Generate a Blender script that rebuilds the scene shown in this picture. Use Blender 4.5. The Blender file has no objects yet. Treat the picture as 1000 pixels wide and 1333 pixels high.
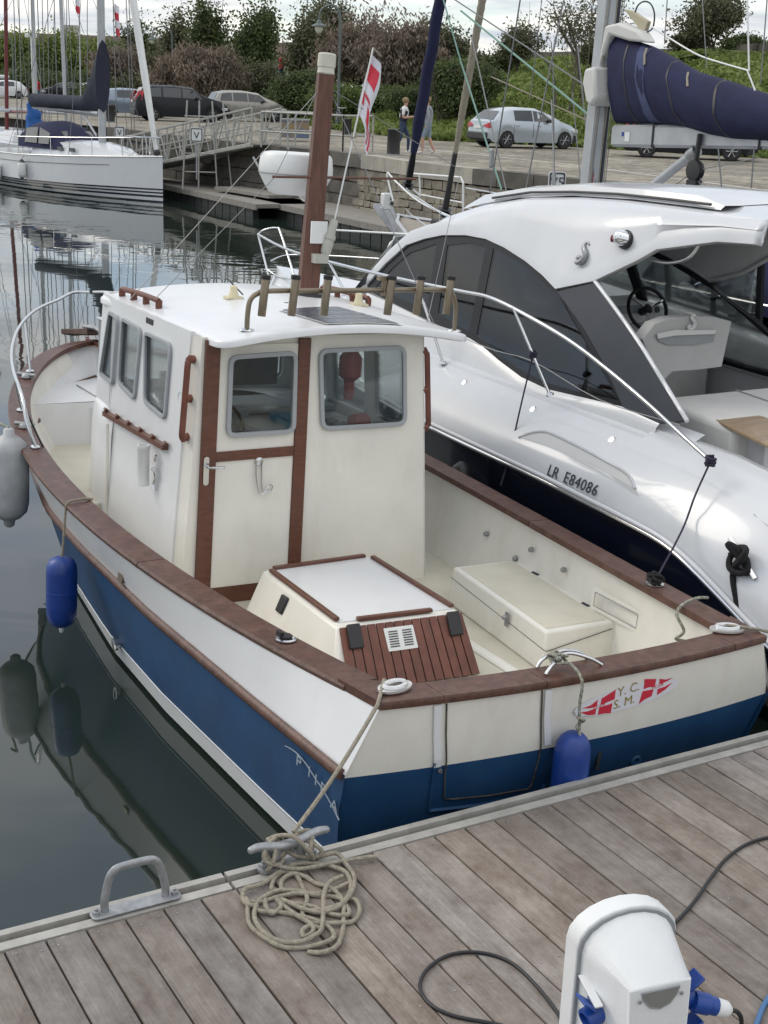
import bpy, math, random
import numpy as np
from mathutils import Vector, Matrix
from mathutils.geometry import tessellate_polygon
random.seed(7)
rad = math.radians
S = bpy.context.scene
C = S.collection

# ------------------------------------------------------------------ camera, sky, sun, exposure
cd = bpy.data.cameras.new('camera'); cam = bpy.data.objects.new('camera', cd); C.objects.link(cam)
FPX = 1800.0
cd.sensor_fit = 'VERTICAL'; cd.sensor_height = 36.0; cd.lens = 36.0 * FPX / 1333.0
cd.clip_start = 0.05; cd.clip_end = 3000
pit = math.atan(551 / FPX); rol = rad(2.1)
F0 = Vector((0, math.cos(pit), -math.sin(pit))); R0 = Vector((1, 0, 0)); U0 = Vector((0, math.sin(pit), math.cos(pit)))
Rv = R0 * math.cos(rol) + U0 * math.sin(rol); Uv = U0 * math.cos(rol) - R0 * math.sin(rol)
cam.matrix_world = Matrix(((Rv.x, Uv.x, -F0.x, 0), (Rv.y, Uv.y, -F0.y, 0), (Rv.z, Uv.z, -F0.z, 3.95), (0, 0, 0, 1)))
S.camera = cam
SUN_EL, SUN_AZ = 38, -72        # azimuth measured from +Y towards +X
W = bpy.data.worlds.new('World'); S.world = W; W.use_nodes = True
nt = W.node_tree; nt.nodes.clear(); N_ = nt.nodes.new; LK = nt.links.new
sky = N_('ShaderNodeTexSky'); sky.sky_type = 'NISHITA'; sky.sun_disc = False
sky.sun_elevation = rad(SUN_EL); sky.sun_rotation = rad(SUN_AZ); sky.air_density = 1.0; sky.dust_density = 0.3; sky.ozone_density = 2.0
bg1 = N_('ShaderNodeBackground'); bg1.inputs[1].default_value = 0.15
LK(sky.outputs[0], bg1.inputs[0])
tc = N_('ShaderNodeTexCoord'); sx = N_('ShaderNodeSeparateXYZ'); LK(tc.outputs['Generated'], sx.inputs[0])
mz = N_('ShaderNodeMath'); mz.operation = 'ADD'; mz.inputs[1].default_value = 0.10; LK(sx.outputs[2], mz.inputs[0])
mz2 = N_('ShaderNodeMath'); mz2.operation = 'MAXIMUM'; mz2.inputs[1].default_value = 0.03; LK(mz.outputs[0], mz2.inputs[0])
dx = N_('ShaderNodeMath'); dx.operation = 'DIVIDE'; LK(sx.outputs[0], dx.inputs[0]); LK(mz2.outputs[0], dx.inputs[1])
dy = N_('ShaderNodeMath'); dy.operation = 'DIVIDE'; LK(sx.outputs[1], dy.inputs[0]); LK(mz2.outputs[0], dy.inputs[1])
cx = N_('ShaderNodeCombineXYZ'); LK(dx.outputs[0], cx.inputs[0]); LK(dy.outputs[0], cx.inputs[1])
no = N_('ShaderNodeTexNoise'); no.inputs['Scale'].default_value = 0.8; no.inputs['Detail'].default_value = 7; no.inputs['Roughness'].default_value = 0.52
LK(cx.outputs[0], no.inputs['Vector'])
cr = N_('ShaderNodeValToRGB'); cr.color_ramp.elements[0].position = 0.40; cr.color_ramp.elements[1].position = 0.55; LK(no.outputs[0], cr.inputs[0])
cr.color_ramp.elements[0].color = (0.50, 0.50, 0.50, 1)
no2 = N_('ShaderNodeTexNoise'); no2.inputs['Scale'].default_value = 1.7; no2.inputs['Detail'].default_value = 5; LK(cx.outputs[0], no2.inputs['Vector'])
cc = N_('ShaderNodeValToRGB'); LK(no2.outputs[0], cc.inputs[0])
cc.color_ramp.elements[0].position = 0.32; cc.color_ramp.elements[0].color = (0.47, 0.53, 0.62, 1)
cc.color_ramp.elements[1].position = 0.62; cc.color_ramp.elements[1].color = (1.0, 0.975, 0.935, 1)
bg2 = N_('ShaderNodeBackground'); LK(cc.outputs[0], bg2.inputs[0])
zr = N_('ShaderNodeMapRange'); zr.inputs[1].default_value = 0.12; zr.inputs[2].default_value = 0.75; zr.inputs[3].default_value = 0.95; zr.inputs[4].default_value = 1.4; LK(sx.outputs[2], zr.inputs[0]); LK(zr.outputs[0], bg2.inputs[1])   # overcast sky, brighter towards the zenith
mx = N_('ShaderNodeMixShader'); LK(cr.outputs[0], mx.inputs[0]); LK(bg1.outputs[0], mx.inputs[1]); LK(bg2.outputs[0], mx.inputs[2])
wo = N_('ShaderNodeOutputWorld'); LK(mx.outputs[0], wo.inputs[0])
sl = bpy.data.lights.new('sun', 'SUN'); sl.energy = 1.0; sl.angle = rad(28); sl.color = (1.0, 0.92, 0.80)
so = bpy.data.objects.new('sun', sl); C.objects.link(so)
sdv = Vector((math.sin(rad(SUN_AZ)) * math.cos(rad(SUN_EL)), math.cos(rad(SUN_AZ)) * math.cos(rad(SUN_EL)), math.sin(rad(SUN_EL))))
so.rotation_euler = sdv.to_track_quat('Z', 'Y').to_euler()
S.view_settings.view_transform = 'Standard'; S.view_settings.look = 'None'; S.view_settings.exposure = 0.27; S.view_settings.gamma = 1
S.view_settings.use_curve_mapping = False
try:
    S.cycles.caustics_reflective = False; S.cycles.caustics_refractive = False
    S.cycles.max_bounces = 7; S.cycles.transparent_max_bounces = 16
except Exception: pass

# ------------------------------------------------------------------ materials
def mat(name, col, rough=0.5, metal=0.0, var=0.0, vs=6.0, bump=0.0, bs=60.0, col2=None, spec=0.5, rnd=0.0, coat=0.0, stretch=None, dirt=None):
    m = bpy.data.materials.new(name); m.use_nodes = True; t = m.node_tree; b = t.nodes['Principled BSDF']
    b.inputs['Roughness'].default_value = rough; b.inputs['Metallic'].default_value = metal
    b.inputs['Specular IOR Level'].default_value = spec; b.inputs['Coat Weight'].default_value = coat
    tcn = t.nodes.new('ShaderNodeTexCoord'); vec = tcn.outputs['Object']
    if stretch:
        mp = t.nodes.new('ShaderNodeMapping'); mp.inputs['Scale'].default_value = stretch; t.links.new(vec, mp.inputs[0]); vec = mp.outputs[0]
    c = (*col, 1)
    b.inputs['Base Color'].default_value = c
    cur = None
    if var > 0 or col2:
        n = t.nodes.new('ShaderNodeTexNoise'); n.inputs['Scale'].default_value = vs; n.inputs['Detail'].default_value = 8; n.inputs['Roughness'].default_value = .62
        t.links.new(vec, n.inputs['Vector'])
        r = t.nodes.new('ShaderNodeValToRGB'); r.color_ramp.elements[0].position = .33; r.color_ramp.elements[1].position = .67
        a = col2 if col2 else tuple(x * (1 - var) for x in col)
        r.color_ramp.elements[0].color = (*a, 1); r.color_ramp.elements[1].color = (*(col if col2 else tuple(min(1, x * (1 + var * .5)) for x in col)), 1)
        t.links.new(n.outputs[0], r.inputs[0]); cur = r.outputs[0]
    if rnd > 0:
        oi = t.nodes.new('ShaderNodeObjectInfo'); mr = t.nodes.new('ShaderNodeMapRange'); mr.inputs[3].default_value = 1 - rnd; mr.inputs[4].default_value = 1 + rnd
        t.links.new(oi.outputs['Random'], mr.inputs[0])
        hs = t.nodes.new('ShaderNodeHueSaturation'); t.links.new(mr.outputs[0], hs.inputs['Value'])
        if cur: t.links.new(cur, hs.inputs['Color'])
        else: hs.inputs['Color'].default_value = c
        cur = hs.outputs[0]
    if dirt:   # (scale, amount, colour) streaky grime with its own shape
        n = t.nodes.new('ShaderNodeTexNoise'); n.inputs['Scale'].default_value = dirt[0]; n.inputs['Detail'].default_value = 10; n.inputs['Roughness'].default_value = .7
        mp = t.nodes.new('ShaderNodeMapping'); mp.inputs['Scale'].default_value = (1, 1, .35); t.links.new(tcn.outputs['Object'], mp.inputs[0]); t.links.new(mp.outputs[0], n.inputs['Vector'])
        r = t.nodes.new('ShaderNodeMapRange'); r.inputs[1].default_value = .5; r.inputs[2].default_value = .8; r.inputs[4].default_value = dirt[1]
        t.links.new(n.outputs[0], r.inputs[0])
        mi = t.nodes.new('ShaderNodeMix'); mi.data_type = 'RGBA'; t.links.new(r.outputs[0], mi.inputs[0])
        if cur: t.links.new(cur, mi.inputs[6])
        else: mi.inputs[6].default_value = c
        mi.inputs[7].default_value = (*dirt[2], 1); cur = mi.outputs[2]
    if cur: t.links.new(cur, b.inputs['Base Color'])
    if bump > 0:
        n = t.nodes.new('ShaderNodeTexNoise'); n.inputs['Scale'].default_value = bs; n.inputs['Detail'].default_value = 6
        t.links.new(vec, n.inputs['Vector']); bp = t.nodes.new('ShaderNodeBump'); bp.inputs['Strength'].default_value = bump; bp.inputs['Distance'].default_value = .01
        t.links.new(n.outputs[0], bp.inputs['Height']); t.links.new(bp.outputs[0], b.inputs['Normal'])
    return m
def glassmat(name, tint=(.75, .8, .8), alpha=.5, rough=.03):
    m = bpy.data.materials.new(name); m.use_nodes = True; t = m.node_tree; b = t.nodes['Principled BSDF']
    t.nodes.remove(b); out = t.nodes['Material Output']
    g = t.nodes.new('ShaderNodeBsdfGlossy'); g.inputs['Roughness'].default_value = rough; g.inputs['Color'].default_value = (1, 1, 1, 1)
    tr = t.nodes.new('ShaderNodeBsdfTransparent'); tr.inputs[0].default_value = (*tint, 1)
    fr = t.nodes.new('ShaderNodeFresnel'); fr.inputs[0].default_value = 1.5
    ad = t.nodes.new('ShaderNodeMath'); ad.operation = 'MULTIPLY_ADD'; ad.inputs[1].default_value = 1.2; ad.inputs[2].default_value = alpha; t.links.new(fr.outputs[0], ad.inputs[0]); ad.inputs[1].default_value = .8; ad.use_clamp = True
    mxs = t.nodes.new('ShaderNodeMixShader'); t.links.new(ad.outputs[0], mxs.inputs[0]); t.links.new(tr.outputs[0], mxs.inputs[1]); t.links.new(g.outputs[0], mxs.inputs[2])
    t.links.new(mxs.outputs[0], out.inputs[0]); return m
M = {}
M['gel'] = mat('white_gelcoat', (.71, .72, .73), .3, var=.06, vs=1.5, coat=.15, bump=.04, bs=8, dirt=(3.5, .18, (.44, .42, .35)))
M['cream'] = mat('cream_gelcoat', (.76, .74, .675), .38, var=.07, vs=2, bump=.08, bs=50, dirt=(3.6, .38, (.52, .45, .33)))
M['deck'] = mat('beige_nonslip', (.60, .57, .47), .7, var=.06, vs=4, bump=.25, bs=260, dirt=(5, .3, (.42, .38, .28)))
M['blue'] = mat('blue_hull_paint', (.018, .070, .170), .5, var=.2, vs=3, spec=.3, dirt=(4, .25, (.06, .12, .18)))
M['teak'] = mat('brown_painted_wood', (.125, .046, .027), .42, var=.3, vs=9, bump=.25, bs=30, stretch=(1, 6, 6), dirt=(6, .25, (.2, .12, .09)))
M['rail'] = mat('weathered_rail_wood', (.100, .043, .029), .42, var=.45, vs=16, bump=.3, bs=60, dirt=(9, .55, (.185, .122, .092)))
M['teak2'] = mat('red_brown_boards', (.15, .05, .032), .5, var=.3, vs=8, bump=.2, bs=30, rnd=.12)
M['steel'] = mat('polished_steel', (.62, .63, .64), .18, 1, bump=.02)
M['bronze'] = mat('stained_bronze_tube', (.24, .20, .145), .42, .7, var=.16, vs=12, bump=.1, bs=80)
M['galv'] = mat('galvanised_steel', (.36, .37, .38), .5, .7, var=.25, vs=25, bump=.1)
M['alu'] = mat('brushed_aluminium', (.52, .53, .54), .4, .7, var=.12, vs=10)
M['alupaint'] = mat('grey_mast_paint', (.42, .44, .46), .4, .3, var=.12, vs=4)
M['frame'] = mat('grey_rubber_window_frame', (.34, .36, .38), .45, var=.05)
M['black'] = mat('black_rubber', (.018, .018, .02), .5, var=.2, bump=.05)
M['blackgloss'] = mat('black_plastic', (.010, .011, .013), .3, var=.2, spec=.25)
M['grey'] = mat('grey_plastic', (.26, .27, .28), .5, var=.08)
M['dgrey'] = mat('charcoal_panel', (.040, .046, .058), .5, var=.08, spec=.3)
M['glass'] = glassmat('clear_glass', (.90, .93, .93), .0)
M['dglass'] = glassmat('tinted_glass', (.20, .215, .22), .0)
M['bgelr'] = mat('glossy_white_gelcoat', (.60, .615, .635), .2, coat=.35, var=.04, vs=1.2, dirt=(2.2, .16, (.42, .42, .40)))
M['navy'] = mat('navy_hull_paint', (.010, .013, .026), .14, coat=.5)
M['canvas'] = mat('navy_canvas', (.012, .015, .055), .9, var=.22, vs=5, bump=.5, bs=14)
M['canvas2'] = mat('faded_navy_canvas', (.06, .075, .16), .9, var=.2, vs=9, bump=.3, bs=40)
M['bluecan'] = mat('bright_blue_canvas', (.02, .10, .33), .85, var=.2, vs=5, bump=.5, bs=10)
M['white'] = mat('white_plastic', (.72, .73, .72), .4, var=.05, dirt=(7, .25, (.45, .44, .38)))
M['pedw'] = mat('white_pedestal_plastic', (.70, .71, .71), .45, var=.04, vs=3, bump=.12, bs=120, dirt=(9, .18, (.40, .38, .33)))
M['fblue'] = mat('blue_vinyl_fender', (.010, .045, .24), .38, var=.2, vs=7, bump=.08, bs=12, dirt=(8, .2, (.06, .10, .22)))
M['fwhite'] = mat('grey_white_fender', (.42, .43, .44), .5, var=.2, vs=6, dirt=(5, .5, (.22, .22, .21)))
M['rope'] = mat('beige_rope', (.34, .305, .24), .9, var=.3, vs=50, bump=1.0, bs=160)
M['ropeg'] = mat('grey_green_rope', (.32, .32, .26), .9, var=.7, vs=70, bump=.8, bs=150)
M['ropep'] = mat('purple_black_rope', (.035, .03, .06), .9, var=.6, vs=80, bump=.8, bs=150)
M['ropek'] = mat('black_rope', (.010, .010, .011), .9, var=.3, vs=60, bump=1, bs=80)
M['cable'] = mat('black_cable', (.012, .012, .014), .45, bump=.05)
M['bcable'] = mat('blue_hose', (.05, .14, .30), .45)
M['sock'] = mat('blue_socket_plastic', (.008, .05, .26), .35, var=.15)
M['lens'] = mat('smoked_lens', (.20, .20, .19), .3, var=.1)
M['solar'] = mat('solar_cells', (.075, .085, .11), .25, var=.25, vs=7, bump=.1, bs=30)
M['red'] = mat('red_plastic', (.42, .03, .03), .5)
M['redglass'] = mat('red_lens', (.18, .01, .025), .1)
M['chrome'] = mat('chrome', (.75, .76, .77), .06, 1)
M['int'] = mat('dark_wood_interior', (.10, .075, .05), .6, var=.3, vs=5)  # dark brown wood with a noise-varied tone
M['intg'] = mat('grey_interior_panel', (.42, .43, .42), .6, var=.1)
M['intw'] = mat('white_interior_panel', (.62, .62, .60), .6, var=.1)
M['cyan'] = mat('pale_blue_interior', (.10, .30, .45), .6)
M['fabric'] = mat('grey_upholstery', (.42, .42, .41), .85, var=.05, bump=.2, bs=120)
M['fabric2'] = mat('light_grey_upholstery', (.60, .60, .58), .8, var=.05, bump=.15, bs=120)
M['paint_red'] = mat('red_print', (.56, .025, .05), .5)
M['paint_wht'] = mat('white_print', (.70, .70, .74), .5)
M['paint_gold'] = mat('gold_print', (.26, .20, .03), .5)
M['paint_blk'] = mat('black_print', (.03, .035, .05), .5)
M['paint_grey'] = mat('silver_print', (.36, .42, .48), .5)
M['pwood'] = mat('varnished_tabletop', (.33, .24, .155), .35, var=.25, vs=4, stretch=(1, 8, 8), coat=.2)
M['spl'] = mat('splash', (.5, .5, .5), .5)
M['concrete'] = mat('pale_concrete', (.36, .34, .29), .85, var=.25, vs=1.2, bump=.5, bs=14, dirt=(2, .75, (.10, .095, .08)), rnd=.10)
M['dstone'] = mat('dark_stained_stone', (.12, .11, .095), .9, var=.45, vs=2, bump=.7, bs=10, dirt=(2, .5, (.045, .05, .03)), rnd=.15)
M['stone'] = mat('rough_wall_stone', (.25, .225, .18), .9, var=.4, vs=3, bump=.8, bs=12, dirt=(2.2, .6, (.085, .08, .06)), rnd=.30)
M['mortar'] = mat('dark_joint', (.055, .05, .042), .95, var=.3)
M['car_silver'] = mat('silver_blue_car_paint', (.42, .47, .51), .25, .35, coat=.6)
M['car_black'] = mat('black_car_paint', (.007, .008, .011), .3, coat=.0, spec=.35)
M['car_beige'] = mat('beige_grey_car_paint', (.30, .285, .26), .3, .35, coat=.5)
M['car_blue'] = mat('grey_blue_car_paint', (.22, .27, .33), .25, .35, coat=.5)
M['car_white'] = mat('white_car_paint', (.66, .68, .70), .25, coat=.5)
M['car_glass'] = mat('car_glass', (.035, .042, .048), .06, coat=.3)
M['tyre'] = mat('tyre_rubber', (.02, .02, .021), .8)
M['rim'] = mat('alloy_rim', (.42, .43, .44), .3, .8)
M['tail'] = mat('red_tail_lamp', (.38, .015, .02), .2)
M['headl'] = mat('clear_headlamp', (.6, .62, .64), .1)
M['dkplas'] = mat('dark_bumper_plastic', (.035, .036, .038), .6)
M['plate'] = mat('white_number_plate', (.7, .7, .7), .5)
M['bark'] = mat('brown_bark', (.10, .085, .065), .9, var=.4, vs=6, bump=.8, bs=20)
M['roof'] = mat('red_brown_roof_tiles', (.10, .068, .055), .9, var=.3, vs=1.5, bump=.5, bs=6)
M['wallp'] = mat('pale_building_render', (.42, .40, .36), .9, var=.1)
M['skin'] = mat('skin', (.50, .30, .22), .6)
M['hair'] = mat('light_brown_hair', (.24, .17, .09), .8)
M['jeans'] = mat('blue_jeans', (.035, .06, .11), .9, var=.2, vs=12)
M['shorts'] = mat('light_blue_shorts', (.22, .28, .34), .9)
M['gshirt'] = mat('grey_sweater', (.26, .28, .31), .9, var=.15, vs=10)
M['wshirt'] = mat('white_shirt', (.66, .66, .66), .9)
M['vest'] = mat('dark_navy_vest', (.015, .018, .03), .9)
M['redc'] = mat('red_jacket', (.45, .03, .04), .9)
M['lampgreen'] = mat('grey_green_lamp_paint', (.10, .13, .125), .5)
M['lampglass'] = mat('frosted_lamp_glass', (.62, .62, .52), .3)
M['maroon'] = mat('maroon_mast_paint', (.13, .02, .022), .4)
M['wire'] = mat('stainless_wire', (.20, .205, .21), .45, .6)
M['wiregreen'] = mat('pale_green_rope', (.22, .36, .31), .9)

# leaf materials: colour by leaf (noise in object space)
def leafmat(name, a, b, tr=.25):
    m = bpy.data.materials.new(name); m.use_nodes = True; t = m.node_tree; p = t.nodes['Principled BSDF']
    n = t.nodes.new('ShaderNodeTexNoise'); n.inputs['Scale'].default_value = 1.3; n.inputs['Detail'].default_value = 9; n.inputs['Roughness'].default_value = .8
    tcn = t.nodes.new('ShaderNodeTexCoord'); t.links.new(tcn.outputs['Object'], n.inputs['Vector'])
    r = t.nodes.new('ShaderNodeValToRGB'); r.color_ramp.elements[0].position = .4; r.color_ramp.elements[1].position = .6
    r.color_ramp.elements[0].color = (*a, 1); r.color_ramp.elements[1].color = (*b, 1); t.links.new(n.outputs[0], r.inputs[0])
    t.links.new(r.outputs[0], p.inputs['Base Color']); p.inputs['Roughness'].default_value = .75
    tl = t.nodes.new('ShaderNodeBsdfTranslucent'); t.links.new(r.outputs[0], tl.inputs[0]); mxs = t.nodes.new('ShaderNodeMixShader'); mxs.inputs[0].default_value = tr
    t.links.new(p.outputs[0], mxs.inputs[1]); t.links.new(tl.outputs[0], mxs.inputs[2]); t.links.new(mxs.outputs[0], t.nodes['Material Output'].inputs[0]); return m
M['leaf_dark'] = leafmat('dark_green_leaves', (.038, .060, .024), (.125, .16, .055))
M['leaf_mid'] = leafmat('mid_green_leaves', (.055, .085, .025), (.14, .19, .05))
M['leaf_olive'] = leafmat('olive_leaves', (.06, .068, .036), (.16, .165, .088))
M['leaf_pink'] = leafmat('tamarisk_brown_pink_plumes', (.10, .082, .058), (.30, .235, .19))
M['leaf_light'] = leafmat('yellow_green_leaves', (.10, .14, .035), (.22, .27, .07))
M['grass'] = leafmat('grass_blades', (.10, .145, .03), (.23, .28, .075), .2)

# ------------------------------------------------------------------ geometry helpers
def V(*a): return Vector(a)
class G:
    def __init__(s): s.v = []; s.f = []; s.m = []; s.cm = 0
    def add(s, vs, fs, m=None):
        o = len(s.v); s.v += [tuple(x) for x in vs]; s.f += [tuple(i + o for i in f) for f in fs]; s.m += [s.cm if m is None else m] * len(fs); return s
    def box(s, c, d, R=None, taper=None, m=None):
        hx, hy, hz = d[0] / 2, d[1] / 2, d[2] / 2; tx, ty = taper or (1, 1)
        p = [(-hx, -hy, -hz), (hx, -hy, -hz), (hx, hy, -hz), (-hx, hy, -hz), (-hx * tx, -hy * ty, hz), (hx * tx, -hy * ty, hz), (hx * tx, hy * ty, hz), (-hx * tx, hy * ty, hz)]
        c = Vector(c)
        if R is not None: p = [c + R @ Vector(q) for q in p]
        else: p = [c + Vector(q) for q in p]
        return s.hexa(p, m)
    def hexa(s, p, m=None):
        return s.add(p, [(3, 2, 1, 0), (4, 5, 6, 7), (0, 1, 5, 4), (1, 2, 6, 5), (2, 3, 7, 6), (3, 0, 4, 7)], m)
    def tube(s, path, r, seg=8, closed=False, rf=None, m=None, flat=None):
        P = [Vector(p) for p in path]; n = len(P)
        T = []
        for i in range(n):
            a = P[(i - 1) % n] if (closed or i > 0) else P[i]; b = P[(i + 1) % n] if (closed or i < n - 1) else P[i]
            T.append((b - a).normalized() if (b - a).length > 1e-9 else Vector((0, 0, 1)))
        up = Vector((0, 0, 1)) if abs(T[0].z) < .9 else Vector((1, 0, 0))
        nn = T[0].cross(up).normalized(); vs = []
        for i in range(n):
            nn = (nn - T[i] * nn.dot(T[i]))
            nn = nn.normalized() if nn.length > 1e-6 else T[i].orthogonal().normalized()
            bb = T[i].cross(nn); rr = r * (rf(i / (n - 1)) if rf else 1)
            for k in range(seg):
                a = 2 * math.pi * k / seg; fl = flat if flat else 1
                vs.append(P[i] + nn * math.cos(a) * rr + bb * math.sin(a) * rr * fl)
        fs = []
        for i in range(n if closed else n - 1):
            j = (i + 1) % n
            for k in range(seg):
                k2 = (k + 1) % seg; fs.append((i * seg + k, i * seg + k2, j * seg + k2, j * seg + k))
        if not closed: fs += [tuple(range(seg))[::-1], tuple((n - 1) * seg + k for k in range(seg))]
        return s.add(vs, fs, m)
    def lathe(s, prof, o=(0, 0, 0), ax=(0, 0, 1), seg=16, m=None):
        o = Vector(o); ax = Vector(ax).normalized(); x = ax.orthogonal().normalized(); y = ax.cross(x); vs = []
        for r, h in prof:
            for k in range(seg):
                a = 2 * math.pi * k / seg; vs.append(o + ax * h + (x * math.cos(a) + y * math.sin(a)) * max(r, 1e-4))
        fs = [(i * seg + k, i * seg + (k + 1) % seg, (i + 1) * seg + (k + 1) % seg, (i + 1) * seg + k) for i in range(len(prof) - 1) for k in range(seg)]
        fs += [tuple(range(seg))[::-1], tuple((len(prof) - 1) * seg + k for k in range(seg))]
        return s.add(vs, fs, m)
    def grid(s, rows, m=None, flip=False, closed=False):
        n = len(rows[0]); vs = [q for r in rows for q in r]; fs = []
        for i in range(len(rows) - 1):
            for j in range(n if closed else n - 1):
                j2 = (j + 1) % n
                f = (i * n + j, i * n + j2, (i + 1) * n + j2, (i + 1) * n + j); fs.append(f[::-1] if flip else f)
        return s.add(vs, fs, m)
    def plate(s, O, X, Y, outer, holes=(), t=.01, m=None, cen=False):
        O = Vector(O); X = Vector(X).normalized(); Y = Vector(Y); Y = (Y - X * Y.dot(X)).normalized(); Nn = X.cross(Y)
        loops = [list(outer)] + [list(h) for h in holes]
        tess = tessellate_polygon([[Vector((a, b, 0)) for a, b in l] for l in loops])
        flat = [q for l in loops for q in l]; n = len(flat)
        o1 = -t / 2 if cen else 0
        vs = [O + X * a + Y * b + Nn * (o1 + t) for a, b in flat] + [O + X * a + Y * b + Nn * o1 for a, b in flat]
        fs = []
        for a, b, c in tess:
            A, B, Cc = flat[a], flat[b], flat[c]; ar = (B[0] - A[0]) * (Cc[1] - A[1]) - (B[1] - A[1]) * (Cc[0] - A[0])
            if ar < 0: b, c = c, b
            fs.append((a, b, c)); fs.append((a + n, c + n, b + n))
        st = 0
        for li, l in enumerate(loops):
            k = len(l); area = sum(l[i][0] * l[(i + 1) % k][1] - l[(i + 1) % k][0] * l[i][1] for i in range(k))
            for i in range(k):
                j = (i + 1) % k; f = (st + i + n, st + j + n, st + j, st + i)
                if (area < 0) != (li > 0): f = f[::-1]
                fs.append(f)
            st += k
        return s.add(vs, fs, m)
    def xf(s, Mx): s.v = [tuple(Mx @ Vector(q)) for q in s.v]; return s
def rrect(x0, y0, x1, y1, r=.05, n=5):
    o = []
    for cx_, cy_, a0 in ((x1 - r, y0 + r, -90), (x1 - r, y1 - r, 0), (x0 + r, y1 - r, 90), (x0 + r, y0 + r, 180)):
        for k in range(n + 1):
            a = rad(a0 + 90 * k / n); o.append((cx_ + r * math.cos(a), cy_ + r * math.sin(a)))
    return o
def rpoly(pts, r, n=4):       # polygon with rounded corners
    o = []; k = len(pts)
    for i in range(k):
        p = Vector(pts[i]).to_2d(); a = Vector(pts[i - 1]).to_2d(); b = Vector(pts[(i + 1) % k]).to_2d()
        da = (a - p); db = (b - p); ra = min(r, da.length * .45); rb = min(r, db.length * .45)
        A = p + da.normalized() * ra; B = p + db.normalized() * rb
        for j in range(n + 1):
            t = j / n; q = A * (1 - t) ** 2 + p * 2 * t * (1 - t) + B * t * t; o.append((q.x, q.y))
    return o
def inset(pts, d):            # shrink polygon (d>0 inward) by edge normals
    k = len(pts); area = sum(pts[i][0] * pts[(i + 1) % k][1] - pts[(i + 1) % k][0] * pts[i][1] for i in range(k)); sg = 1 if area > 0 else -1
    o = []
    for i in range(k):
        p = Vector(pts[i]); a = Vector(pts[i - 1]); b = Vector(pts[(i + 1) % k])
        e1 = (p - a); e2 = (b - p)
        if e1.length < 1e-6: e1 = e2
        if e2.length < 1e-6: e2 = e1
        e1 = e1.normalized(); e2 = e2.normalized()
        n1 = Vector((-e1.y, e1.x)) * sg; n2 = Vector((-e2.y, e2.x)) * sg; nn = (n1 + n2)
        nn = nn.normalized() if nn.length > 1e-6 else n1; c = max(.5, nn.dot(n1)); q = p + nn * d / c; o.append((q.x, q.y))
    return o
def crom(P, n=8, closed=False):
    P = [Vector(p) for p in P]; k = len(P); o = []
    rng = range(k if closed else k - 1)
    for i in rng:
        p0 = P[(i - 1) % k] if (closed or i > 0) else P[0]; p1 = P[i]; p2 = P[(i + 1) % k]; p3 = P[(i + 2) % k] if (closed or i < k - 2) else P[-1]
        for j in range(n):
            t = j / n; o.append(.5 * ((2 * p1) + (p2 - p0) * t + (2 * p0 - 5 * p1 + 4 * p2 - p3) * t * t + (3 * p1 - p0 - 3 * p2 + p3) * t ** 3))
    if not closed: o.append(P[-1])
    return o
def interp(tab, x):
    if x <= tab[0][0]: return tab[0][1]
    for (a, b), (c, d) in zip(tab, tab[1:]):
        if x <= c: return b + (d - b) * (x - a) / (c - a)
    return tab[-1][1]
def obj(name, g, m, parent=None, smooth=None, bevel=0, label=None, kind=None, bseg=2):
    me = bpy.data.meshes.new(name); me.from_pydata(g.v, [], g.f)
    ms = m if isinstance(m, (list, tuple)) else [m]
    for q in ms: me.materials.append(M[q] if isinstance(q, str) else q)
    if len(ms) > 1: me.polygons.foreach_set('material_index', g.m)
    me.update()
    if smooth:
        me.shade_smooth(); me.set_sharp_from_angle(angle=rad(smooth))
    o = bpy.data.objects.new(name, me); C.objects.link(o)
    if parent: o.parent = parent
    if bevel:
        b = o.modifiers.new('bevel', 'BEVEL'); b.width = bevel; b.segments = bseg; b.limit_method = 'ANGLE'; b.angle_limit = rad(35)
        me.shade_smooth(); me.set_sharp_from_angle(angle=rad(50)) if not smooth else None
    if label: o['label'] = label
    if kind: o['kind'] = kind
    return o
def tag(o, label, cat, group=None, kind=None):
    o['label'] = label
    if kind: o['kind'] = kind
    else: o['category'] = cat
    if group: o['group'] = group
    return o
def struct(o): o['kind'] = 'structure'; return o
def thing(name, label, cat, mw=None, group=None, loc=None, rz=0):
    o = bpy.data.objects.new(name, None); C.objects.link(o); o.empty_display_size = .2
    if mw is not None: o.matrix_world = mw
    elif loc is not None: o.location = loc; o.rotation_euler = (0, 0, rz)
    tag(o, label, cat, group); return o
def dup(o, parent=None):
    c = o.copy(); C.objects.link(c); c.parent = parent
    for ch in list(o.children): dup(ch, c)
    return c
def frame_mw(f):
    O, s, u, k = [Vector(q) for q in f]
    return Matrix(((s.x, u.x, k.x, O.x), (s.y, u.y, k.y, O.y), (s.z, u.z, k.z, O.z), (0, 0, 0, 1)))
def text_g(s, size, O, X, Y, align='CENTER', ext=.001, shear=0):
    cu = bpy.data.curves.new('t', 'FONT'); cu.body = s; cu.size = size; cu.align_x = align; cu.align_y = 'CENTER'; cu.extrude = ext; cu.shear = shear; cu.resolution_u = 3
    o = bpy.data.objects.new('t', cu); C.objects.link(o)
    dg = bpy.context.evaluated_depsgraph_get(); me = bpy.data.meshes.new_from_object(o.evaluated_get(dg))
    X = Vector(X).normalized(); Y = Vector(Y); Y = (Y - X * Y.dot(X)).normalized(); Z = X.cross(Y); O = Vector(O)
    g = G(); g.add([O + X * v.co.x + Y * v.co.y + Z * v.co.z for v in me.vertices], [tuple(p.vertices) for p in me.polygons])
    bpy.data.objects.remove(o); bpy.data.curves.remove(cu); bpy.data.meshes.remove(me); return g
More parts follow.
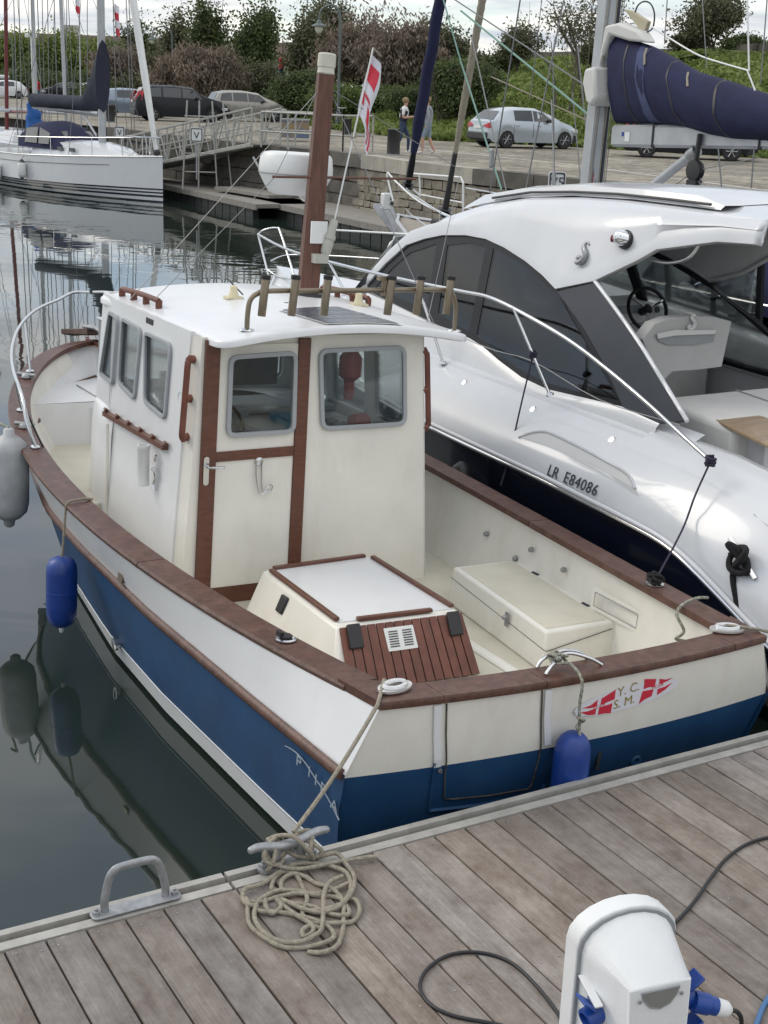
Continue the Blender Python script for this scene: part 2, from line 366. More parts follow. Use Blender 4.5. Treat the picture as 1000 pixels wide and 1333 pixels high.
B1F = [[1.079624,6.753711,0.000000],[0.859041,0.510431,-0.038836],[-0.510816,0.859690,-0.000003],[0.033386,0.019840,0.999246]]
B2F = [[1.080000,6.754000,0.000000],[0.861629,0.507538,0.000000],[-0.507538,0.861629,0.000000],[0.000000,0.000000,1.000000]]
MW1 = frame_mw(B1F); MW2 = frame_mw(B2F)

# ------------------------------------------------------------------ water
def water_mat():
    m = bpy.data.materials.new('harbour_water'); m.use_nodes = True; t = m.node_tree; b = t.nodes['Principled BSDF']
    b.inputs['Base Color'].default_value = (.017, .026, .021, 1); b.inputs['Roughness'].default_value = .02; b.inputs['IOR'].default_value = 1.56; b.inputs['Specular IOR Level'].default_value = .5
    tcn = t.nodes.new('ShaderNodeTexCoord'); geo = t.nodes.new('ShaderNodeNewGeometry')
    mp = t.nodes.new('ShaderNodeMapping'); mp.inputs['Scale'].default_value = (.55, 1, 1); mp.inputs['Rotation'].default_value = (0, 0, .5); t.links.new(geo.outputs['Position'], mp.inputs[0])
    n1 = t.nodes.new('ShaderNodeTexNoise'); n1.inputs['Scale'].default_value = 1.1; n1.inputs['Detail'].default_value = 2.5; n1.inputs['Distortion'].default_value = .6; t.links.new(mp.outputs[0], n1.inputs['Vector'])
    n2 = t.nodes.new('ShaderNodeTexNoise'); n2.inputs['Scale'].default_value = .12; n2.inputs['Detail'].default_value = 2; t.links.new(mp.outputs[0], n2.inputs['Vector'])
    mr = t.nodes.new('ShaderNodeMapRange'); mr.inputs[1].default_value = .44; mr.inputs[2].default_value = .66; mr.inputs[3].default_value = .12; mr.inputs[4].default_value = 1; t.links.new(n2.outputs[0], mr.inputs[0])
    sp = t.nodes.new('ShaderNodeSeparateXYZ'); t.links.new(geo.outputs['Position'], sp.inputs[0])
    my = t.nodes.new('ShaderNodeMapRange'); my.inputs[1].default_value = 12; my.inputs[2].default_value = 40; my.inputs[3].default_value = .26; my.inputs[4].default_value = .55; t.links.new(sp.outputs[1], my.inputs[0])
    mu = t.nodes.new('ShaderNodeMath'); mu.operation = 'MULTIPLY'; t.links.new(mr.outputs[0], mu.inputs[0]); t.links.new(my.outputs[0], mu.inputs[1])
    bp = t.nodes.new('ShaderNodeBump'); bp.inputs['Distance'].default_value = .05; t.links.new(mu.outputs[0], bp.inputs['Strength']); t.links.new(n1.outputs[0], bp.inputs['Height']); t.links.new(bp.outputs[0], b.inputs['Normal'])
    return m
g = G(); g.add([(-400, -60, 0), (400, -60, 0), (400, 400, 0), (-400, 400, 0)], [(0, 1, 2, 3)])
struct(obj('water', g, water_mat()))
g = G(); g.add([(-420, -80, -1.6), (420, -80, -1.6), (420, 420, -1.6), (-420, 420, -1.6)], [(0, 1, 2, 3)])
struct(obj('harbour_bed', g, mat('mud', (.05, .045, .035), .9)))

# ------------------------------------------------------------------ near pontoon
def plank_mat():
    m = bpy.data.materials.new('weathered_deck_board'); m.use_nodes = True; t = m.node_tree; b = t.nodes['Principled BSDF']; L_ = t.links.new
    b.inputs['Roughness'].default_value = .62; b.inputs['Specular IOR Level'].default_value = .35
    tcn = t.nodes.new('ShaderNodeTexCoord'); oi = t.nodes.new('ShaderNodeObjectInfo')
    ad = t.nodes.new('ShaderNodeVectorMath'); ad.operation = 'ADD'; mu = t.nodes.new('ShaderNodeMath'); mu.operation = 'MULTIPLY'; mu.inputs[1].default_value = 57
    L_(oi.outputs['Random'], mu.inputs[0]); L_(tcn.outputs['Object'], ad.inputs[0]); L_(mu.outputs[0], ad.inputs[1])
    def nz(sc, stretch, det=8, rough=.6, dist=0):
        mp = t.nodes.new('ShaderNodeMapping'); mp.inputs['Scale'].default_value = stretch; L_(ad.outputs[0], mp.inputs[0])
        n = t.nodes.new('ShaderNodeTexNoise'); n.inputs['Scale'].default_value = sc; n.inputs['Detail'].default_value = det; n.inputs['Roughness'].default_value = rough; n.inputs['Distortion'].default_value = dist; L_(mp.outputs[0], n.inputs['Vector']); return n.outputs[0]
    grain = nz(120, (1, .02, 1), 8, .75, .2); blot = nz(7, (1.2, .7, 1), 12, .75); streak = nz(16, (1, .12, 1), 6, .6)
    r = t.nodes.new('ShaderNodeValToRGB'); r.color_ramp.elements[0].position = .36; r.color_ramp.elements[1].position = .64
    r.color_ramp.elements[0].color = (.150, .118, .096, 1); r.color_ramp.elements[1].color = (.270, .235, .205, 1); L_(blot, r.inputs[0])
    def mul(colr, fac, lo, hi):
        mr = t.nodes.new('ShaderNodeMapRange'); mr.inputs[1].default_value = .3; mr.inputs[2].default_value = .7; mr.inputs[3].default_value = lo; mr.inputs[4].default_value = hi; L_(fac, mr.inputs[0])
        hs = t.nodes.new('ShaderNodeHueSaturation'); L_(mr.outputs[0], hs.inputs['Value']); L_(colr, hs.inputs['Color']); return hs.outputs[0]
    c = mul(r.outputs[0], grain, .74, 1.18); c = mul(c, streak, .92, 1.07)
    hs = t.nodes.new('ShaderNodeHueSaturation'); mr = t.nodes.new('ShaderNodeMapRange'); mr.inputs[3].default_value = .84; mr.inputs[4].default_value = 1.16; L_(oi.outputs['Random'], mr.inputs[0]); L_(mr.outputs[0], hs.inputs['Value'])
    ms = t.nodes.new('ShaderNodeMath'); ms.operation = 'MULTIPLY_ADD'; ms.inputs[1].default_value = 7.31; L_(oi.outputs['Random'], ms.inputs[0]); fr = t.nodes.new('ShaderNodeMath'); fr.operation = 'FRACT'; L_(ms.outputs[0], fr.inputs[0])
    m2 = t.nodes.new('ShaderNodeMapRange'); m2.inputs[3].default_value = .5; m2.inputs[4].default_value = 1.15; L_(fr.outputs[0], m2.inputs[0]); L_(m2.outputs[0], hs.inputs['Saturation'])
    L_(c, hs.inputs['Color']); L_(hs.outputs[0], b.inputs['Base Color'])
    bp = t.nodes.new('ShaderNodeBump'); bp.inputs['Strength'].default_value = .45; bp.inputs['Distance'].default_value = .004; L_(grain, bp.inputs['Height']); L_(bp.outputs[0], b.inputs['Normal'])
    return m
M['plank'] = plank_mat()
PA = rad(30.2); KQ = .9686; PO = Vector((-0.512,5.377,0.560))
MWP = Matrix.Translation(PO) @ Matrix.Rotation(PA, 4, 'Z')
pon = thing('wooden_pontoon', 'weathered grey-brown wooden pontoon deck in the foreground with metal edging', 'pontoon', MWP)
pitch = .176 * KQ; LEN = 4.2
pg = []
for v in range(3):
    g = G(); hw = (pitch - .009) / 2; rnd = random.Random(v)
    e = [rnd.uniform(-.0015, .0015) for _ in range(4)]
    rows = []
    for y in (-LEN, -LEN * .66, -LEN * .33, 0):
        dz = rnd.uniform(-.002, .0)
        rows.append([(-hw, y, -.03), (-hw, y, -.004 + dz), (-hw + .004, y, dz), (hw - .004, y, dz), (hw, y, -.004 + dz), (hw, y, -.03)])
    g.grid(rows, flip=True); n = len(g.v); g.f += [(n - 6, n - 5, n - 4, n - 3, n - 2, n - 1), (5, 4, 3, 2, 1, 0)]; g.m += [0, 0]
    pg.append(g)
meshes = []
for g in pg:
    me = bpy.data.meshes.new('plank'); me.from_pydata(g.v, [], g.f); me.materials.append(M['plank']); me.update(); meshes.append(me)
rnd = random.Random(4)
for i in range(-16, 26):
    o = bpy.data.objects.new('plank', meshes[i % 3]); C.objects.link(o); o.parent = pon
    o.location = (-.971 * KQ + pitch * 5 + i * pitch + pitch / 2 + rnd.uniform(-.0015, .0015), -.004 - rnd.uniform(0, .004), rnd.uniform(-.001, .001)); o.rotation_euler = (0, rnd.uniform(-.004, .004), rnd.uniform(-.0006, .0006))
g = G()
for y in (-.06, -1.05, -1.75, -2.6): g.box((.6, y, -.09), (7.6, .08, .115))
g.box((.6, .04, -.14), (7.6, .12, .16)); obj('joist', g, 'black', pon, kind='stuff')
# screws, one or two to a board at every joist
g = G(); rnd = random.Random(8)
for i in range(-16, 26):
    x0 = -.971 * KQ + pitch * 5 + i * pitch + pitch / 2
    for y in (-.06, -1.05, -1.75, -2.6):
        for sx_ in (-.045, .045):
            if rnd.random() < .8: g.lathe([(.0045, -.002), (.0045, .0016), (.0025, .0022)], (x0 + sx_ + rnd.uniform(-.006, .006), y + rnd.uniform(-.02, .02), 0), seg=6)
obj('screw', g, 'galv', pon, kind='stuff')
# aluminium edge profile in two lengths with the joint at the cleat
M['edge'] = mat('pale_edge_aluminium', (.40, .39, .36), .55, .25, var=.18, vs=8, bump=.1, dirt=(6, .6, (.17, .15, .12)))
for x0, x1 in ((-4, -.108), (-.092, 4.6)):
    g = G(); sec = [(.0, -.06), (.0, .004), (.048, .008), (.052, -.05), (.088, -.05), (.090, .012), (.128, .012), (.132, -.12), (.10, -.12)]
    g.grid([[(x, a, b) for a, b in sec] for x in (x0, x1)], closed=True)
    k = len(sec); g.f += [tuple(range(k)), tuple(range(2 * k - 1, k - 1, -1))]; g.m += [0, 0]
    obj('edge_profile', g, 'edge', pon)
g = G(); g.box((.3, -1.45, -.36), (8.4, 2.9, .42)); obj('float', g, 'black', pon)
# steel grab loop bolted on the edge
MWL = MWP
t = thing('mooring_loop', 'galvanised steel mooring loop bolted to the pontoon edge at lower left', 'mooring loop', MWP @ Matrix.Translation((-.55 * KQ, .06, .012)))
g = G(); g.plate((-.20, -.045, .0), (1, 0, 0), (0, 1, 0), rpoly([(0, 0), (.40, 0), (.40, .075), (0, .075)], .03), t=.008); obj('base_plate', g, 'galv', t, bevel=.002)
pth = [(-.135, 0, .008), (-.135, .0, .06), (-.115, .0, .15), (-.095, 0, .185), (-.06, 0, .20), (.06, 0, .20), (.095, 0, .185), (.115, 0, .15), (.135, 0, .06), (.135, 0, .008)]
g = G(); g.tube(crom(pth, 4), .0125, 10, flat=1.5); obj('loop', g, 'galv', t, smooth=40)
for x in (-.175, .175):
    g = G(); g.lathe([(.016, .008), (.016, .022), (.008, .024), (.008, .034), (.001, .036)], (x, -.008, 0), seg=6); obj('bolt', g, 'galv', t)
# cleat
t = thing('dock_cleat', 'grey cast cleat on the pontoon edge with the beige rope made fast round it', 'cleat', MWP @ Matrix.Translation((.20 * KQ, .065, .012)) @ Matrix.Rotation(rad(2), 4, 'Z'))
g = G(); g.tube(crom([(-.20, 0, .118), (-.15, 0, .125), (-.06, 0, .105), (0, 0, .10), (.06, 0, .105), (.15, 0, .125), (.21, 0, .118)], 5), .019, 12, rf=lambda q: .75 + .6 * math.sin(math.pi * q) ** .7 * .8 if .02 < q < .98 else .55); obj('horn_bar', g, 'galv', t, smooth=50)
for x in (-.06, .06):
    g = G(); g.tube([(x * 1.3, 0, 0), (x, 0, .05), (x * .9, 0, .10)], .019, 10); obj('leg', g, 'galv', t, smooth=50)
g = G(); g.plate((-.15, -.045, 0), (1, 0, 0), (0, 1, 0), rpoly([(0, .02), (.05, 0), (.25, 0), (.30, .02), (.30, .07), (.25, .09), (.05, .09), (0, .07)], .02), t=.018); obj('base_plate', g, 'galv', t, bevel=.004)
for x in (-.125, .125):
    g = G(); g.lathe([(.02, .018), (.02, .034), (.009, .036), (.009, .05), (.001, .052)], (x, 0, 0), seg=6); obj('bolt', g, 'galv', t)
# rope coil (one mooring line made fast, coiled on the deck, then led up to the stern)
def cpx(l): return l
zc = [
 [(-0.250,5.565,0.585),(-0.161,5.602,0.585),(-0.105,5.510,0.585),(-0.074,5.429,0.585),(-0.077,5.305,0.585),(-0.123,5.195,0.585),(-0.200,5.141,0.585),(-0.279,5.147,0.585),(-0.334,5.187,0.585),(-0.384,5.231,0.585)],
 [(-0.478,5.168,0.580),(-0.522,5.177,0.580),(-0.551,5.234,0.580),(-0.547,5.294,0.580),(-0.512,5.315,0.580),(-0.469,5.361,0.580),(-0.421,5.433,0.580),(-0.344,5.502,0.580),(-0.248,5.531,0.580),(-0.163,5.508,0.580),(-0.105,5.441,0.580),(-0.085,5.337,0.580),(-0.111,5.239,0.580),(-0.143,5.190,0.580),(-0.207,5.153,0.580),(-0.280,5.167,0.580),(-0.343,5.212,0.580)],
 [(-0.522,5.209,0.574),(-0.518,5.128,0.574),(-0.497,5.039,0.574),(-0.434,4.949,0.574),(-0.357,4.897,0.574),(-0.281,4.896,0.574),(-0.200,4.913,0.574),(-0.148,4.960,0.574),(-0.153,5.027,0.574),(-0.202,5.074,0.574),(-0.276,5.104,0.574),(-0.330,5.134,0.574),(-0.397,5.145,0.574),(-0.461,5.132,0.574),(-0.491,5.170,0.574),(-0.474,5.236,0.574),(-0.409,5.295,0.574),(-0.329,5.306,0.574),(-0.235,5.300,0.574),(-0.155,5.330,0.574),(-0.093,5.383,0.574)],
 [(-0.484,5.167,0.588),(-0.488,5.109,0.588),(-0.471,5.031,0.588),(-0.432,4.961,0.588),(-0.365,4.919,0.588),(-0.282,4.911,0.588),(-0.227,4.947,0.588),(-0.198,5.009,0.588),(-0.196,5.127,0.588),(-0.200,5.268,0.588),(-0.178,5.367,0.588),(-0.126,5.427,0.588)],
 [(-0.386,5.299,0.576),(-0.393,5.385,0.576),(-0.352,5.431,0.576),(-0.297,5.426,0.576),(-0.239,5.376,0.576),(-0.183,5.337,0.576),(-0.140,5.291,0.576),(-0.104,5.222,0.576),(-0.085,5.153,0.576),(-0.107,5.123,0.576),(-0.173,5.147,0.576),(-0.242,5.189,0.576),(-0.322,5.196,0.576)],
 [(-0.245,4.875,0.572),(-0.185,4.863,0.572),(-0.130,4.907,0.572),(-0.110,5.011,0.572),(-0.109,5.146,0.572),(-0.118,5.239,0.572),(-0.160,5.281,0.572),(-0.234,5.285,0.572),(-0.314,5.283,0.572),(-0.393,5.263,0.572),(-0.470,5.222,0.572),(-0.521,5.207,0.572),(-0.538,5.235,0.572)],
 [(-0.099,5.270,0.572),(-0.058,5.243,0.572),(-0.042,5.179,0.572),(-0.067,5.103,0.572),(-0.131,5.071,0.572),(-0.196,5.072,0.572),(-0.262,5.091,0.572),(-0.285,5.146,0.572),(-0.271,5.241,0.572),(-0.299,5.348,0.572),(-0.332,5.433,0.572),(-0.388,5.454,0.572),(-0.426,5.414,0.572),(-0.435,5.339,0.572),(-0.424,5.303,0.572)],
 [(-0.449,5.217,0.580),(-0.445,5.170,0.580),(-0.415,5.126,0.580),(-0.379,5.174,0.580),(-0.403,5.220,0.580),(-0.360,5.175,0.580),(-0.302,5.110,0.580),(-0.246,5.046,0.580),(-0.231,5.002,0.580),(-0.267,4.967,0.580),(-0.275,5.000,0.580),(-0.245,5.035,0.580),(-0.193,5.027,0.580)],
]
t = thing('mooring_rope', 'beige braided mooring rope coiled loosely on the pontoon and leading up to the blue boat', 'rope', loc=tuple(PO + Vector((.25, .15, 0))))
base = Vector(t.location)
for i, l in enumerate(zc):
    pts = crom([Vector(p) - base + Vector((0, 0, .006 * math.sin(j * 1.9 + i))) for j, p in enumerate(l)], 6)
    g = G(); g.tube(pts, .0105, 8); obj('coil_turn', g, 'rope', t, smooth=60)
P2 = lambda a, b, c: tuple((MWP @ Vector((a, b, c))) - base)
wr = []
for k in range(46):      # figure turns round the cleat
    a = k * .52; wr.append(P2(.20 + .115 * math.sin(a * .5 + .3) + .03 * math.sin(a * 1.7), .065 + .05 * math.cos(a), .085 + .048 * math.sin(a * 1.0 + .6) + .01 * math.sin(a * .37)))
g = G(); g.tube(crom(wr, 4), .0105, 8); obj('cleat_turns', g, 'rope', t, smooth=60)
g = G(); g.tube(crom([P2(.30, .02, .03), P2(.26, .0, .10), P2(.2, .05, .16), P2(.12, .11, .13), P2(.10, .05, .06), P2(.2, -.02, .03), P2(.42, -.04, .022), P2(.58, -.07, .02)], 6), .0105, 8); obj('cleat_turns', g, 'rope', t, smooth=60)
st = (0.031,6.338,1.124)
g = G(); a = Vector(P2(.23, .09, .15)); b = Vector(st) - base; c_ = Vector((0.004,6.074,1.125)) - base; pts = [a + (c_ - a) * (i / 12) + Vector((0, 0, -.03 * math.sin(math.pi * i / 12))) for i in range(13)] + [b + Vector((0, 0, .012)), b + Vector((.02, .02, -.01))]
g.tube(pts, .0105, 8); obj('line_to_boat', g, 'rope', t, smooth=60)
# black power cables and blue hose on the deck
def cab(name, label, cat, px, m, r):
    b0 = Vector(px[0]); g = G(); g.tube(crom([Vector(p) - b0 for p in px], 10), r, 8); o = obj(name, g, m, smooth=60); o.location = b0; tag(o, label, cat); return o
cab('power_cable', 'black power cable looping on the planks left of the white pedestal', 'cable', [(0.765,4.399,0.568),(0.744,4.524,0.568),(0.677,4.696,0.568),(0.583,4.851,0.568),(0.461,4.912,0.568),(0.334,4.888,0.568),(0.240,4.784,0.568),(0.211,4.668,0.568),(0.248,4.565,0.568),(0.335,4.500,0.568),(0.480,4.463,0.568),(0.651,4.414,0.568)], 'cable', .0075)
cab('power_cable', 'black power cable crossing the planks from behind the pedestal to the right edge', 'cable', [(1.190,5.010,0.568),(1.342,5.216,0.568),(1.438,5.359,0.568),(1.546,5.546,0.568),(1.655,5.718,0.568),(1.776,5.850,0.568),(1.906,5.930,0.568),(2.108,5.987,0.568)], 'cable', .0075)
cab('water_hose', 'blue hose on the planks at the lower right corner', 'hose', [(1.467,4.435,0.570),(1.519,4.552,0.570),(1.585,4.673,0.570),(1.730,4.871,0.570),(1.942,5.054,0.570)], 'bcable', .011)

# ------------------------------------------------------------------ service pedestal
MWQ = MWP @ Matrix.Translation((.44 * KQ, -2.0 * KQ, 0)) @ Matrix.Rotation(rad(-9), 4, 'Z')
t = thing('service_pedestal', 'white plastic power and water pedestal with blue sockets standing on the pontoon', 'pedestal', MWQ)
H = .90
def arch(w, zt, zs, n=10):      # flat-bottomed outline with an arched top
    return [(-w, 0)] + [(w, 0)] + [(w * math.cos(math.pi * i / n), zs + (zt - zs) * math.sin(math.pi * i / n)) for i in range(0, n + 1)]
o_ = arch(.185, H, H - .115)
g = G(); g.plate((0, .05, 0), (1, 0, 0), (0, 0, 1), o_, t=.075); obj('back_shell', g, 'pedw', t, bevel=.008, bseg=3)
# front housing: sections from back to front
def sec(y, w, zt, zs, zb=0.0, n=10):
    return [(-w, y, zb), (-w, y, zs)] + [(-w * math.cos(math.pi * i / n), y, zs + (zt - zs) * math.sin(math.pi * i / n)) for i in range(1, n)] + [(w, y, zs), (w, y, zb)]
g = G(); secs = [sec(-.025, .168, H - .018, H - .13), sec(-.06, .163, H - .035, H - .15), sec(-.235, .112, H - .150, H - .1505), sec(-.265, .100, H - .60, H - .601)]
g.grid(secs, flip=True); k = len(secs[0]); g.f.append(tuple(range(3 * k, 4 * k))); g.m.append(0)
obj('front_housing', g, 'pedw', t, bevel=.007, bseg=3)
g = G(); g.plate((0, -.0262, 0), (1, 0, 0), (0, 0, 1), inset(arch(.180, H - .012, H - .125), 0), t=.004); obj('seam_strip', g, 'grey', t)
# half-moon lamp lens in the front
fa = Vector((0, -.235, H - .1505)); fb = Vector((0, -.265, H - .60)); fy = (fa - fb).normalized()
nf = Vector((1, 0, 0)).cross(fy)
g = G(); g.plate(fa - fy * .032 + nf * .001, (1, 0, 0), fy, [(-.068, .018), (-.06, -.006), (-.035, -.036), (0, -.047), (.035, -.036), (.06, -.006), (.068, .018)], t=.004); obj('lamp_lens', g, 'lens', t)
g = G(); q_ = [(-.068, .018), (-.06, -.006), (-.035, -.036), (0, -.047), (.035, -.036), (.06, -.006), (.068, .018)]; g.tube([fa - fy * .032 + nf * .003 + Vector((1, 0, 0)) * a + fy * b for a, b in q_], .003, 6, closed=True); obj('lamp_rim', g, 'grey', t)
for x, z_ in ((-.075, H - .19), (.075, H - .19), (-.07, H - .55), (.07, H - .55)):
    g = G(); g.lathe([(.006, 0), (.006, .003), (.003, .004)], (x, -.243 - (H - .19 - z_) * .08, z_), (0, -1, 0), 8); obj('screw', g, 'galv', t)
g = G(); g.plate((-.05, -.2465, H - .40), (1, 0, 0), (0, -.06, 1), rrect(0, 0, .10, .07, .004), t=.002); obj('rating_label', g, 'paint_wht', t)
# side recess with sockets
for sx_ in (-1, 1):
    for zz, yy in ((H - .30, -.12), (H - .45, -.14)):
        c = Vector((sx_ * .150, yy, zz)); sk = G()
        sk.lathe([(.034, -.03), (.036, .02), (.036, .045), (.026, .048), (.024, .03)], c, (sx_, -.15, -.25), 16); so_ = obj('socket', sk, 'sock', t, smooth=40)
        g = G(); g.box(c + Vector((sx_ * .045, -.01, .055)), (.010, .066, .062), Matrix.Rotation(sx_ * .9, 3, 'Y')); obj('socket_lid', g, 'sock', so_, bevel=.004)
        g = G(); g.tube([c + Vector((sx_ * .01, yy * 0 + k_, .04)) for k_ in (-.035, .035)], .008, 8); obj('hinge', g, 'sock', so_)
g = G(); g.hexa([(-.176, -.15, H - .26), (-.150, -.15, H - .26), (-.150, -.04, H - .22), (-.176, -.04, H - .22), (-.182, -.16, H - .245), (-.150, -.16, H - .245), (-.150, -.04, H - .205), (-.182, -.04, H - .205)]); obj('side_ledge', g, 'pedw', t, bevel=.003)
c = Vector((.19, -.15, H - .31)); ax = Vector((.92, -.2, -.33)).normalized()
pl_ = thing('power_plug', 'blue and white industrial plug in the right side of the white pedestal', 'plug', MWQ @ Matrix.Translation(c))
g = G(); g.lathe([(.033, 0), (.036, .01), (.036, .055), (.031, .06), (.031, .085)], (0, 0, 0), ax, 16); obj('plug_body', g, 'sock', pl_, smooth=35)
g = G(); g.lathe([(.027, .085), (.030, .09), (.028, .125), (.016, .14), (.010, .145)], (0, 0, 0), ax, 16); obj('cable_gland', g, 'white', pl_, smooth=35)
g = G(); e_ = ax * .14; g.tube(crom([e_, e_ + ax * .03, e_ + Vector((.045, -.01, -.06)), e_ + Vector((.04, 0, -.2)), e_ + Vector((.0, .02, -.4)), e_ + Vector((-.05, .1, -.565))], 6), .008, 8); obj('flex', g, 'cable', pl_, smooth=60)

# ================================================================== the blue and white fishing boat
b1 = thing('fishing_boat', 'blue and white fishing boat with brown trim and a wheelhouse moored stern-to at the pontoon', 'boat', MW1)
LG = 7.996
def gw(u):      # gunwale half beam
    t = min(max(u / LG, 0), 1); return max(0, (1.271 + 1.364 * t - 1.034 * t * t - .404 * t ** 3)) * math.sqrt(max(0, 1 - t ** 6))
def gh(u): return 1.05 - .044 * u + .0115 * u * u
def TS(s, k): return interp([(-.5, .35), (0, .22), (.2, .18), (.69, .03), (1.05, 0), (1.3, 0)], k) - .094 * (1 - (s / 1.3) ** 2)
SW = [(0, 1.43), (1, 1.475), (2.4, 1.52), (3.7, 1.515), (4.7, 1.47), (5.7, 1.30), (6.5, 1.05), (7.1, .74), (7.6, .38), (7.86, 0)]
SK = [(0, .69), (2.4, .70), (4.4, .735), (6, .86), (7, .98), (7.86, 1.10)]
WW = [(.2, 1.32), (1, 1.345), (2.5, 1.37), (3.6, 1.33), (5, 1.16), (6, .86), (6.8, .5), (7.3, .22), (7.55, 0)]
def lev(n):
    rows = []
    for i in range(n + 1):
        a = math.sin(math.pi / 2 * i / n)
        ug = LG * a; us = .03 + 7.83 * a; uw = .22 + 7.33 * a; uk = .35 + 6.9 * a
        G_ = (gw(ug), ug, gh(ug)); S_ = (interp(SW, us), us, interp(SK, us)); W_ = (interp(WW, uw), uw, .0); K_ = (interp(WW, uk + .2) * .55, uk, -.45)
        mid = lambda A, B, t, bul: (A[0] + (B[0] - A[0]) * t + bul, A[1] + (B[1] - A[1]) * t, A[2] + (B[2] - A[2]) * t)
        sb = mid(S_, W_, .93, 0)
        wt = mid(S_, W_, .86, .004)
        rows.append([G_, mid(G_, S_, .5, .0), S_, mid(S_, W_, .3, .02 * (1 - a)), mid(S_, W_, .6, .02 * (1 - a)), wt, (W_[0], W_[1], -.02), K_])
    rows[-1] = [(0, q[1], q[2]) for q in rows[-1]]
    return rows
RW = lev(40)
def mir(r, sd_): return [[(q[0] * sd_, q[1], q[2]) for q in l] for l in r]
for nm, a, b, m in (('topside', 0, 3, 'gel'), ('lower_hull', 2, 6, 'blue'), ('boot_stripe', 5, 7, 'gel'), ('keel', 6, 8, 'dkplas')):
    g = G()
    for sd_ in (-1, 1): g.grid([l[a:b] for l in mir(RW, sd_)], flip=(sd_ > 0))
    o = obj(nm, g, m, b1, smooth=60)
# transom
def trow(k, n=14): 
    w = interp([(-.45, .75), (0, 1.32), (.2, 1.36), (.69, 1.43), (1.05, 1.271)], k)
    return [(w * (2 * j / n - 1), TS(w * (2 * j / n - 1), k), k) for j in range(n + 1)]
g = G(); g.grid([trow(k) for k in (1.05, .9, .75, .66)]); obj('transom', g, 'cream', b1, smooth=60)
g = G(); g.grid([trow(k) for k in (.66, .5, .35, .2, .08)]); obj('lower_transom', g, 'blue', b1, smooth=60)
g = G(); g.grid([trow(k) for k in (.08, 0, -.45)]); obj('boot_transom', g, 'blue', b1, smooth=60)
# brown rubbing strake
for sd_ in (-1, 1):
    g = G(); pts = []
    for i in range(61):
        us = .05 + 7.80 * math.sin(math.pi / 2 * i / 60); pts.append((sd_ * (interp(SW, us) + .012), us, interp(SK, us)))
    g.tube(pts, .025, 8, flat=1.25); obj('rubbing_strake', g, 'rail', b1, smooth=50)
    g = G(); g.tube([(p[0] + sd_ * .004, p[1], p[2] - .004) for p in [(sd_ * r[5][0], r[5][1], r[5][2] + .02) for r in RW]], .006, 6); obj('stripe_edge', g, 'gel', b1)
# inner bulwark, sole, foredeck
def HWK(u, k): t = max(0, min(1, 1 - k / interp(SK, u))); return interp(SW, u) + (interp(WW, max(.2, u)) - interp(SW, u)) * t
FD = .72
def inner(sd_, u, d=.15): return sd_ * max(0, gw(u) - d)
us = [.16 + (LG - .36) * math.sin(math.pi / 2 * i / 40) for i in range(41)]
g = G()
for sd_ in (-1, 1):
    rows = []
    for u in us:
        kb = .40 if u < 4.8 else FD - .01; wmid = min(gw(u) - .15, (gw(u) + interp(SW, u)) / 2 - .10); wb_ = min(gw(u) - .20, HWK(u, kb) - .06)
        rows.append([(inner(sd_, u, .12), u, gh(u) - .01), (sd_ * max(0, wmid), u, (gh(u) + kb) / 2), (sd_ * max(0, wb_), u, kb)])
    g.grid(rows, flip=(sd_ < 0))
obj('bulwark_liner', g, 'cream', b1, smooth=60)
g = G(); g.grid([[(s_ * 1.20, o_ + TS(s_ * 1.2, 1.0), k) for s_ in (-1, -.5, 0, .5, 1)] for k, o_ in ((1.04, .10), (.40, .27))], flip=True); obj('transom_liner', g, 'cream', b1)
g = G(); uu = [.15 + .1 * i for i in range(0, 50)]
g.grid([[(-max(0, HWK(u, .41) - .05), max(u, .10), .41), (max(0, HWK(u, .41) - .05), max(u, .10), .41)] for u in uu]); obj('cockpit_sole', g, 'deck', b1)
FD = .72
uu = [4.78 + i * .14 for i in range(23)]
g = G(); g.grid([[(-max(0, interp(SW, u) - .10), u, FD), (0, u, FD), (max(0, interp(SW, u) - .10), u, FD)] for u in uu if u < 7.9])
for sd_ in (-1, 1): g.hexa([(sd_ * .9, 4.77, .40), (sd_ * 1.30, 4.77, .40), (sd_ * 1.30, 4.79, .40), (sd_ * .9, 4.79, .40), (sd_ * .9, 4.77, FD), (sd_ * 1.34, 4.77, FD), (sd_ * 1.34, 4.79, FD), (sd_ * .9, 4.79, FD)])
obj('foredeck', g, 'deck', b1)
g = G(); g.tube([(-1.48, 4.77, FD + .005), (-1.1, 4.77, FD + .005), (-.98, 4.80, FD + .005), (-.97, 5.2, FD + .01), (-.85, 5.5, FD + .01)], .014, 6); obj('deck_edge', g, 'cream', b1, smooth=60)
# bow locker with lid
LK0 = 6.75; LKH = 1.10
uu = [LK0 + i * .1 for i in range(12)]
g = G(); g.grid([[(-max(0, gw(u) - .12), u, LKH), (0, u, LKH + .01), (max(0, gw(u) - .12), u, LKH)] for u in uu]); w_ = gw(LK0) - .13
g.grid([[(-w_, LK0, LKH), (w_, LK0, LKH)], [(-w_ + .02, LK0 - .03, FD), (w_ - .02, LK0 - .03, FD)]], flip=True)
lk = obj('bow_locker', g, 'gel', b1)
g = G(); g.plate((-.34, LK0 + .18, LKH + .008), (1, 0, 0), (0, 1, 0), rrect(0, 0, .68, .55, .04), t=.014); obj('locker_lid', g, 'gel', lk, bevel=.004)
g = G(); g.tube([(-.34, LK0 + .73, LKH + .012), (-.34, LK0 + .16, LKH + .012), (.34, LK0 + .16, LKH + .012)], .006, 5); obj('lid_seal', g, 'grey', lk)
g = G()
for i in range(2): g.lathe([(.028, -.10), (.036, -.09), (.036, .09), (.028, .10)], (-.40, LK0 - .05, .96 - .19 * i), (0, 0, 1), 12)
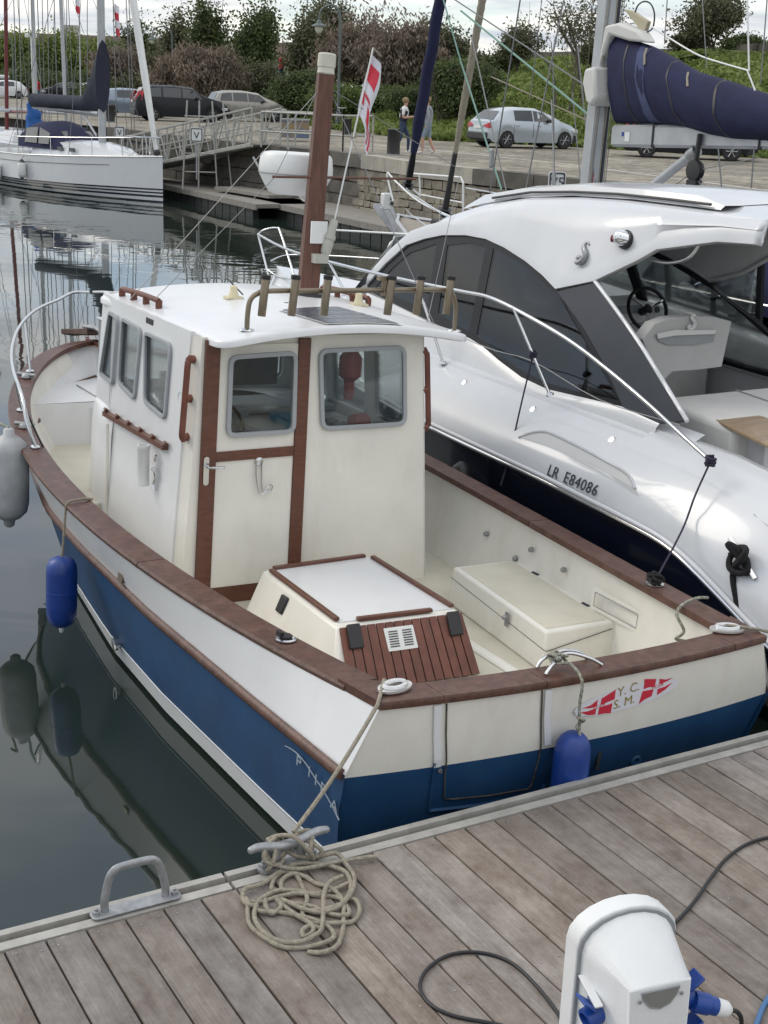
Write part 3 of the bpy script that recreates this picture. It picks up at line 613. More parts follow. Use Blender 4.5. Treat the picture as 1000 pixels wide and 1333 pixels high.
g.box((-.40, LK0 - .02, .88), (.10, .03, .34)); obj('bottle_holder', g, 'white', b1, smooth=40)
# wooden gunwale cap in lengths with visible joints
def cap_row(sd_, u):
    w = gw(u); h = gh(u); wi = max(0, w - .175); wo = w + .008
    return [(sd_ * wo, u, h - .022), (sd_ * (wo + .006), u, h), (sd_ * (wo - .004), u, h + .017), (sd_ * wi, u, h + .020), (sd_ * (wi - .004), u, h + .0), (sd_ * wi, u, h - .025)]
def cap(name, sd_, ts):
    g = G(); rows = [cap_row(sd_, LG * math.sin(math.pi / 2 * t)) for t in ts]
    if ts[-1] >= 1: rows[-1] = [(sd_ * .012, LG + .06, q[2]) if i < 3 else (sd_ * .012, LG - .30, q[2]) for i, q in enumerate(rows[-1])]
    g.grid(rows, closed=True, flip=(sd_ > 0)); n = len(g.v); g.f += [tuple(range(6)), tuple(range(n - 1, n - 7, -1))]; g.m += [0, 0]
    return obj(name, g, 'rail', b1, smooth=40)
for sd_ in (-1, 1):
    for t0, t1 in ((.022, .20), (.2008, .44), (.4408, .66), (.6608, 1.0)):
        cap('gunwale_cap', sd_, [t0 + (t1 - t0) * i / 14 for i in range(15)])
def tcap(s0, s1, e0=0, e1=0):
    g = G(); rows = []
    for i in range(11):
        s_ = s0 + (s1 - s0) * i / 10; u0 = TS(s_, 1.05); h = 1.05 + .004; d = .175
        if abs(s_) > 1.0: d = .175 + (abs(s_) - 1.0) * .55
        kx = 1 + .040 * max(0, (abs(s_) - 1.1) / .193); q_ = .004 * 0; rows.append([(s_, u0 - .012, h - .026), (s_, u0 - .018, h), (s_, u0 - .010, h + .016), (s_ * kx, u0 + d, h + .0125), (s_ * kx, u0 + d + .004, h - .004), (s_ * kx, u0 + d, h - .034)])
    g.grid(rows, closed=True, flip=True); n = len(g.v); g.f += [tuple(range(5, -1, -1)), tuple(range(n - 6, n))]; g.m += [0, 0]; return obj('transom_cap', g, 'rail', b1, smooth=40)
tcap(-1.284, -.952); tcap(-.948, -.352); tcap(-.348, 1.0); tcap(1.004, 1.284)
def onT(pts, off=.006): return [(a, TS(a, b) - off, b) for a, b in pts]
def dens(pts, n=6): return [(a[0] + (b[0] - a[0]) * i / n, a[1] + (b[1] - a[1]) * i / n) for a, b in zip(pts, pts[1:]) for i in range(n)] + [pts[-1]]
M['seal'] = mat('old_brown_seal', (.085, .075, .06), .8, var=.6, vs=30)
g = G(); g.tube(onT(dens([(-.925, 1.02), (-.905, .85), (-.865, .6), (-.825, .445), (-.812, .425), (-.55, .40), (-.30, .395), (-.285, .415), (-.30, .6), (-.345, .85), (-.368, 1.02)])), .0045, 6); dr = obj('transom_door_seal', g, 'seal', b1, smooth=60)
for pts_ in ([(-.975, 1.02), (-.955, .85), (-.925, .66)], [(-.33, 1.02), (-.31, .85), (-.275, .69)]):
    g = G(); rows = [[(a - .021, TS(a, b) - .003, b), (a - .021, TS(a, b) - .012, b), (a + .021, TS(a, b) - .012, b), (a + .021, TS(a, b) - .003, b)] for a, b in dens(pts_, 4)]; g.grid(rows); obj('transom_door_trim', g, 'gel', b1)
g = G(); g.tube(onT([(-.945, .69), (-.915, .50), (-.89, .36)]), .008, 6); g.tube(onT([(-.89, .365), (-.6, .345), (-.22, .34), (-.20, .4)]), .012, 6); obj('transom_door_sill', g, 'blue', b1)
for (a, b, m, r) in ((.44, .42, 'blue', .036), (-.10, .46, 'white', .03), (-.90, .63, 'galv', .012)):
    g = G(); g.lathe([(r, -.01), (r, .008), (r * .8, .014), (r * .55, .014), (r * .5, 0)], (a, TS(a, b), b), (0, -1, 0), 14); obj('through_hull', g, m, b1, smooth=35)
for a in (-.17, .12):
    g = G(); g.plate((a, TS(a, .5) - .001, .44), (1, 0, 0), (0, -.08, 1), rrect(0, 0, .025, .13, .01), t=.006); obj('small_louvre', g, 'dkplas', b1)
# club sticker on the transom
SO = Vector((.225, TS(.225, .885) - .002, .885)); SXv = Vector((1, .028, 0)); SYv = Vector((0, -.083, 1))
g = G(); g.plate(SO, SXv, SYv, [(.365 * math.cos(a) + 0, .072 * math.sin(a) + .022 * math.cos(a) + .03 * 0) for a in [2 * math.pi * i / 40 for i in range(40)]], t=.0015)
stk = obj('club_sticker', g, 'paint_wht', b1)
def wav(pts): return pts
fl = [[(-.315, .005), (-.26, .012), (-.215, .038), (-.215, -.002), (-.26, -.004)], [(-.325, -.018), (-.27, -.020), (-.215, -.012), (-.215, -.050), (-.265, -.045)],
      [(-.19, .040), (-.10, .078), (-.095, .020), (-.14, .012), (-.19, .002)], [(-.195, -.012), (-.15, -.008), (-.105, -.002), (-.105, -.062), (-.15, -.055), (-.195, -.055)]]
fl = [[(a, b - .015) for a, b in q] for q in fl]
fr_ = [[(.10, .092), (.14, .085), (.185, .078), (.185, .030), (.14, .036), (.105, .03)], [(.10, .018), (.14, .018), (.18, .016), (.175, -.025), (.13, -.035), (.09, -.058)],
       [(.21, .075), (.26, .062), (.31, .065), (.27, .050), (.215, .040)], [(.21, .012), (.26, .018), (.315, .035), (.27, .000), (.215, -.025)]]
for q in fl + fr_: g = G(); g.plate(SO + Vector((0, -.0022, 0)), SXv, SYv, q, t=.001); obj('pennant_print', g, 'paint_red', stk)
for tx_, x, y, sz in (('Y. C.', -.005, .047, .062), ('S. M.', -.02, -.027, .062)):
    g = text_g(tx_, sz * 1.25, SO + SXv * x + SYv * y + Vector((0, -.0025, 0)), SXv + SYv * .10, SYv, ext=.0006); obj('letters', g, 'paint_gold', stk)
for x, y in ((-.20, -.018), (.205, .030)):
    g = text_g('Y.C.S.M', .026, SO + SXv * x + SYv * y + Vector((0, -.0035, 0)), SXv + SYv * .12, SYv, ext=.0004); obj('letters', g, 'paint_red', stk)
# name on the port quarter
def onS(u, k, off=.006):   # port hull side between strake and waterline
    t = (interp(SK, u) - k) / interp(SK, u); return Vector((-(interp(SW, u) + (interp(WW, u) - interp(SW, u)) * t + .02) - off, u, k))
a = onS(.42, .53); b = onS(.12, .45); X_ = (b - a).normalized(); Yv = Vector((-.15, 0, 1))
for ch, tq in (('P', 0.0), ('I', .30), ('I', .48), ('F', .66), ('A', .95)):
    p = onS(.46 - .36 * tq, .57 - .10 * tq * tq, .012); g = text_g(ch, .105, p, X_, Yv, ext=.0008); obj('letters', g, 'paint_grey', b1)
g = G(); g.tube([onS(.60 - .52 * i / 12, .60 + .035 * math.sin(math.pi * min(1, i / 7)) * .6 - .18 * (i / 12) ** 2.6, .010) for i in range(13)], .0035, 5, flat=.4); obj('name_flourish', g, 'paint_grey', b1)
# deck hardware
g = G(); g.plate((-1.525, 2.93, .755), (0, -1, 0), (.1, 0, 1), rrect(0, 0, .085, .12, .02), t=.03); obj('side_vent', g, 'bronze', b1, bevel=.004)
g = G(); g.lathe([(.03, -.06), (.032, .05), (.045, .055), (.045, .075), (.03, .08)], (-1.345, 3.35, .14), (-1, 0, -.15), 12); obj('exhaust_outlet', g, 'steel', b1, smooth=40)
def chock(s_, u, h, rz, m='steel'):
    Mx = Matrix.Translation((s_, u, h)) @ Matrix.Rotation(rz, 4, 'Z'); g = G()
    n = 20; ro = [(.105 * math.cos(2 * math.pi * i / n), .062 * math.sin(2 * math.pi * i / n)) for i in range(n)]; ri = [(.055 * math.cos(2 * math.pi * i / n), .024 * math.sin(2 * math.pi * i / n)) for i in range(n)]
    g.plate((0, 0, 0), (1, 0, 0), (0, 1, 0), ro, [ri], t=.012); g.tube([(a * .62, b * .62, .018) for a, b in ro], .014, 8, closed=True); g.xf(Mx)
    return obj('fairlead', g, m, b1, smooth=40)
M['pchrome'] = mat('pale_polished_fitting', (.70, .70, .69), .25, .6)
chock(-1.14, .10, 1.078, .25, 'pchrome'); chock(1.11, .13, 1.077, -.35, 'pchrome'); 
def posthole(s_, u, h):
    g = G(); g.lathe([(.058, 0), (.058, .006), (.045, .010), (.045, .004), (.03, .002)], (s_, u, h), seg=18); a = obj('rod_socket', g, 'steel', b1, smooth=40)
    g = G(); g.lathe([(.036, .004), (.036, .022), (.028, .028), (.001, .030)], (s_, u, h), seg=14); g.box((s_ - .03, u + .015, h + .03), (.022, .05, .03)); obj('rubber_cap', g, 'black', a, smooth=40)
posthole(-(gw(.95) - .10), .95, gh(.95) + .026); posthole(gw(1.0) - .10, 1.0, gh(1.0) + .026)
# stern horn cleat (two arched bars)
for s_ in (-.05, .05):
    g = G(); g.tube(crom([(-.30 + s_ * .2, .02 + s_, 1.076), (-.25, .03 + s_ * .8, 1.12), (-.13, .05 + s_ * .4, 1.145), (-.02, .03 + s_ * .8, 1.12), (.05 - s_ * .2, .02 + s_, 1.076)], 5), .010, 8); obj('stern_cleat', g, 'steel', b1, smooth=60)
for (u, h, s_) in ((5.55, .035, -1), (6.9, .03, -1), (6.6, .03, 1)):
    w = gw(u) - .09; g = G(); g.lathe([(.045, 0), (.042, .02), (.03, .035), (.001, .037)], (s_ * w, u, gh(u) + .024), seg=12); g.tube([(s_ * w - .06, u + .06, gh(u) + .05), (s_ * w + .06, u - .06, gh(u) + .05)], .018, 8); obj('deck_cleat', g, 'galv', b1, smooth=50)
# drips: small fittings inside the starboard bulwark
for u, k in ((3.05, .76), (2.42, .83), (2.62, .70), (1.98, .82), (.62, .62)):
    g = G(); g.lathe([(.018, 0), (.022, .01), (.016, .03), (.008, .034)], (gw(u) - .155, u, k), (-1, 0, 0), 10); obj('rod_clip', g, 'galv', b1, smooth=40)
hx = gw(1.25) - .168
g = G(); g.plate((hx, 1.55, .70), (0, -1, -.02), (.05, 0, 1), rrect(0, 0, .50, .15, .015), [rrect(.03, .025, .47, .125, .012)], t=.006); 
lkr = obj('side_pocket_frame', g, 'cream', b1)
g = G(); g.tube([(hx - .004, 1.52, .725), (hx - .004, 1.08, .72), (hx - .001, 1.08, .815), (hx - .001, 1.52, .82)], .0035, 5, closed=True); obj('pocket_seal', g, 'grey', b1)
# ---- engine box
E_ = [(-0.555,2.824,0.760),(0.322,2.876,0.760),(0.303,1.658,0.760),(-0.584,1.685,0.760)]
bl, br, fr2, fl2 = [Vector(q) for q in E_]
eb = obj('engine_box', (lambda g: g.hexa([(fl2.x - .13, fl2.y - .24, .41), (fr2.x + .0, fr2.y - .24, .41), (br.x + .03, br.y, .41), (bl.x - .15, bl.y, .41), (fl2.x, fl2.y, .755), (fr2.x, fr2.y, .755), (br.x, br.y, .755), (bl.x, bl.y, .755)]))(G()), 'cream', b1, bevel=.025, bseg=3)
g = G(); c0 = (fl2 * .96 + br * .04); g.hexa([tuple(q.lerp(p, .045)[i] if i < 2 else z_ for i in range(3)) for z_ in (.753, .764) for q, p in ((fl2, br), (fr2, bl), (br, fl2), (bl, fr2))]); obj('box_lid', g, 'gel', eb, bevel=.004)
def stripw(a, b, t0, t1, off=(0, 0)):
    A = a.lerp(b, t0); Bq = a.lerp(b, t1); d = (Bq - A).normalized(); n_ = Vector((-d.y, d.x, 0)) * .018; z0 = Vector((0, 0, .003)); z1 = Vector((0, 0, .026))
    g = G(); g.hexa([A - n_ + z0, Bq - n_ + z0, Bq + n_ + z0, A + n_ + z0, A - n_ + z1, Bq - n_ + z1, Bq + n_ + z1, A + n_ + z1]); obj('edge_strip', g, 'teak', eb, bevel=.004)
q4 = [q.lerp(p, .035) for q, p in ((fl2, br), (fr2, bl), (br, fl2), (bl, fr2))]
stripw(q4[0], q4[1], .15, .80); stripw(q4[1], q4[2], .02, .96); stripw(q4[3], q4[2], .04, .95); stripw(q4[0], q4[3], .03, .97)
# slatted front: thirteen boards
A0 = fl2 + Vector((.0, -.012, -.012)); A1 = fr2 + Vector((0, -.012, -.012)); B0 = Vector((fl2.x - .03, fl2.y - .252, .42)); B1_ = Vector((fr2.x + .015, fr2.y - .252, .42))
NB = 14
nrm = (A1 - A0).cross(A0 - B0).normalized() * .014
for i in range(NB):
    a, b = i / NB + .004, (i + 1) / NB - .007
    p = [B0.lerp(B1_, a), B0.lerp(B1_, b), A0.lerp(A1, b), A0.lerp(A1, a)]; g = G()
    g.hexa([p[0] - nrm * .2, p[1] - nrm * .2, p[1] + nrm * .8, p[0] + nrm * .8, p[3] - nrm * .2, p[2] - nrm * .2, p[2] + nrm * .8, p[3] + nrm * .8]); obj('board', g, 'teak2', eb)
dX = (A1 - A0).normalized(); dY = (A0 - B0).normalized(); c = B0.lerp(B1_, .48).lerp(A0.lerp(A1, .44), .72) + nrm * .85
g = G(); g.plate(c, dX, dY, rrect(-.105, -.075, .105, .075, .006), t=.006); vt = obj('vent_plate', g, 'white', eb, bevel=.001)
for col in (-.05, .05):
    for r_ in range(7):
        g = G(); g.box((0, 0, 0), (.065, .007, .004)); Mx = Matrix((( *dX, 0), ( *dY, 0), (*nrm.normalized(), 0), (0, 0, 0, 1))).transposed(); Mx.translation = c + nrm.normalized() * .007 + dX * col + dY * (-.048 + .016 * r_); g.xf(Mx); obj('vent_slot', g, 'dkplas', vt)
for t_, dz in ((.10, 0), (.91, 0)):
    p = A0.lerp(A1, t_) + nrm * .8; g = G(); g.hexa([p - dX * .05 - dY * .145, p + dX * .05 - dY * .145, p + dX * .05 - dY * .145 + nrm * 1.6, p - dX * .05 - dY * .145 + nrm * 1.6, p - dX * .045 + dY * .012, p + dX * .045 + dY * .012, p + dX * .045 + dY * .012 + nrm * 1.8, p - dX * .045 + dY * .012 + nrm * 1.8]); obj('rubber_latch', g, 'black', eb, bevel=.008)
g = G(); p = fl2.lerp(bl, .62) + Vector((-.045, 0, -.10)); g.box(p, (.03, .09, .12), Matrix.Rotation(rad(22), 3, 'Y')); obj('rubber_latch', g, 'black', eb, bevel=.01)
# ---- starboard locker
Lq = [(0.892,2.646,0.680),(1.259,1.378,0.680),(0.745,1.311,0.680)]
lf, rb, rf = [Vector(q) for q in Lq]
wb = lambda u: gw(u) - .165
g = G(); g.hexa([(rf.x - .03, rf.y - .03, .41), (wb(rf.y) + .1, rf.y - .03, .41), (wb(lf.y) + .1, lf.y, .41), (lf.x - .03, lf.y, .41), (rf.x, rf.y, .68), (wb(rf.y) + .04, rf.y, .68), (wb(lf.y) + .04, lf.y, .68), (lf.x, lf.y, .68)]); lo = obj('side_locker', g, 'cream', b1, bevel=.018, bseg=3)
g = G(); g.hexa([tuple(v) for v in [(rf.x + .035, rf.y + .045, .679), (wb(rf.y) - .03, rf.y + .045, .679), (wb(lf.y) - .03, lf.y - .04, .679), (lf.x + .035, lf.y - .04, .679), (rf.x + .038, rf.y + .05, .686), (wb(rf.y) - .035, rf.y + .05, .686), (wb(lf.y) - .035, lf.y - .045, .686), (lf.x + .038, lf.y - .045, .686)]]); obj('nonslip_panel', g, 'deck', lo)
g = G(); g.tube([(lf.x - .008, lf.y, .60), (rf.x - .012, rf.y - .005, .56), (rf.x + .0, rf.y - .022, .555), (wb(rf.y) - .02, rf.y - .016, .64)], .003, 5); obj('lid_joint', g, 'dkplas', lo)
g = G(); m_ = (lf * .35 + rf * .65); g.box((m_.x - .03, m_.y, .60), (.012, .03, .10)); g.lathe([(.016, 0), (.016, .03), (.01, .036)], (m_.x - .03, m_.y, .615), (-1, 0, 0), 10); obj('latch', g, 'galv', lo, smooth=40)
for t_ in (.25, .75):
    p = Vector((wb(rf.y) - .01, rf.y, .685)).lerp(Vector((wb(lf.y) - .01, lf.y, .685)), t_); g = G(); g.box(p, (.02, .07, .008)); obj('hinge', g, 'dgrey', lo)
g = G(); g.hexa([(.50, .5, .412), (.60, .5, .412), (.60, 3.15, .412), (.50, 3.15, .412), (.52, .5, .43), (.58, .5, .43), (.58, 3.15, .43), (.52, 3.15, .43)]); obj('sole_rib', g, 'cream', b1, bevel=.006)
# ---- wheelhouse
AW = 3.2
hw_ = lambda k: -.90 - .055 * (2.28 - k)
hr_ = lambda k: .82 + .095 * (2.28 - k)
def sdv_(l): return [(-q[1], (q[2] - 2.3) * math.sqrt(1 + .0036)) for q in l]
wA = [(q[0], q[2]) for q in [(-0.715,3.200,1.614),(-0.188,3.200,1.618),(-0.203,3.200,2.201),(-0.715,3.200,2.181)]]
wB = [(q[0], q[2]) for q in [(0.019,3.200,1.619),(0.733,3.200,1.622),(0.676,3.200,2.220),(-0.036,3.200,2.208)]]
wA = rpoly(wA, .07); wB = rpoly(wB, .08)
def window(par, O, X, Y, poly, fw=.03, ft=.022, glass='glass', gt=.006, lbl=None, fm='frame'):
    O = Vector(O); X = Vector(X).normalized(); Y = Vector(Y); Y = (Y - X * Y.dot(X)).normalized(); N3 = X.cross(Y)
    g = G(); g.plate(O + N3 * .002, X, Y, poly, [inset(poly, fw)], t=ft); w = obj('window', g, fm, par, bevel=.005, label=lbl)
    g = G(); g.plate(O - N3 * .008, X, Y, inset(poly, fw * .5), t=gt); obj('pane', g, glass, w); return w
g = G()
kt = 2.30
rowk = [kt, .40]
out = [(hw_(.4), .40), (-.885 - .055 * 1.86, .40), (hr_(.4), .40), (hr_(kt), kt), (hw_(kt), kt)]
g.plate((0, AW, 0), (1, 0, 0), (0, 0, 1), [(hw_(.4), .40), (hr_(.4), .40), (hr_(kt), kt), (hw_(kt), kt)], [inset(wA, .012), inset(wB, .012)], t=.03, cen=True)
obj('aft_wall', g, 'cream', b1)
AO = (0, AW - .017, 0)
door = obj('door', (lambda g: g.plate(AO, (1, 0, 0), (0, 0, 1), [(-.79, .53), (-.185, .53), (-.19, 2.25), (-.775, 2.25)], [inset(wA, .012)], t=.012))(G()), 'cream', b1, bevel=.003)
AO2 = (0, AW - .0185, 0)
for nm, q in (('door_post', [(-.905, .41), (-.79, .41), (-.775, 2.285), (-.88, 2.285)]), ('door_post', [(-.185, .41), (-.085, .41), (-.10, 2.285), (-.19, 2.285)]), ('door_sill', [(-.788, .41), (-.187, .41), (-.187, .528), (-.788, .528)])):
    g = G(); g.plate((0, AW - (.0175 if nm == 'door_sill' else .0155), 0), (1, 0, 0), (0, 0, 1), q, t=.028 if nm != 'door_sill' else .02); obj(nm, g, 'teak', b1, bevel=.003)
g = G(); g.plate((0, AW - .030, 0), (1, 0, 0), (0, 0, 1), [(-.783, 1.445), (-.189, 1.455), (-.189, 1.525), (-.782, 1.515)], t=.010); obj('mid_rail', g, 'teak', door, bevel=.002)
window(door, (0, AW - .031, 0), (1, 0, 0), (0, 0, 1), wA); window(b1, (0, AW - .018, 0), (1, 0, 0), (0, 0, 1), wB, fw=.032)
g = G(); g.plate((-.855, AW - .046, 1.29), (1, 0, 0), (0, 0, 1), rrect(-.02, 0, .02, .20, .019), t=.005); g.tube([(-.855, AW - .05, 1.425), (-.855, AW - .09, 1.425), (-.84, AW - .10, 1.425), (-.74, AW - .10, 1.42)], .009, 8); obj('door_handle', g, 'steel', door, smooth=40)
g = G(); g.lathe([(.032, 0), (.03, .01), (.01, .016)], (-.455, AW - .03, 1.43), (0, -1, 0), 12); g.tube(crom([(-.48, AW - .045, 1.44), (-.48, AW - .05, 1.33), (-.46, AW - .06, 1.22), (-.43, AW - .07, 1.20), (-.40, AW - .075, 1.24), (-.37, AW - .07, 1.265), (-.355, AW - .06, 1.24), (-.38, AW - .05, 1.205), (-.425, AW - .045, 1.23), (-.435, AW - .045, 1.33), (-.44, AW - .045, 1.43)], 5), .0045, 6); obj('hook', g, 'steel', door, smooth=50)
def grab(p0, p1, out_, m='teak2', n=2, th=.032):
    p0 = Vector(p0); p1 = Vector(p1); out_ = Vector(out_).normalized(); g = G(); pts = []; N0 = 24
    for i in range(N0 + 1):
        t = i / N0; pts.append(p0.lerp(p1, t) + out_ * (.055 if .06 < t < .94 else .035))
    g.tube(pts, th * .5, 8, flat=1.5, rf=lambda q: 1 if .04 < q < .96 else .7)
    for j in range(n + 1):
        c = p0.lerp(p1, .05 + .9 * j / n); d = (p1 - p0).normalized(); g.tube([c - out_ * .01, c + out_ * .02, c + out_ * .055], th * .8, 8, rf=lambda q: 1.2 - .3 * q)
    return obj('grab_rail', g, m, b1, smooth=50)
grab((-.925, AW + .06, 2.17), (-.958, AW + .06, 1.58), (-1, -.5, 0)); grab((.83, AW + .03, 2.19), (.90, AW + .03, 1.56), (1, -.4, 0))
# corner posts and side walls
def strip4(nm, a, b, m='gel'):
    g = G(); g.grid([a, b]); return obj(nm, g, m, b1)
g = G(); g.grid([[(hw_(kt), AW - .015, kt), (-.93, AW + .12, kt)], [(hw_(.4), AW - .015, .4), (-.92 - .06 * 1.9 - .01, AW + .12, .4)]], flip=True); obj('corner_post', g, 'cream', b1)
wP = [sdv_([(-0.927,3.591,2.191),(-0.959,3.585,1.648),(-0.957,4.008,1.685),(-0.926,4.105,2.197)]), sdv_([(-0.926,4.166,2.199),(-0.958,4.190,1.658),(-0.955,4.561,1.717),(-0.925,4.586,2.223)])]
wP = [rpoly(q[::-1] if False else q, .07) for q in wP]
UF = 4.74
g = G(); O1 = (-.92, 0, 2.3); X1 = (0, -1, 0); Y1 = (.06, 0, 1)
g.plate(O1, X1, Y1, [(-UF, -1.9), (-AW - .10, -1.9), (-AW - .10, .02), (-UF, .02)], [inset(q, .012) for q in wP], t=.03, cen=True); obj('port_wall', g, 'gel', b1)
N1 = Vector(X1).cross(Vector(Y1).normalized())
for q in wP: window(b1, Vector(O1) + N1 * .014, X1, Y1, q, fw=.028)
CD = Vector((.122, .9925, 0)); CO = Vector((-.918, UF, 2.3)); CN = (-.9925, .122, 0)
cl = [((Vector(q) - CO).dot(CD), q[2] - 2.3) for q in [(-0.936,4.638,2.215),(-0.967,4.645,1.688),(-0.911,5.103,1.682),(-0.900,4.924,2.217)]]
cp = rpoly([(-a, b) for a, b in cl], .06)
Yc = Vector((.06, -.0, 1)); CW = .48
g = G(); g.plate(CO, -CD, Yc, [(-CW, -1.0), (.012, -1.0), (.012, .02), (-CW, .02)], [inset(cp, .01)], t=.03, cen=True); obj('quarter_wall', g, 'gel', b1)
window(b1, CO + Vector(CN) * .014, -CD, Yc, cp, fw=.026)
# mirrored starboard quarter, starboard wall and front wall with their windows
CE = CO + CD * CW       # forward end of port quarter
sq0 = Vector((.84, 4.7, 2.3)); sq1 = Vector((.78, 5.21, 2.3)); sdn = (sq1 - sq0).normalized()
g = G(); wl = rrect(.08, -.66, .40, -.08, .06); g.plate(sq0, sdn, (.0, 0, 1), [(0, -1.0), ((sq1 - sq0).length, -1.0), ((sq1 - sq0).length, .02), (0, .02)], [inset(wl, .01)], t=.03, cen=True); obj('quarter_wall', g, 'intw', b1)
window(b1, sq0 + Vector((.02, .012, 0)), sdn, (0, 0, 1), wl, fw=.026)
wS = [rrect(AW + .14, -.80, AW + .74, -.05, .07), rrect(AW + .84, -.80, AW + 1.42, -.05, .07)]
g = G(); g.plate((.825, 0, 2.3), (0, 1, 0), (-.095, 0, 1), [(AW + .0, -1.9), (4.72, -1.9), (4.72, .02), (AW + .0, .02)], [inset(q, .012) for q in wS], t=.03, cen=True); obj('starboard_wall', g, 'intw', b1)
for q in wS: window(b1, (.842, 0, 2.3), (0, 1, 0), (-.095, 0, 1), q, fw=.028)
fw_w = sq1.x - CE.x
wF = [rrect(-fw_w + .05, -.72, -fw_w / 2 - .03, -.05, .06), rrect(-fw_w / 2 + .03, -.72, -.05, -.05, .06)]
g = G(); g.plate((CE.x, 5.21, 2.3), (-1, 0, 0), (0, -.02, 1), [(-fw_w, -1.0), (0, -1.0), (0, .02), (-fw_w, .02)], [inset(q, .012) for q in wF], t=.03, cen=True); obj('front_wall', g, 'intw', b1)
for q in wF: window(b1, (CE.x, 5.228, 2.3), (-1, 0, 0), (0, -.02, 1), q, fw=.028)
# lower trunk with rounded nose and its ledge
def trunk(sc, k, off=0): 
    base = [(-1.02, 4.62), (-1.03, 4.9), (-.98, 5.2), (-.85, 5.48), (-.60, 5.68), (-.3, 5.78), (0, 5.81), (.3, 5.78), (.60, 5.68), (.85, 5.48), (.98, 5.2), (1.03, 4.9), (1.02, 4.62)]
    return [(a * sc, 4.62 + (b - 4.62) * (sc if b > 4.65 else 1), k) for a, b in base]
g = G(); g.grid([trunk(1.0, .41), trunk(1.0, .72), trunk(.985, 1.3), trunk(.97, 1.46), trunk(.955, 1.485), trunk(.92, 1.50), trunk(.4, 1.53)], flip=False); obj('cabin_trunk', g, 'gel', b1, smooth=50)
g = G(); g.tube([(-1.035, 4.63, k) for k in (.43, .9, 1.4)], .014, 6); obj('corner_bead', g, 'cream', b1)
# roof
RO = rpoly([(-.86, 2.95), (1.16, 3.02), (1.08, 5.24), (-.92, 5.28)], .16, 6)
rc = Vector((.12, 4.0))
def rk(s_, u): return 2.300 + .105 * (1 - ((s_ - .13) / 1.06) ** 2) - .012 * ((u - 4.0) / 1.1) ** 2
g = G(); rows = []
RO2 = []
for i in range(len(RO)):
    a = Vector(RO[i]); b = Vector(RO[(i + 1) % len(RO)]); n = max(1, int((b - a).length / .08))
    for j in range(n): q = a.lerp(b, j / n); RO2.append((q.x, q.y))
for t, dz in ((.02, .0), (.3, 0), (.55, 0), (.75, 0), (.9, 0), (.965, 0), (.99, -.004), (1.0, -.016), (1.0, -.050), (.985, -.058), (.9, -.05), (.3, -.05)):
    rows.append([(rc.x + (a - rc.x) * t, rc.y + (b - rc.y) * t, rk(rc.x + (a - rc.x) * t, rc.y + (b - rc.y) * t) + dz) for a, b in RO2])
g.grid(rows, closed=True, flip=True); roof = obj('roof', g, 'gel', b1, smooth=45)
rkp = lambda s_, u, d=0: Vector((s_, u, rk(s_, u) + d))
# solar panel
sp = [(-0.118,3.659,2.385),(0.454,3.815,2.385),(0.577,3.048,2.385),(-0.056,3.034,2.385)]
a_, b_, c_, d_ = [rkp(q[0], q[1], .006) for q in sp]
lerp2 = lambda s_, t: (d_.lerp(c_, s_)).lerp(a_.lerp(b_, s_), t)
g = G(); n = 8; g.grid([[tuple(rkp(*lerp2(i / n, j / n).to_2d(), .008)) for i in range(n + 1)] for j in range(n + 1)], flip=True); g2 = [tuple(rkp(*lerp2(i / n, j / n).to_2d(), .002)) for j in range(2) for i in range(2)]
sol = obj('solar_panel', g, 'white', b1)
for j in range(4):
    for i in range(6):
        q = [rkp(*lerp2(a2, b2).to_2d(), .0115) for a2, b2 in ((.03 + i * .157, .04 + j * .235), (.18 + i * .157, .04 + j * .235), (.18 + i * .157, .26 + j * .235), (.03 + i * .157, .26 + j * .235))]
        g = G(); g.add(q, [(0, 1, 2, 3)]); obj('solar_cell', g, 'solar', sol)
# rod holder hoop
HU = 3.14
hp = crom([rkp(-.60, HU, -.01), rkp(-.60, HU, .10), rkp(-.585, HU, .20), Vector((-.53, HU, 2.595)), Vector((-.42, HU, 2.612)), Vector((.2, HU, 2.615)), Vector((.88, HU, 2.62)), Vector((1.0, HU, 2.60)), Vector((1.05, HU, 2.52)), rkp(1.06, HU, .10), rkp(1.06, HU, -.01)], 5)
g = G(); g.tube(hp, .0175, 10); hoop = obj('rod_holder_hoop', g, 'bronze', b1, smooth=60)
for s_ in (-.60, 1.06): g = G(); g.lathe([(.05, 0), (.045, .008), (.025, .014)], rkp(s_, HU, .002), seg=14); obj('foot_flange', g, 'steel', hoop)
for x in [-0.507, -0.285, -0.039, 0.466, 0.706, 0.959]:
    g = G(); ax = Vector((.09, .03, 1)).normalized(); c = Vector((x, HU - .045, 2.60)); g.lathe([(.026, -.15), (.028, -.145), (.028, .105), (.026, .11)], c, ax, 14); r_ = obj('rod_holder', g, 'bronze', hoop, smooth=40)
    g = G(); g.lathe([(.031, .095), (.033, .10), (.033, .122), (.024, .126), (.022, .10)], c, ax, 14); obj('rubber_rim', g, 'black', r_, smooth=40)
for s_ in (.33,):
    g = G(); g.lathe([(.024, -.05), (.03, -.04), (.02, 0), (.03, .04), (.024, .08)], (s_ + .12, HU, 2.62), seg=12); g.box((s_ + .12, HU, 2.70), (.12, .05, .03)); obj('light_bracket', g, 'bronze', hoop, smooth=40)
def rail_roof(p0, p1, n=3):
    g = G(); N0 = 30; A = Vector(p0); Bq = Vector(p1)
    g.tube([A.lerp(Bq, i / N0) + Vector((0, 0, .055 + .008 * math.sin(math.pi * i / N0))) for i in range(N0 + 1)], .017, 8, flat=1.3)
    for j in range(n + 1): c = A.lerp(Bq, j / n); g.tube([c, c + Vector((0, 0, .06))], .017, 8, flat=1.6)
    return obj('roof_grab_rail', g, 'teak2', b1, smooth=50)
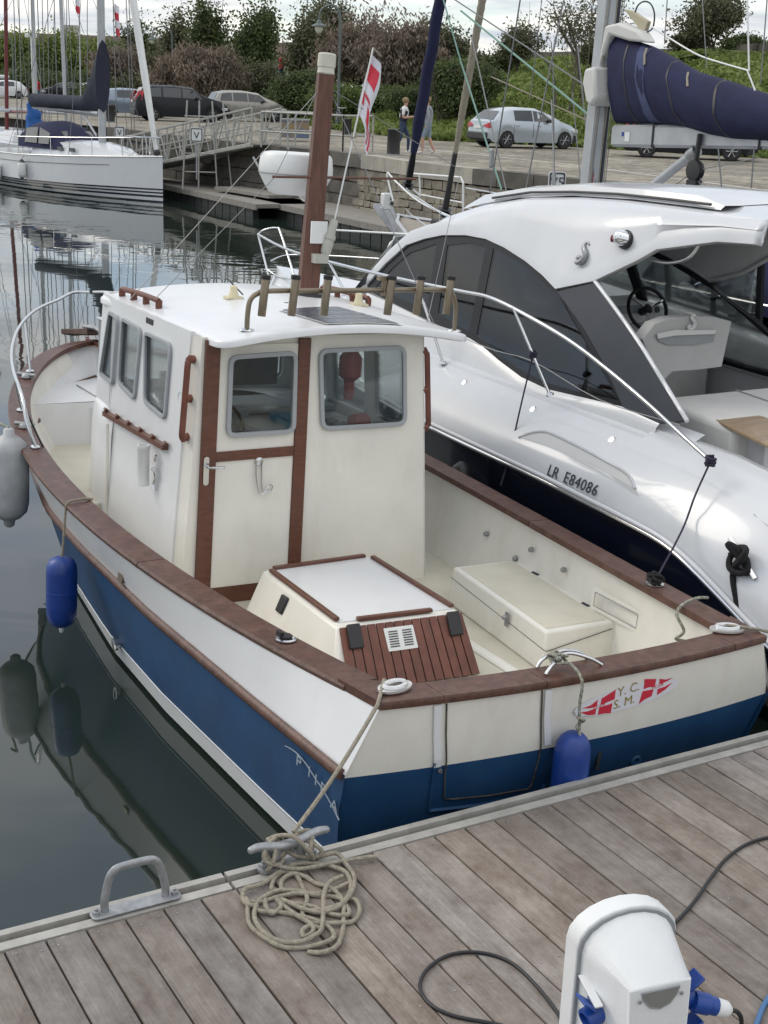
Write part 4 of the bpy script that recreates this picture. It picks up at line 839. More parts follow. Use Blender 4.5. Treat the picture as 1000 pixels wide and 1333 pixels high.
rail_roof(rkp(-.80, 5.0, 0), rkp(-.78, 4.28, 0)); rail_roof(rkp(.95, 5.0, 0), rkp(.98, 4.28, 0))
g = G(); p = Vector((-.915, 4.05, 2.27)); g.box(p, (.05, .15, .045)); obj('black_clip', g, 'black', b1, bevel=.006)
for s_, u in ((-.18, 4.30), (.80, 4.12)):
    c = rkp(s_, u); g = G(); g.box(c + Vector((0, 0, .008)), (.13, .09, .016)); g.lathe([(.045, .01), (.03, .05), (.028, .09), (.01, .10)], c, seg=12); w_ = obj('antenna_base', g, mat('cream_plastic', (.62, .56, .38), .5) if 'crp' not in M else M['crp'], b1, smooth=40); M['crp'] = w_.data.materials[0]
    g = G(); g.tube([c + Vector((-.03, .02, .13)), c + Vector((.07, -.02, .03))], .006, 6); obj('short_aerial', g, 'black', w_)
g = G(); p = Vector((-.86, 4.86, 2.20)); g.lathe([(.03, -.05), (.045, -.03), (.05, .04), (.035, .045)], p, (-.6, .8, -.1), 14); g.box(p + Vector((.05, -.03, .03)), (.08, .06, .09)); obj('search_light', g, 'bronze', b1, smooth=40)
# interior seen through the panes
g = G(); g.box((-.05, 4.62, 1.50), (1.7, .5, .05)); g.box((-.05, 4.42, 1.15), (1.7, .06, .7)); obj('dashboard', g, 'intg', b1, bevel=.01)
g = G(); g.box((.34, 4.05, 1.44), (.9, .9, .06)); g.box((.34, 4.05, .95), (.85, .85, .9)); obj('chart_table', g, 'intw', b1, bevel=.01)
g = G(); g.box((.20, 3.80, 1.50), (.16, .8, .06)); obj('blue_cushion', g, 'cyan', b1, bevel=.01)
g = G(); g.box((.47, 3.75, 1.50), (.32, .10, .03), Matrix.Rotation(.5, 3, 'Z')); g.box((.42, 3.9, 1.50), (.30, .08, .03), Matrix.Rotation(.3, 3, 'Z')); obj('black_tools', g, 'black', b1, bevel=.006)
wh = Vector((-.32, 4.16, 1.46)); wn = Vector((0, -.85, .5)); ox = Vector((1, 0, 0)); oy = wn.normalized().cross(ox) * -1
g = G(); g.tube([wh + ox * .19 * math.cos(a) + oy * .19 * math.sin(a) for a in [2 * math.pi * i / 28 for i in range(28)]], .014, 8, closed=True)
for k in range(5):
    a = 2 * math.pi * k / 5; g.tube([wh, wh + (ox * math.cos(a) + oy * math.sin(a)) * .19], .009, 6)
g.lathe([(.035, -.02), (.04, .01), (.02, .03)], wh, wn, 12); obj('steering_wheel', g, 'int', b1, smooth=50)
g = G(); g.box((-.36, 4.36, 1.30), (.7, .12, .5)); g.box((-.62, 4.3, 1.75), (.28, .02, .22)); obj('instrument_box', g, 'intg', b1, bevel=.01)
g = G(); g.box((.0, 4.68, 1.9), (.8, .03, .5)); obj('wood_panel', g, 'int', b1)
g = G(); g.box((-.1, AW + .75, .46), (1.7, 1.4, .06)); obj('cabin_sole', g, 'int', b1)
g = G(); c = Vector((.47, 3.6, 2.02)); g.lathe([(.04, .23), (.04, .10), (.085, .04), (.085, -.10), (.04, -.14), (.04, -.26), (.03, -.28)], c, seg=14); h_ = tag(obj('red_lantern', g, mat('faded_red_plastic', (.30, .045, .04), .5), smooth=40), 'faded red cylinder lantern hanging inside the wheelhouse behind the aft window', 'lantern'); h_.matrix_world = MW1
g = G(); g.lathe([(.055, -.09), (.06, -.08), (.06, .05), (.05, .06)], (.66, 3.72, 1.54), (1, .2, 0), 14); h_ = tag(obj('red_tin', g, 'red', smooth=40), 'small red tin lying on the chart table inside the wheelhouse', 'tin'); h_.matrix_world = MW1
# rod rack and white tube on the port wall
pA = Vector((-0.971,4.762,1.455)); pB = Vector((-0.969,3.518,1.478))
g = G(); N0 = 5; dd = pB - pA
sec_ = Vector((-.03, 0, 0)); g.hexa([pA + Vector((0, 0, -.02)), pA + Vector((-.06, 0, -.02)), pB + Vector((-.06, 0, -.02)), pB + Vector((0, 0, -.02)), pA + Vector((0, 0, .015)), pA + Vector((-.06, 0, .015)), pB + Vector((-.06, 0, .015)), pB + Vector((0, 0, .015))])
for i in range(6):
    c = pA.lerp(pB, i / 5 * .98 + .01); g.tube([c + Vector((-.02, 0, .01)), c + Vector((-.045, -.01, .035)), c + Vector((-.05, -.05, .03))], .014, 6)
obj('rod_rack', g, 'teak', b1, smooth=40)
c = Vector((-0.980,3.741,1.296)) + Vector((-.10, 0, .0)); g = G(); g.lathe([(.036, -.145), (.044, -.14), (.042, .12), (.046, .125), (.046, .15), (.036, .15), (.034, .05)], c, (0, .02, 1), 16); tb = obj('tube_rod_holder', g, 'white', b1, smooth=40)
g = G(); g.tube(crom([c + Vector((.05, -.05, -.02)), c + Vector((.04, -.10, .0)), c + Vector((.05, -.11, -.06)), c + Vector((.05, -.08, -.11)), c + Vector((.05, -.10, -.16))], 4), .010, 6); obj('steel_clip', g, 'steel', tb, smooth=50)
g = G(); g.tube([c + Vector((.05, -.09, .05)), c + Vector((.05, -.11, .10))], .008, 6); obj('steel_clip', g, 'steel', tb)
g = text_g('POLY', .035, Vector((-0.946,3.379,1.859)) + Vector((-.018, 0, 0)), (0, -1, 0), (.06, 0, 1), ext=.0005); g = G(); g.tube([Vector((-0.946,3.379,1.859)) + Vector((-.017, .045 * math.cos(a), .035 * math.sin(a))) for a in [2 * math.pi * i / 20 for i in range(20)]], .0015, 4, closed=True); obj('faint_round_print', g, 'paint_grey', b1)
# bow rail
def br_pt(sd_, u, f): return Vector((sd_ * (gw(u) - .05 + .03 * f), u, gh(u) + .03 + .40 * f))
for sd_ in (-1, 1):
    pts = [Vector((sd_ * gw(5.02) - sd_ * .10, 5.02, gh(5.02) + .03)), br_pt(sd_, 5.06, .45), br_pt(sd_, 5.14, .80)] + [br_pt(sd_, u, f) for u, f in ((5.35, .95), (5.7, 1.0), (6.1, 1.02), (6.5, 1.04), (6.9, 1.08), (7.3, 1.1), (7.6, 1.1), (7.82, 1.1))]
    pts += [Vector((sd_ * .20, 8.06, gh(8) + .48)), Vector((sd_ * .02, 8.10, gh(8) + .48))]
    g = G(); g.tube(crom(pts, 5), .0145, 10); pr_ = obj('bow_rail', g, 'steel', b1, smooth=60)
    for u, lean in ((5.02, 0), (5.98, -.1), (7.05, .05)):
        foot = Vector((sd_ * (gw(u) - .10), u, gh(u) + .026)); top = br_pt(sd_, u + lean + .08, 1.02)
        g = G(); g.tube([foot, top], .012, 8) if u > 5.1 else g.tube([foot + Vector((0, .05, 0)), br_pt(sd_, 5.16, .85)], .012, 8); s_ = obj('stanchion', g, 'steel', pr_, smooth=60)
        g = G(); g.lathe([(.04, 0), (.038, .008), (.02, .02)], foot + Vector((0, .02, 0)), seg=14); obj('foot_flange', g, 'steel', s_, smooth=40)
# samson post, anchor and stem head
g = G(); g.box((.02, 7.62, gh(7.6) + .17), (.16, .14, .34)); obj('samson_post', g, 'galv', b1, bevel=.008)
g = G(); g.box((.02, 7.62, gh(7.6) + .345), (.20, .18, .012)); obj('post_top', g, 'pchrome', b1, bevel=.003)
an = thing('anchor', 'brown rusty plough anchor stowed on the bow of the fishing boat', 'anchor', MW1 @ Matrix.Translation((0, 8.0, 1.52)))
g = G(); g.tube([(.05, -.35, .02), (.02, .0, .05), (0, .30, .02)], .022, 8); obj('shank', g, 'galv', an, smooth=40)
g = G(); g.hexa([(-.30, .10, -.02), (-.05, .02, -.02), (.0, .35, -.08), (-.12, .32, -.08), (-.30, .12, .03), (-.05, .05, .04), (0, .36, -.02), (-.12, .34, -.02)]); g.hexa([(.05, .02, -.02), (.24, .10, -.02), (.12, .32, -.08), (0, .35, -.08), (.05, .05, .04), (.24, .12, .03), (.12, .34, -.02), (0, .36, -.02)]); obj('fluke', g, mat('rusty_anchor', (.13, .085, .07), .7, var=.4, vs=10), an, bevel=.01)
# mast with light, radar dome, spreader
mb = rkp(.56, 4.52, -.01); mt = Vector((0.646,4.580,4.064))
g = G(); d = (mt - mb).normalized(); x_ = Vector((1, -.25, 0)); x_ = (x_ - d * x_.dot(d)).normalized(); y_ = d.cross(x_)
def mrow(t, a, b): c = mb.lerp(mt, t); return [tuple(c + x_ * p * a + y_ * q * b) for p, q in ((-1, -.8), (-.6, -1), (.6, -1), (1, -.8), (1, .8), (.6, 1), (-.6, 1), (-1, .8))]
M['mast'] = mat('rust_brown_mast_wood', (.120, .050, .032), .5, var=.35, vs=7, bump=.25, bs=25, stretch=(5, 5, .6))
g.grid([mrow(0, .077, .072), mrow(.5, .069, .064), mrow(1, .060, .056)], closed=True); g.f += [tuple(range(8))[::-1], tuple(range(16, 24))]; g.m += [0, 0]; ms_ = obj('mast', g, 'mast', b1, smooth=30)
g = G(); g.lathe([(.13, 0), (.12, .03), (.09, .04)], mb, d, 16); obj('mast_collar', g, 'black', ms_, smooth=40)
g = G(); g.lathe([(.062, 0), (.068, .01), (.064, .03), (.064, .05), (.070, .055), (.070, .145), (.062, .155), (.04, .158)], mt, d, 16); obj('masthead_light', g, mat('aged_white_lens', (.55, .54, .46), .4, var=.1), ms_, smooth=30)
g = G(); g.box(mb.lerp(mt, .30) + x_ * .03 - y_ * .08 + Vector((.0, 0, 0)), (.14, .02, .17)); obj('bracket_plate', g, 'white', ms_, bevel=.003)
fp0 = Vector((0.657,4.440,2.736)); fp1 = Vector((0.722,4.440,2.992)); fp2 = Vector((0.970,4.440,4.286))
g = G(); g.lathe([(.028, -.03), (.042, 0), (.045, .06), (.040, .10), (.048, .105), (.046, .13), (.036, .15), (.034, .24), (.024, .26)], fp0, fp1 - fp0, 14); g.box(fp0 + Vector((-.05, .0, -.05)), (.12, .08, .07)); sk_ = obj('aerial_base', g, mat('aged_plastic', (.42, .42, .37), .5, var=.15), ms_, smooth=40)
g = G(); g.tube([fp1, fp2], .0065, 6); obj('flag_staff', g, 'white', sk_)
M['spread'] = M['mast']
sL = Vector((0.207,4.520,3.288)); sR = Vector((1.483,4.520,3.321))
g = G(); g.tube([sL, sR], .011, 6); obj('crossbar', g, 'mast', ms_)
rcn = Vector((0.654,5.020,3.296))
rd = thing('radar_dome', 'white radar dome bracketed to the brown mast of the fishing boat', 'radar', MW1 @ Matrix.Translation(rcn))
RR = .31
g = G(); g.lathe([(.18, -.165), (.215, -.15), (.255, -.085), (.290, -.02), (.296, -.004)], (0, 0, 0), seg=36); obj('lower_shell', g, 'white', rd, smooth=40)
g = G(); g.lathe([(.296, -.001), (.300, .01), (.298, .06), (.288, .135), (.272, .155), (.22, .165), (.001, .170)], (0, 0, 0), seg=36); obj('upper_shell', g, 'white', rd, smooth=40)
g = G(); g.lathe([(.293, -.006), (.301, -.006), (.301, .001), (.293, .001)], (0, 0, 0), seg=36); obj('seam', g, 'grey', rd)
g = G(); g.hexa([(-.08, -.10, -.115), (.22, -.10, -.115), (.22, .10, -.115), (-.08, .10, -.115), (-.10, -.12, -.10), (.24, -.12, -.10), (.24, .12, -.10), (-.10, .12, -.10)]); g.hexa([(.08, -.02, -.22), (.2, -.02, -.22), (.2, .02, -.22), (.08, .02, -.22), (-.03, -.02, -.11), (.2, -.02, -.11), (.2, .02, -.11), (-.03, .02, -.11)]); obj('bracket', g, 'white', rd, bevel=.01)
# stays
for a, b in (((mt + Vector((-.05, 0, -.12))), Vector((-.85, 2.6 + 2.1, 2.33))), (mt + Vector((.05, 0, -.12)), Vector((1.05, 3.4, 2.33)))): 
    g = G(); g.tube([a, b], .0035, 5); obj('stay', g, 'wire', ms_)
g = G(); a = sL + Vector((.02, 0, 0)); g.tube([mt + Vector((-.05, 0, -.1)), a, rkp(-.7, 4.6)], .003, 5); obj('stay', g, 'wire', ms_)
g = G(); g.tube([mt + Vector((.05, 0, -.1)), Vector((1.570,4.000,3.425)), rkp(1.05, 3.5)], .003, 5); obj('stay', g, 'wire', ms_)
# flag on its staff
fd = (fp2 - fp1).normalized()
ft = thing('club_flag', 'white swallow-tailed flag with red print hanging limp from the staff above the fishing boat', 'flag', MW1 @ Matrix.Translation(fp2))
def flagpt(u_, v_):   # u_ 0 hoist..1 fly ; v_ 0 top..1 bottom
    pts = (fp2 - fd * (.02 + .45 * v_)) - fp2
    fold = .030 * math.sin(u_ * 7 + v_ * 2)
    return pts + Vector((.075 * u_ + .02 * u_ * math.sin(3 * v_ * 3), fold - .03 * u_, -.14 * u_ - .20 * u_ * v_))
N0 = 16
g = G(); g.grid([[tuple(flagpt(i / N0, j / N0 * (1 - .0 * i))) for j in range(N0 + 1)] for i in range(N0 + 1)]); cl = obj('cloth', g, mat('flag_white', (.66, .66, .72), .85), ft, smooth=80)
def patch(u0, v0, u1, v1, off=-.004):
    g = G(); n = 8; g.grid([[tuple(flagpt(u0 + (u1 - u0) * i / n, v0 + (v1 - v0) * j / n) + Vector((-.003, off, 0))) for j in range(n + 1)] for i in range(n + 1)]); obj('red_print', g, 'paint_red', cl, smooth=80)
patch(.18, .14, .62, .40); patch(.12, .58, .20, .80); patch(.22, .58, .52, .64); patch(.36, .70, .72, .92); patch(.80, .72, .86, .95); patch(.92, .74, .98, .97)
g = G(); g.tube([Vector((0, 0, 0)), Vector((.015, -.01, -.02)), Vector((.07, -.02, -.06))], .006, 5); obj('halyard_tail', g, 'rope', ft)
g = G(); k_ = fp1.lerp(fp2, .48) - fp2; g.tube(crom([k_ + Vector((-.06, 0, .01)), k_ + Vector((0, -.01, 0)), k_ + Vector((.03, -.01, .02)), k_ + Vector((0, .01, .03)), k_], 4), .006, 5); obj('halyard_knot', g, 'rope', ft)
# ---- fenders
def fender(name, label, c, L_, r, m, axis=(0, 0, 1), frame=MW1, group=None, seg=20):
    t = thing(name, label, 'fender', frame @ Matrix.Translation(Vector(c)))
    g = G(); pr = [(r * .22, -L_ / 2), (r * .30, -L_ / 2 + .01), (r * .34, -L_ / 2 + .05), (r * .62, -L_ / 2 + .075), (r * .88, -L_ / 2 + .12), (r, -L_ / 2 + .19), (r * 1.0, 0), (r, L_ / 2 - .19), (r * .88, L_ / 2 - .12), (r * .62, L_ / 2 - .075), (r * .34, L_ / 2 - .05), (r * .30, L_ / 2 - .01), (r * .22, L_ / 2)]
    g.lathe(pr, (0, 0, 0), axis, seg); obj('body', g, m, t, smooth=60); return t
def rope_thing(name, label, pts, r, m, frame=MW1, cat='rope'):
    b = Vector(pts[0]); g = G(); g.tube(crom([Vector(p) - b for p in pts], 6), r, 7); o = obj(name, g, m, smooth=60); o.matrix_world = frame @ Matrix.Translation(b); tag(o, label, cat); return o
t = thing('blue_fender', 'blue cylindrical fender hanging on the port side of the fishing boat', 'fender', MW1 @ Matrix.Translation((-1.68, 3.70, .44)))
g = G(); g.lathe([(.015, -.275), (.05, -.26), (.085, -.235), (.105, -.18), (.108, -.1), (.108, .14), (.104, .185), (.085, .225), (.05, .245), (.03, .25)], seg=22); obj('body', g, 'fblue', t, smooth=60)
g = G(); g.lathe([(.109, -.006), (.111, 0), (.109, .006)], seg=22); obj('ring', g, 'fblue', t, smooth=60)
g = G(); g.lathe([(.012, -.31), (.018, -.29), (.012, -.27)], seg=8); obj('end_eye', g, 'white', t)
rope_thing('fender_rope', 'thin brown rope over the port rail holding the blue fender', [(-1.68, 3.70, .68), (-1.67, 3.70, .80), (-1.65, 3.72, 1.0), (-1.64, 3.72, gh(3.7) + .02), (-1.60, 3.73, gh(3.7) + .038), (-1.50, 3.75, gh(3.7) + .04), (-1.44, 3.77, gh(3.7) + .025)], .009, 'rope')
t = thing('white_fender', 'large dirty white fender hanging from the bow rail at the left edge', 'fender', MW1 @ Matrix.Translation(Vector((-1.640,5.157,0.880))))
g = G(); g.lathe([(.02, -.40), (.04, -.385), (.045, -.345), (.09, -.32), (.138, -.27), (.152, -.20), (.154, 0), (.150, .22), (.13, .28), (.085, .32), (.045, .345), (.04, .39), (.02, .40)], seg=24); obj('body', g, 'fwhite', t, smooth=60)
rope_thing('fender_rope', 'pale rope tying the dirty white fender to the bow rail', [tuple(Vector((-1.640,5.157,0.880)) + Vector((0, 0, .40))), (-1.66, 5.5, 1.30), (-1.58, 5.66, 1.55), (-1.56, 5.7, 1.62), (-1.60, 5.75, 1.60)], .010, 'ropeg')
t = thing('blue_fender', 'blue cylindrical fender hanging behind the transom next to the club sticker', 'fender', MW1 @ Matrix.Translation((-.19, -.170, .54)))
g = G(); g.lathe([(.02, -.27), (.06, -.25), (.086, -.21), (.096, -.15), (.097, .13), (.091, .18), (.072, .22), (.045, .245), (.02, .25)], seg=22); obj('body', g, 'fblue', t, smooth=60)
ko = []
for k in range(26): a = k * .9; ko.append((-.20 + .035 * math.cos(a), .02 + .04 * math.sin(a * 1.3), 1.135 + .022 * math.sin(a * .8)))
rope_thing('fender_rope', 'grey and green flecked rope knotted on the stern cleat holding the blue transom fender', ko + [(-.17, -.05, 1.12), (-.165, -.15, 1.07), (-.17, -.16, .95), (-.175, -.18, .85), (-.18, -.20, .78)], .0085, 'ropeg')
ko = [(-.176 + .02 * math.cos(k * 1.1), -.19 + .015 * math.sin(k * 1.1), .85 + .03 * math.sin(k * .5)) for k in range(10)]
rope_thing('rope_knot', 'small knot in the rope above the blue transom fender', ko, .008, 'ropeg')
rope_thing('tie_rope', 'short knotted rope over the starboard quarter rail', [(1.42, .62, 1.07), (1.33, .62, 1.078), (1.20, .60, 1.06), (1.12, .56, 1.02), (1.14, .50, .93), (1.10, .52, .88), (1.16, .5, .86), (1.11, .48, .82), (1.15, .5, .79), (1.10, .50, .70)], .010, 'ropeg')
rope_thing('bow_lashing', 'dark line lashed from the bow rail down to the port deck', [(-1.50, 5.35, 1.50), (-1.45, 5.2, 1.3), (-1.38, 4.95, 1.05), (-1.33, 4.8, .92)], .007, 'ropek')
rope_thing('stern_line', 'grey line running from the starboard stern fairlead towards the white cruiser', [(1.12, .14, 1.10), (1.3, .05, 1.08), (1.8, -.05, .95), (2.3, -.1, .85)], .010, 'rope')

# ================================================================== the white motor cruiser alongside
b2 = thing('motor_cruiser', 'sleek white motor cruiser with navy hull and dark arched side windows beside the fishing boat', 'motor boat', MW2)
HB = [(-.5, 1.56), (0, 1.62), (1, 1.65), (5, 1.65), (6.5, 1.58), (8, 1.35), (9.3, .98), (10.3, .55), (11, .15), (11.25, .0)]
RKT = [(-.5, .44), (.5, .60), (1.2, .90), (1.65, 1.02), (3, 1.09), (5, 1.15), (8, 1.32), (11.25, 1.5)]
K3 = [(-.5, 1.0), (.3, 1.24), (.9, 1.44), (1.6, 1.52), (3, 1.54), (5, 1.58), (8, 1.62), (11.25, 1.68)]
CS = 3.6
def s2(u, k):     # port side surface above the rub rail
    hb = interp(HB, u); r = interp(RKT, u); k3 = interp(K3, u); t = max(0, min(1.2, (k - r) / max(.1, k3 - r)))
    fl = min(1, hb / 1.0)
    return CS - hb + fl * interp([(0, 0), (.25, .02), (.5, .10), (.8, .25), (1.0, .42), (1.2, .6)], t)
UU = [-.5, -.2, .1, .4, .7, 1.0, 1.3, 1.6, 2, 2.5, 3, 3.5, 4, 4.5, 5, 5.5, 6, 6.5, 7, 7.5, 8, 8.5, 9, 9.5, 10, 10.4, 10.7, 11, 11.15, 11.25]
g = G(); gn = G()
for sd_ in (-1, 1):
    fx = (lambda q: q) if sd_ < 0 else (lambda q: (2 * CS - q[0], q[1], q[2]))
    rows = []; rn = []
    for u in UU:
        r = interp(RKT, u); k3 = interp(K3, u)
        rows.append([fx((s2(u, r + (k3 - r) * t), u, r + (k3 - r) * t)) for t in (0, .12, .25, .38, .5, .65, .8, .92, 1.0)])
        hb = interp(HB, u); uo = min(u, 11.25); rn.append([fx((CS - hb + .01, u, r)), fx((CS - hb * .98 + .03, u - .1 * (u > 8), r * .5)), fx((CS - hb * .9 + .05, u - .35 * (u > 8), 0)), fx((CS - hb * .6, u - .8 * (u > 8), -.4))])
    g.grid(rows, flip=(sd_ < 0)); gn.grid(rn, flip=(sd_ > 0))
obj('topside', g, 'bgelr', b2, smooth=60); obj('lower_hull', gn, 'navy', b2, smooth=60)
g = G(); q = [(CS - w, -.5, k) for w, k in ((1.3, 1.0), (1.56, .44), (1.5, 0), (1.0, -.4))]; g.add(q + [(2 * CS - a, b, c) for a, b, c in q[::-1]], [tuple(range(8))]); obj('transom', g, 'bgelr', b2)
for sd_ in (-1, 1):
    P = [(CS + sd_ * (interp(HB, u) + .02), u, interp(RKT, u)) for u in UU]
    g = G(); g.tube(crom([p for p in P], 3), .022, 8); obj('rub_rail', g, 'chrome', b2, smooth=60)
    g = G(); g.tube(crom([(p[0], p[1], p[2] + .035) for p in P], 3), .020, 8); obj('rub_rail_base', g, 'bgelr', b2, smooth=60)
# deck
g = G(); g.grid([[(s2(u, interp(K3, u)), u, interp(K3, u)), (2 * CS - s2(u, interp(K3, u)), u, interp(K3, u))] for u in UU if u >= 6.4]); 
for u0, u1 in ((2.0, 6.5),):
    for sd_ in (-1, 1):
        rows = []
        for i in range(10):
            u = u0 + (u1 - u0) * i / 9; a = s2(u, interp(K3, u)); b = 2.56 + .05; k = interp(K3, u)
            rows.append([(a if sd_ < 0 else 2 * CS - a, u, k), ((a + b) / 2 if sd_ < 0 else 2 * CS - (a + b) / 2, u, k + .04), (b if sd_ < 0 else 2 * CS - b, u, k + .10)])
        g.grid(rows, flip=(sd_ > 0))
# coaming aft
for sd_ in (-1, 1):
    fx = (lambda q: q) if sd_ < 0 else (lambda q: (2 * CS - q[0], q[1], q[2]))
    rows = []
    for u in (-.5, -.1, .3, .8, 1.2, 1.6, 2.0, 2.4):
        k = interp(K3, u); a = s2(u, k); rows.append([fx((a, u, k)), fx((a + .10, u, k + .06)), fx((a + .22, u, k + .05)), fx((a + .27, u, k - .02)), fx((a + .30, u, .92))])
    g.grid(rows, flip=(sd_ > 0))
obj('deck', g, 'bgelr', b2, smooth=50)
# superstructure side shell (dark window band) on each side
EA = [(q[1], q[2]) for q in [(2.627,7.062,2.012),(2.712,6.835,2.255),(2.786,6.568,2.466),(2.817,6.293,2.555),(2.840,6.001,2.622),(2.854,5.613,2.662),(2.854,5.282,2.663),(2.840,4.964,2.623),(2.814,4.590,2.547),(2.786,4.295,2.466),(2.756,4.061,2.382)]]
WBt = [(q[1], q[2]) for q in [(2.505,2.794,1.665),(2.487,3.746,1.613),(2.496,4.134,1.640),(2.521,4.500,1.710),(2.547,4.809,1.783),(2.558,5.054,1.817),(2.554,5.462,1.806),(2.571,5.834,1.854),(2.589,6.371,1.904),(2.604,7.018,1.948)]]
pan = [[(q[1], q[2]) for q in l] for l in ([(2.629,6.907,2.017),(2.704,6.712,2.232),(2.765,6.486,2.409),(2.812,6.074,2.542),(2.610,5.865,1.964),(2.613,6.198,1.974)], [(2.814,5.886,2.548),(2.834,5.576,2.603),(2.833,5.269,2.602),(2.578,5.089,1.873),(2.590,5.395,1.908),(2.605,5.664,1.951)], [(2.833,5.146,2.603),(2.799,4.564,2.504),(2.737,3.997,2.328),(2.669,3.552,2.133),(2.597,3.188,1.927),(2.521,2.837,1.709),(2.509,3.308,1.674),(2.505,3.776,1.664),(2.517,4.170,1.698),(2.536,4.525,1.752),(2.576,4.960,1.866)])]
sc2 = math.sqrt(1 + .35 ** 2)
TO = lambda l: [(-u, (k - 1.65) * sc2) for u, k in l]
pil = [(q[1], q[2]) for q in [(2.752,4.054,2.371),(2.799,3.624,2.503),(2.668,2.843,2.130),(2.519,2.118,1.705),(2.507,2.207,1.669),(2.495,2.359,1.636),(2.505,2.794,1.665),(2.591,3.149,1.910),(2.678,3.587,2.158)]]
for sd_ in (-1, 1):
    if sd_ < 0: O_, X_, Y_ = (2.5, 0, 1.65), (0, -1, 0), (.35, 0, 1); cv = lambda l: l
    else: O_, X_, Y_ = (2 * CS - 2.5, 0, 1.65), (0, 1, 0), (-.35, 0, 1); cv = lambda l: [(-a, b) for a, b in l]
    X3 = Vector(X_); Y3 = Vector(Y_).normalized(); N3 = X3.cross(Y3)
    g = G(); g.plate(Vector(O_), X3, Y3, cv(TO(EA + WBt)), [cv(TO(p)) for p in pan], t=.03, cen=True); sw = obj('side_window_frame', g, 'blackgloss', b2)
    for p in pan:
        g = G(); g.plate(Vector(O_) + N3 * .004, X3, Y3, cv(inset(TO(p), -.012)), t=.006); obj('pane', g, 'dglass' if sd_ < 0 else 'glass', sw)
    if sd_ > 0: continue
    g = G(); g.plate(Vector(O_) - N3 * .01, X3, Y3, cv(TO(pil)), t=.034); pl2 = obj('charcoal_pillar', g, 'dgrey', b2, bevel=.008)
    edge = cv(TO([(q[1], q[2]) for q in [(2.803,3.631,2.515),(2.737,3.232,2.328),(2.670,2.846,2.135),(2.595,2.463,1.922),(2.521,2.088,1.711)]]))
    g = G(); g.tube(crom([Vector(O_) + X3 * a + Y3 * b + N3 * .02 for a, b in edge], 4), .018, 6); obj('pillar_trim', g, 'bgelr', pl2, smooth=60)
    g = G(); rows = []
    for (u, k) in [(2.35, 1.64)] + WBt: 
        u2 = min(u, 7.2); a = 2.5 + .35 * (k - 1.65); f = (lambda x: x) if sd_ < 0 else (lambda x: 2 * CS - x)
        rows.append([(f(a - .015), u, k + .01), (f(a - .05), u, k - .03), (f(min(a - .06, 2.45)), u, interp(K3, u) + .02)])
    g.grid(rows, flip=(sd_ > 0)); obj('window_sill', g, 'bgelr', b2, smooth=60)
# roof shell
E2 = [(q[1], q[2]) for q in [(2.627,7.062,2.012),(2.712,6.835,2.255),(2.786,6.568,2.466),(2.817,6.293,2.555),(2.840,6.001,2.622),(2.854,5.613,2.662),(2.854,5.282,2.663),(2.840,4.964,2.623),(2.814,4.590,2.547),(2.786,4.295,2.466),(2.756,4.061,2.382),(2.799,3.624,2.503),(2.869,3.218,2.705),(2.910,3.018,2.823),(2.954,2.419,2.946)]]
E2 = E2 + [(2.2, 2.96), (2.0, 2.97)]
QT = [(2.0, 3.15), (3.1, 3.15), (3.7, 3.145), (4.3, 3.12), (5.0, 3.06), (5.73, 2.94), (6.26, 2.81), (6.82, 2.60), (7.26, 2.36), (7.7, 2.05)]
rows = []; EE = []
for i in range(len(E2) - 1):
    for j in range(3): t = j / 3; EE.append((E2[i][0] + (E2[i + 1][0] - E2[i][0]) * t, E2[i][1] + (E2[i + 1][1] - E2[i][1]) * t))
EE.append(E2[-1])
for u, k in EE:
    a = 2.5 + .35 * (k - 1.65); q = interp(QT, u + .15 * max(0, (u - 5) / 2)); q = max(q, k + .16); st_ = 2.98 + .0 * u
    p = [(a, u, k), (a - .035, u, k + .015), (a - .02, u, k + .10), (a + .01, u, k + .15), (a + (st_ - a) * .45 - .03, u, k + (q - k) * .62), (a + (st_ - a) * .85, u, k + (q - k) * .90), (st_ + .06, u, q), (st_ + .22, u, q + .012), (3.32, u, q + .045), (CS, u, q + .055)]
    p = p + [(2 * CS - x, y, z_) for x, y, z_ in p[-2::-1]]
    rows.append(p)
g = G(); g.grid(rows, flip=True); ro = obj('hardtop', g, 'bgelr', b2, smooth=38)
sm = ro.modifiers.new('thick', 'SOLIDIFY'); sm.thickness = .045; sm.offset = -1
# raised sunroof on the hardtop and windscreen
g = G(); rows = []
for u in (2.6, 2.9, 3.6, 4.4, 5.2, 5.8, 6.1):
    q = interp(QT, u) + .05; h = .0 if u in (2.6, 6.1) else .075
    rows.append([(3.10, u, q - .03), (3.14, u, q + h * .7), (3.3, u, q + h), (CS, u, q + h + .01), (3.9, u, q + h), (4.06, u, q + h * .7), (4.10, u, q - .03)])
g.grid(rows, flip=True); sr = obj('sunroof', g, 'bgelr', b2, smooth=40)
g = G(); g.tube([(3.09, u, interp(QT, u) + .052) for u in (2.7, 3.2, 3.8, 4.4, 5.0, 5.6)], .012, 6); obj('sunroof_seal', g, 'black', sr)
g = G(); w0 = [(2.72, 7.0, 2.15), (3.0, 7.2, 2.48), (CS, 7.3, 2.56), (4.2, 7.2, 2.48), (4.48, 7.0, 2.15)]; w1 = [(2.6, 7.1, 1.78), (2.9, 8.0, 1.76), (CS, 8.4, 1.76), (4.3, 8.0, 1.76), (4.6, 7.1, 1.78)]
g.grid([w0, w1]); obj('windscreen', g, 'dglass', b2)
g = G(); g.grid([w1, [(2.45, 7.1, 1.6), (2.7, 8.4, 1.62), (CS, 9.2, 1.64), (4.5, 8.4, 1.62), (4.75, 7.1, 1.6)]]); obj('foredeck_crown', g, 'bgelr', b2, smooth=60)
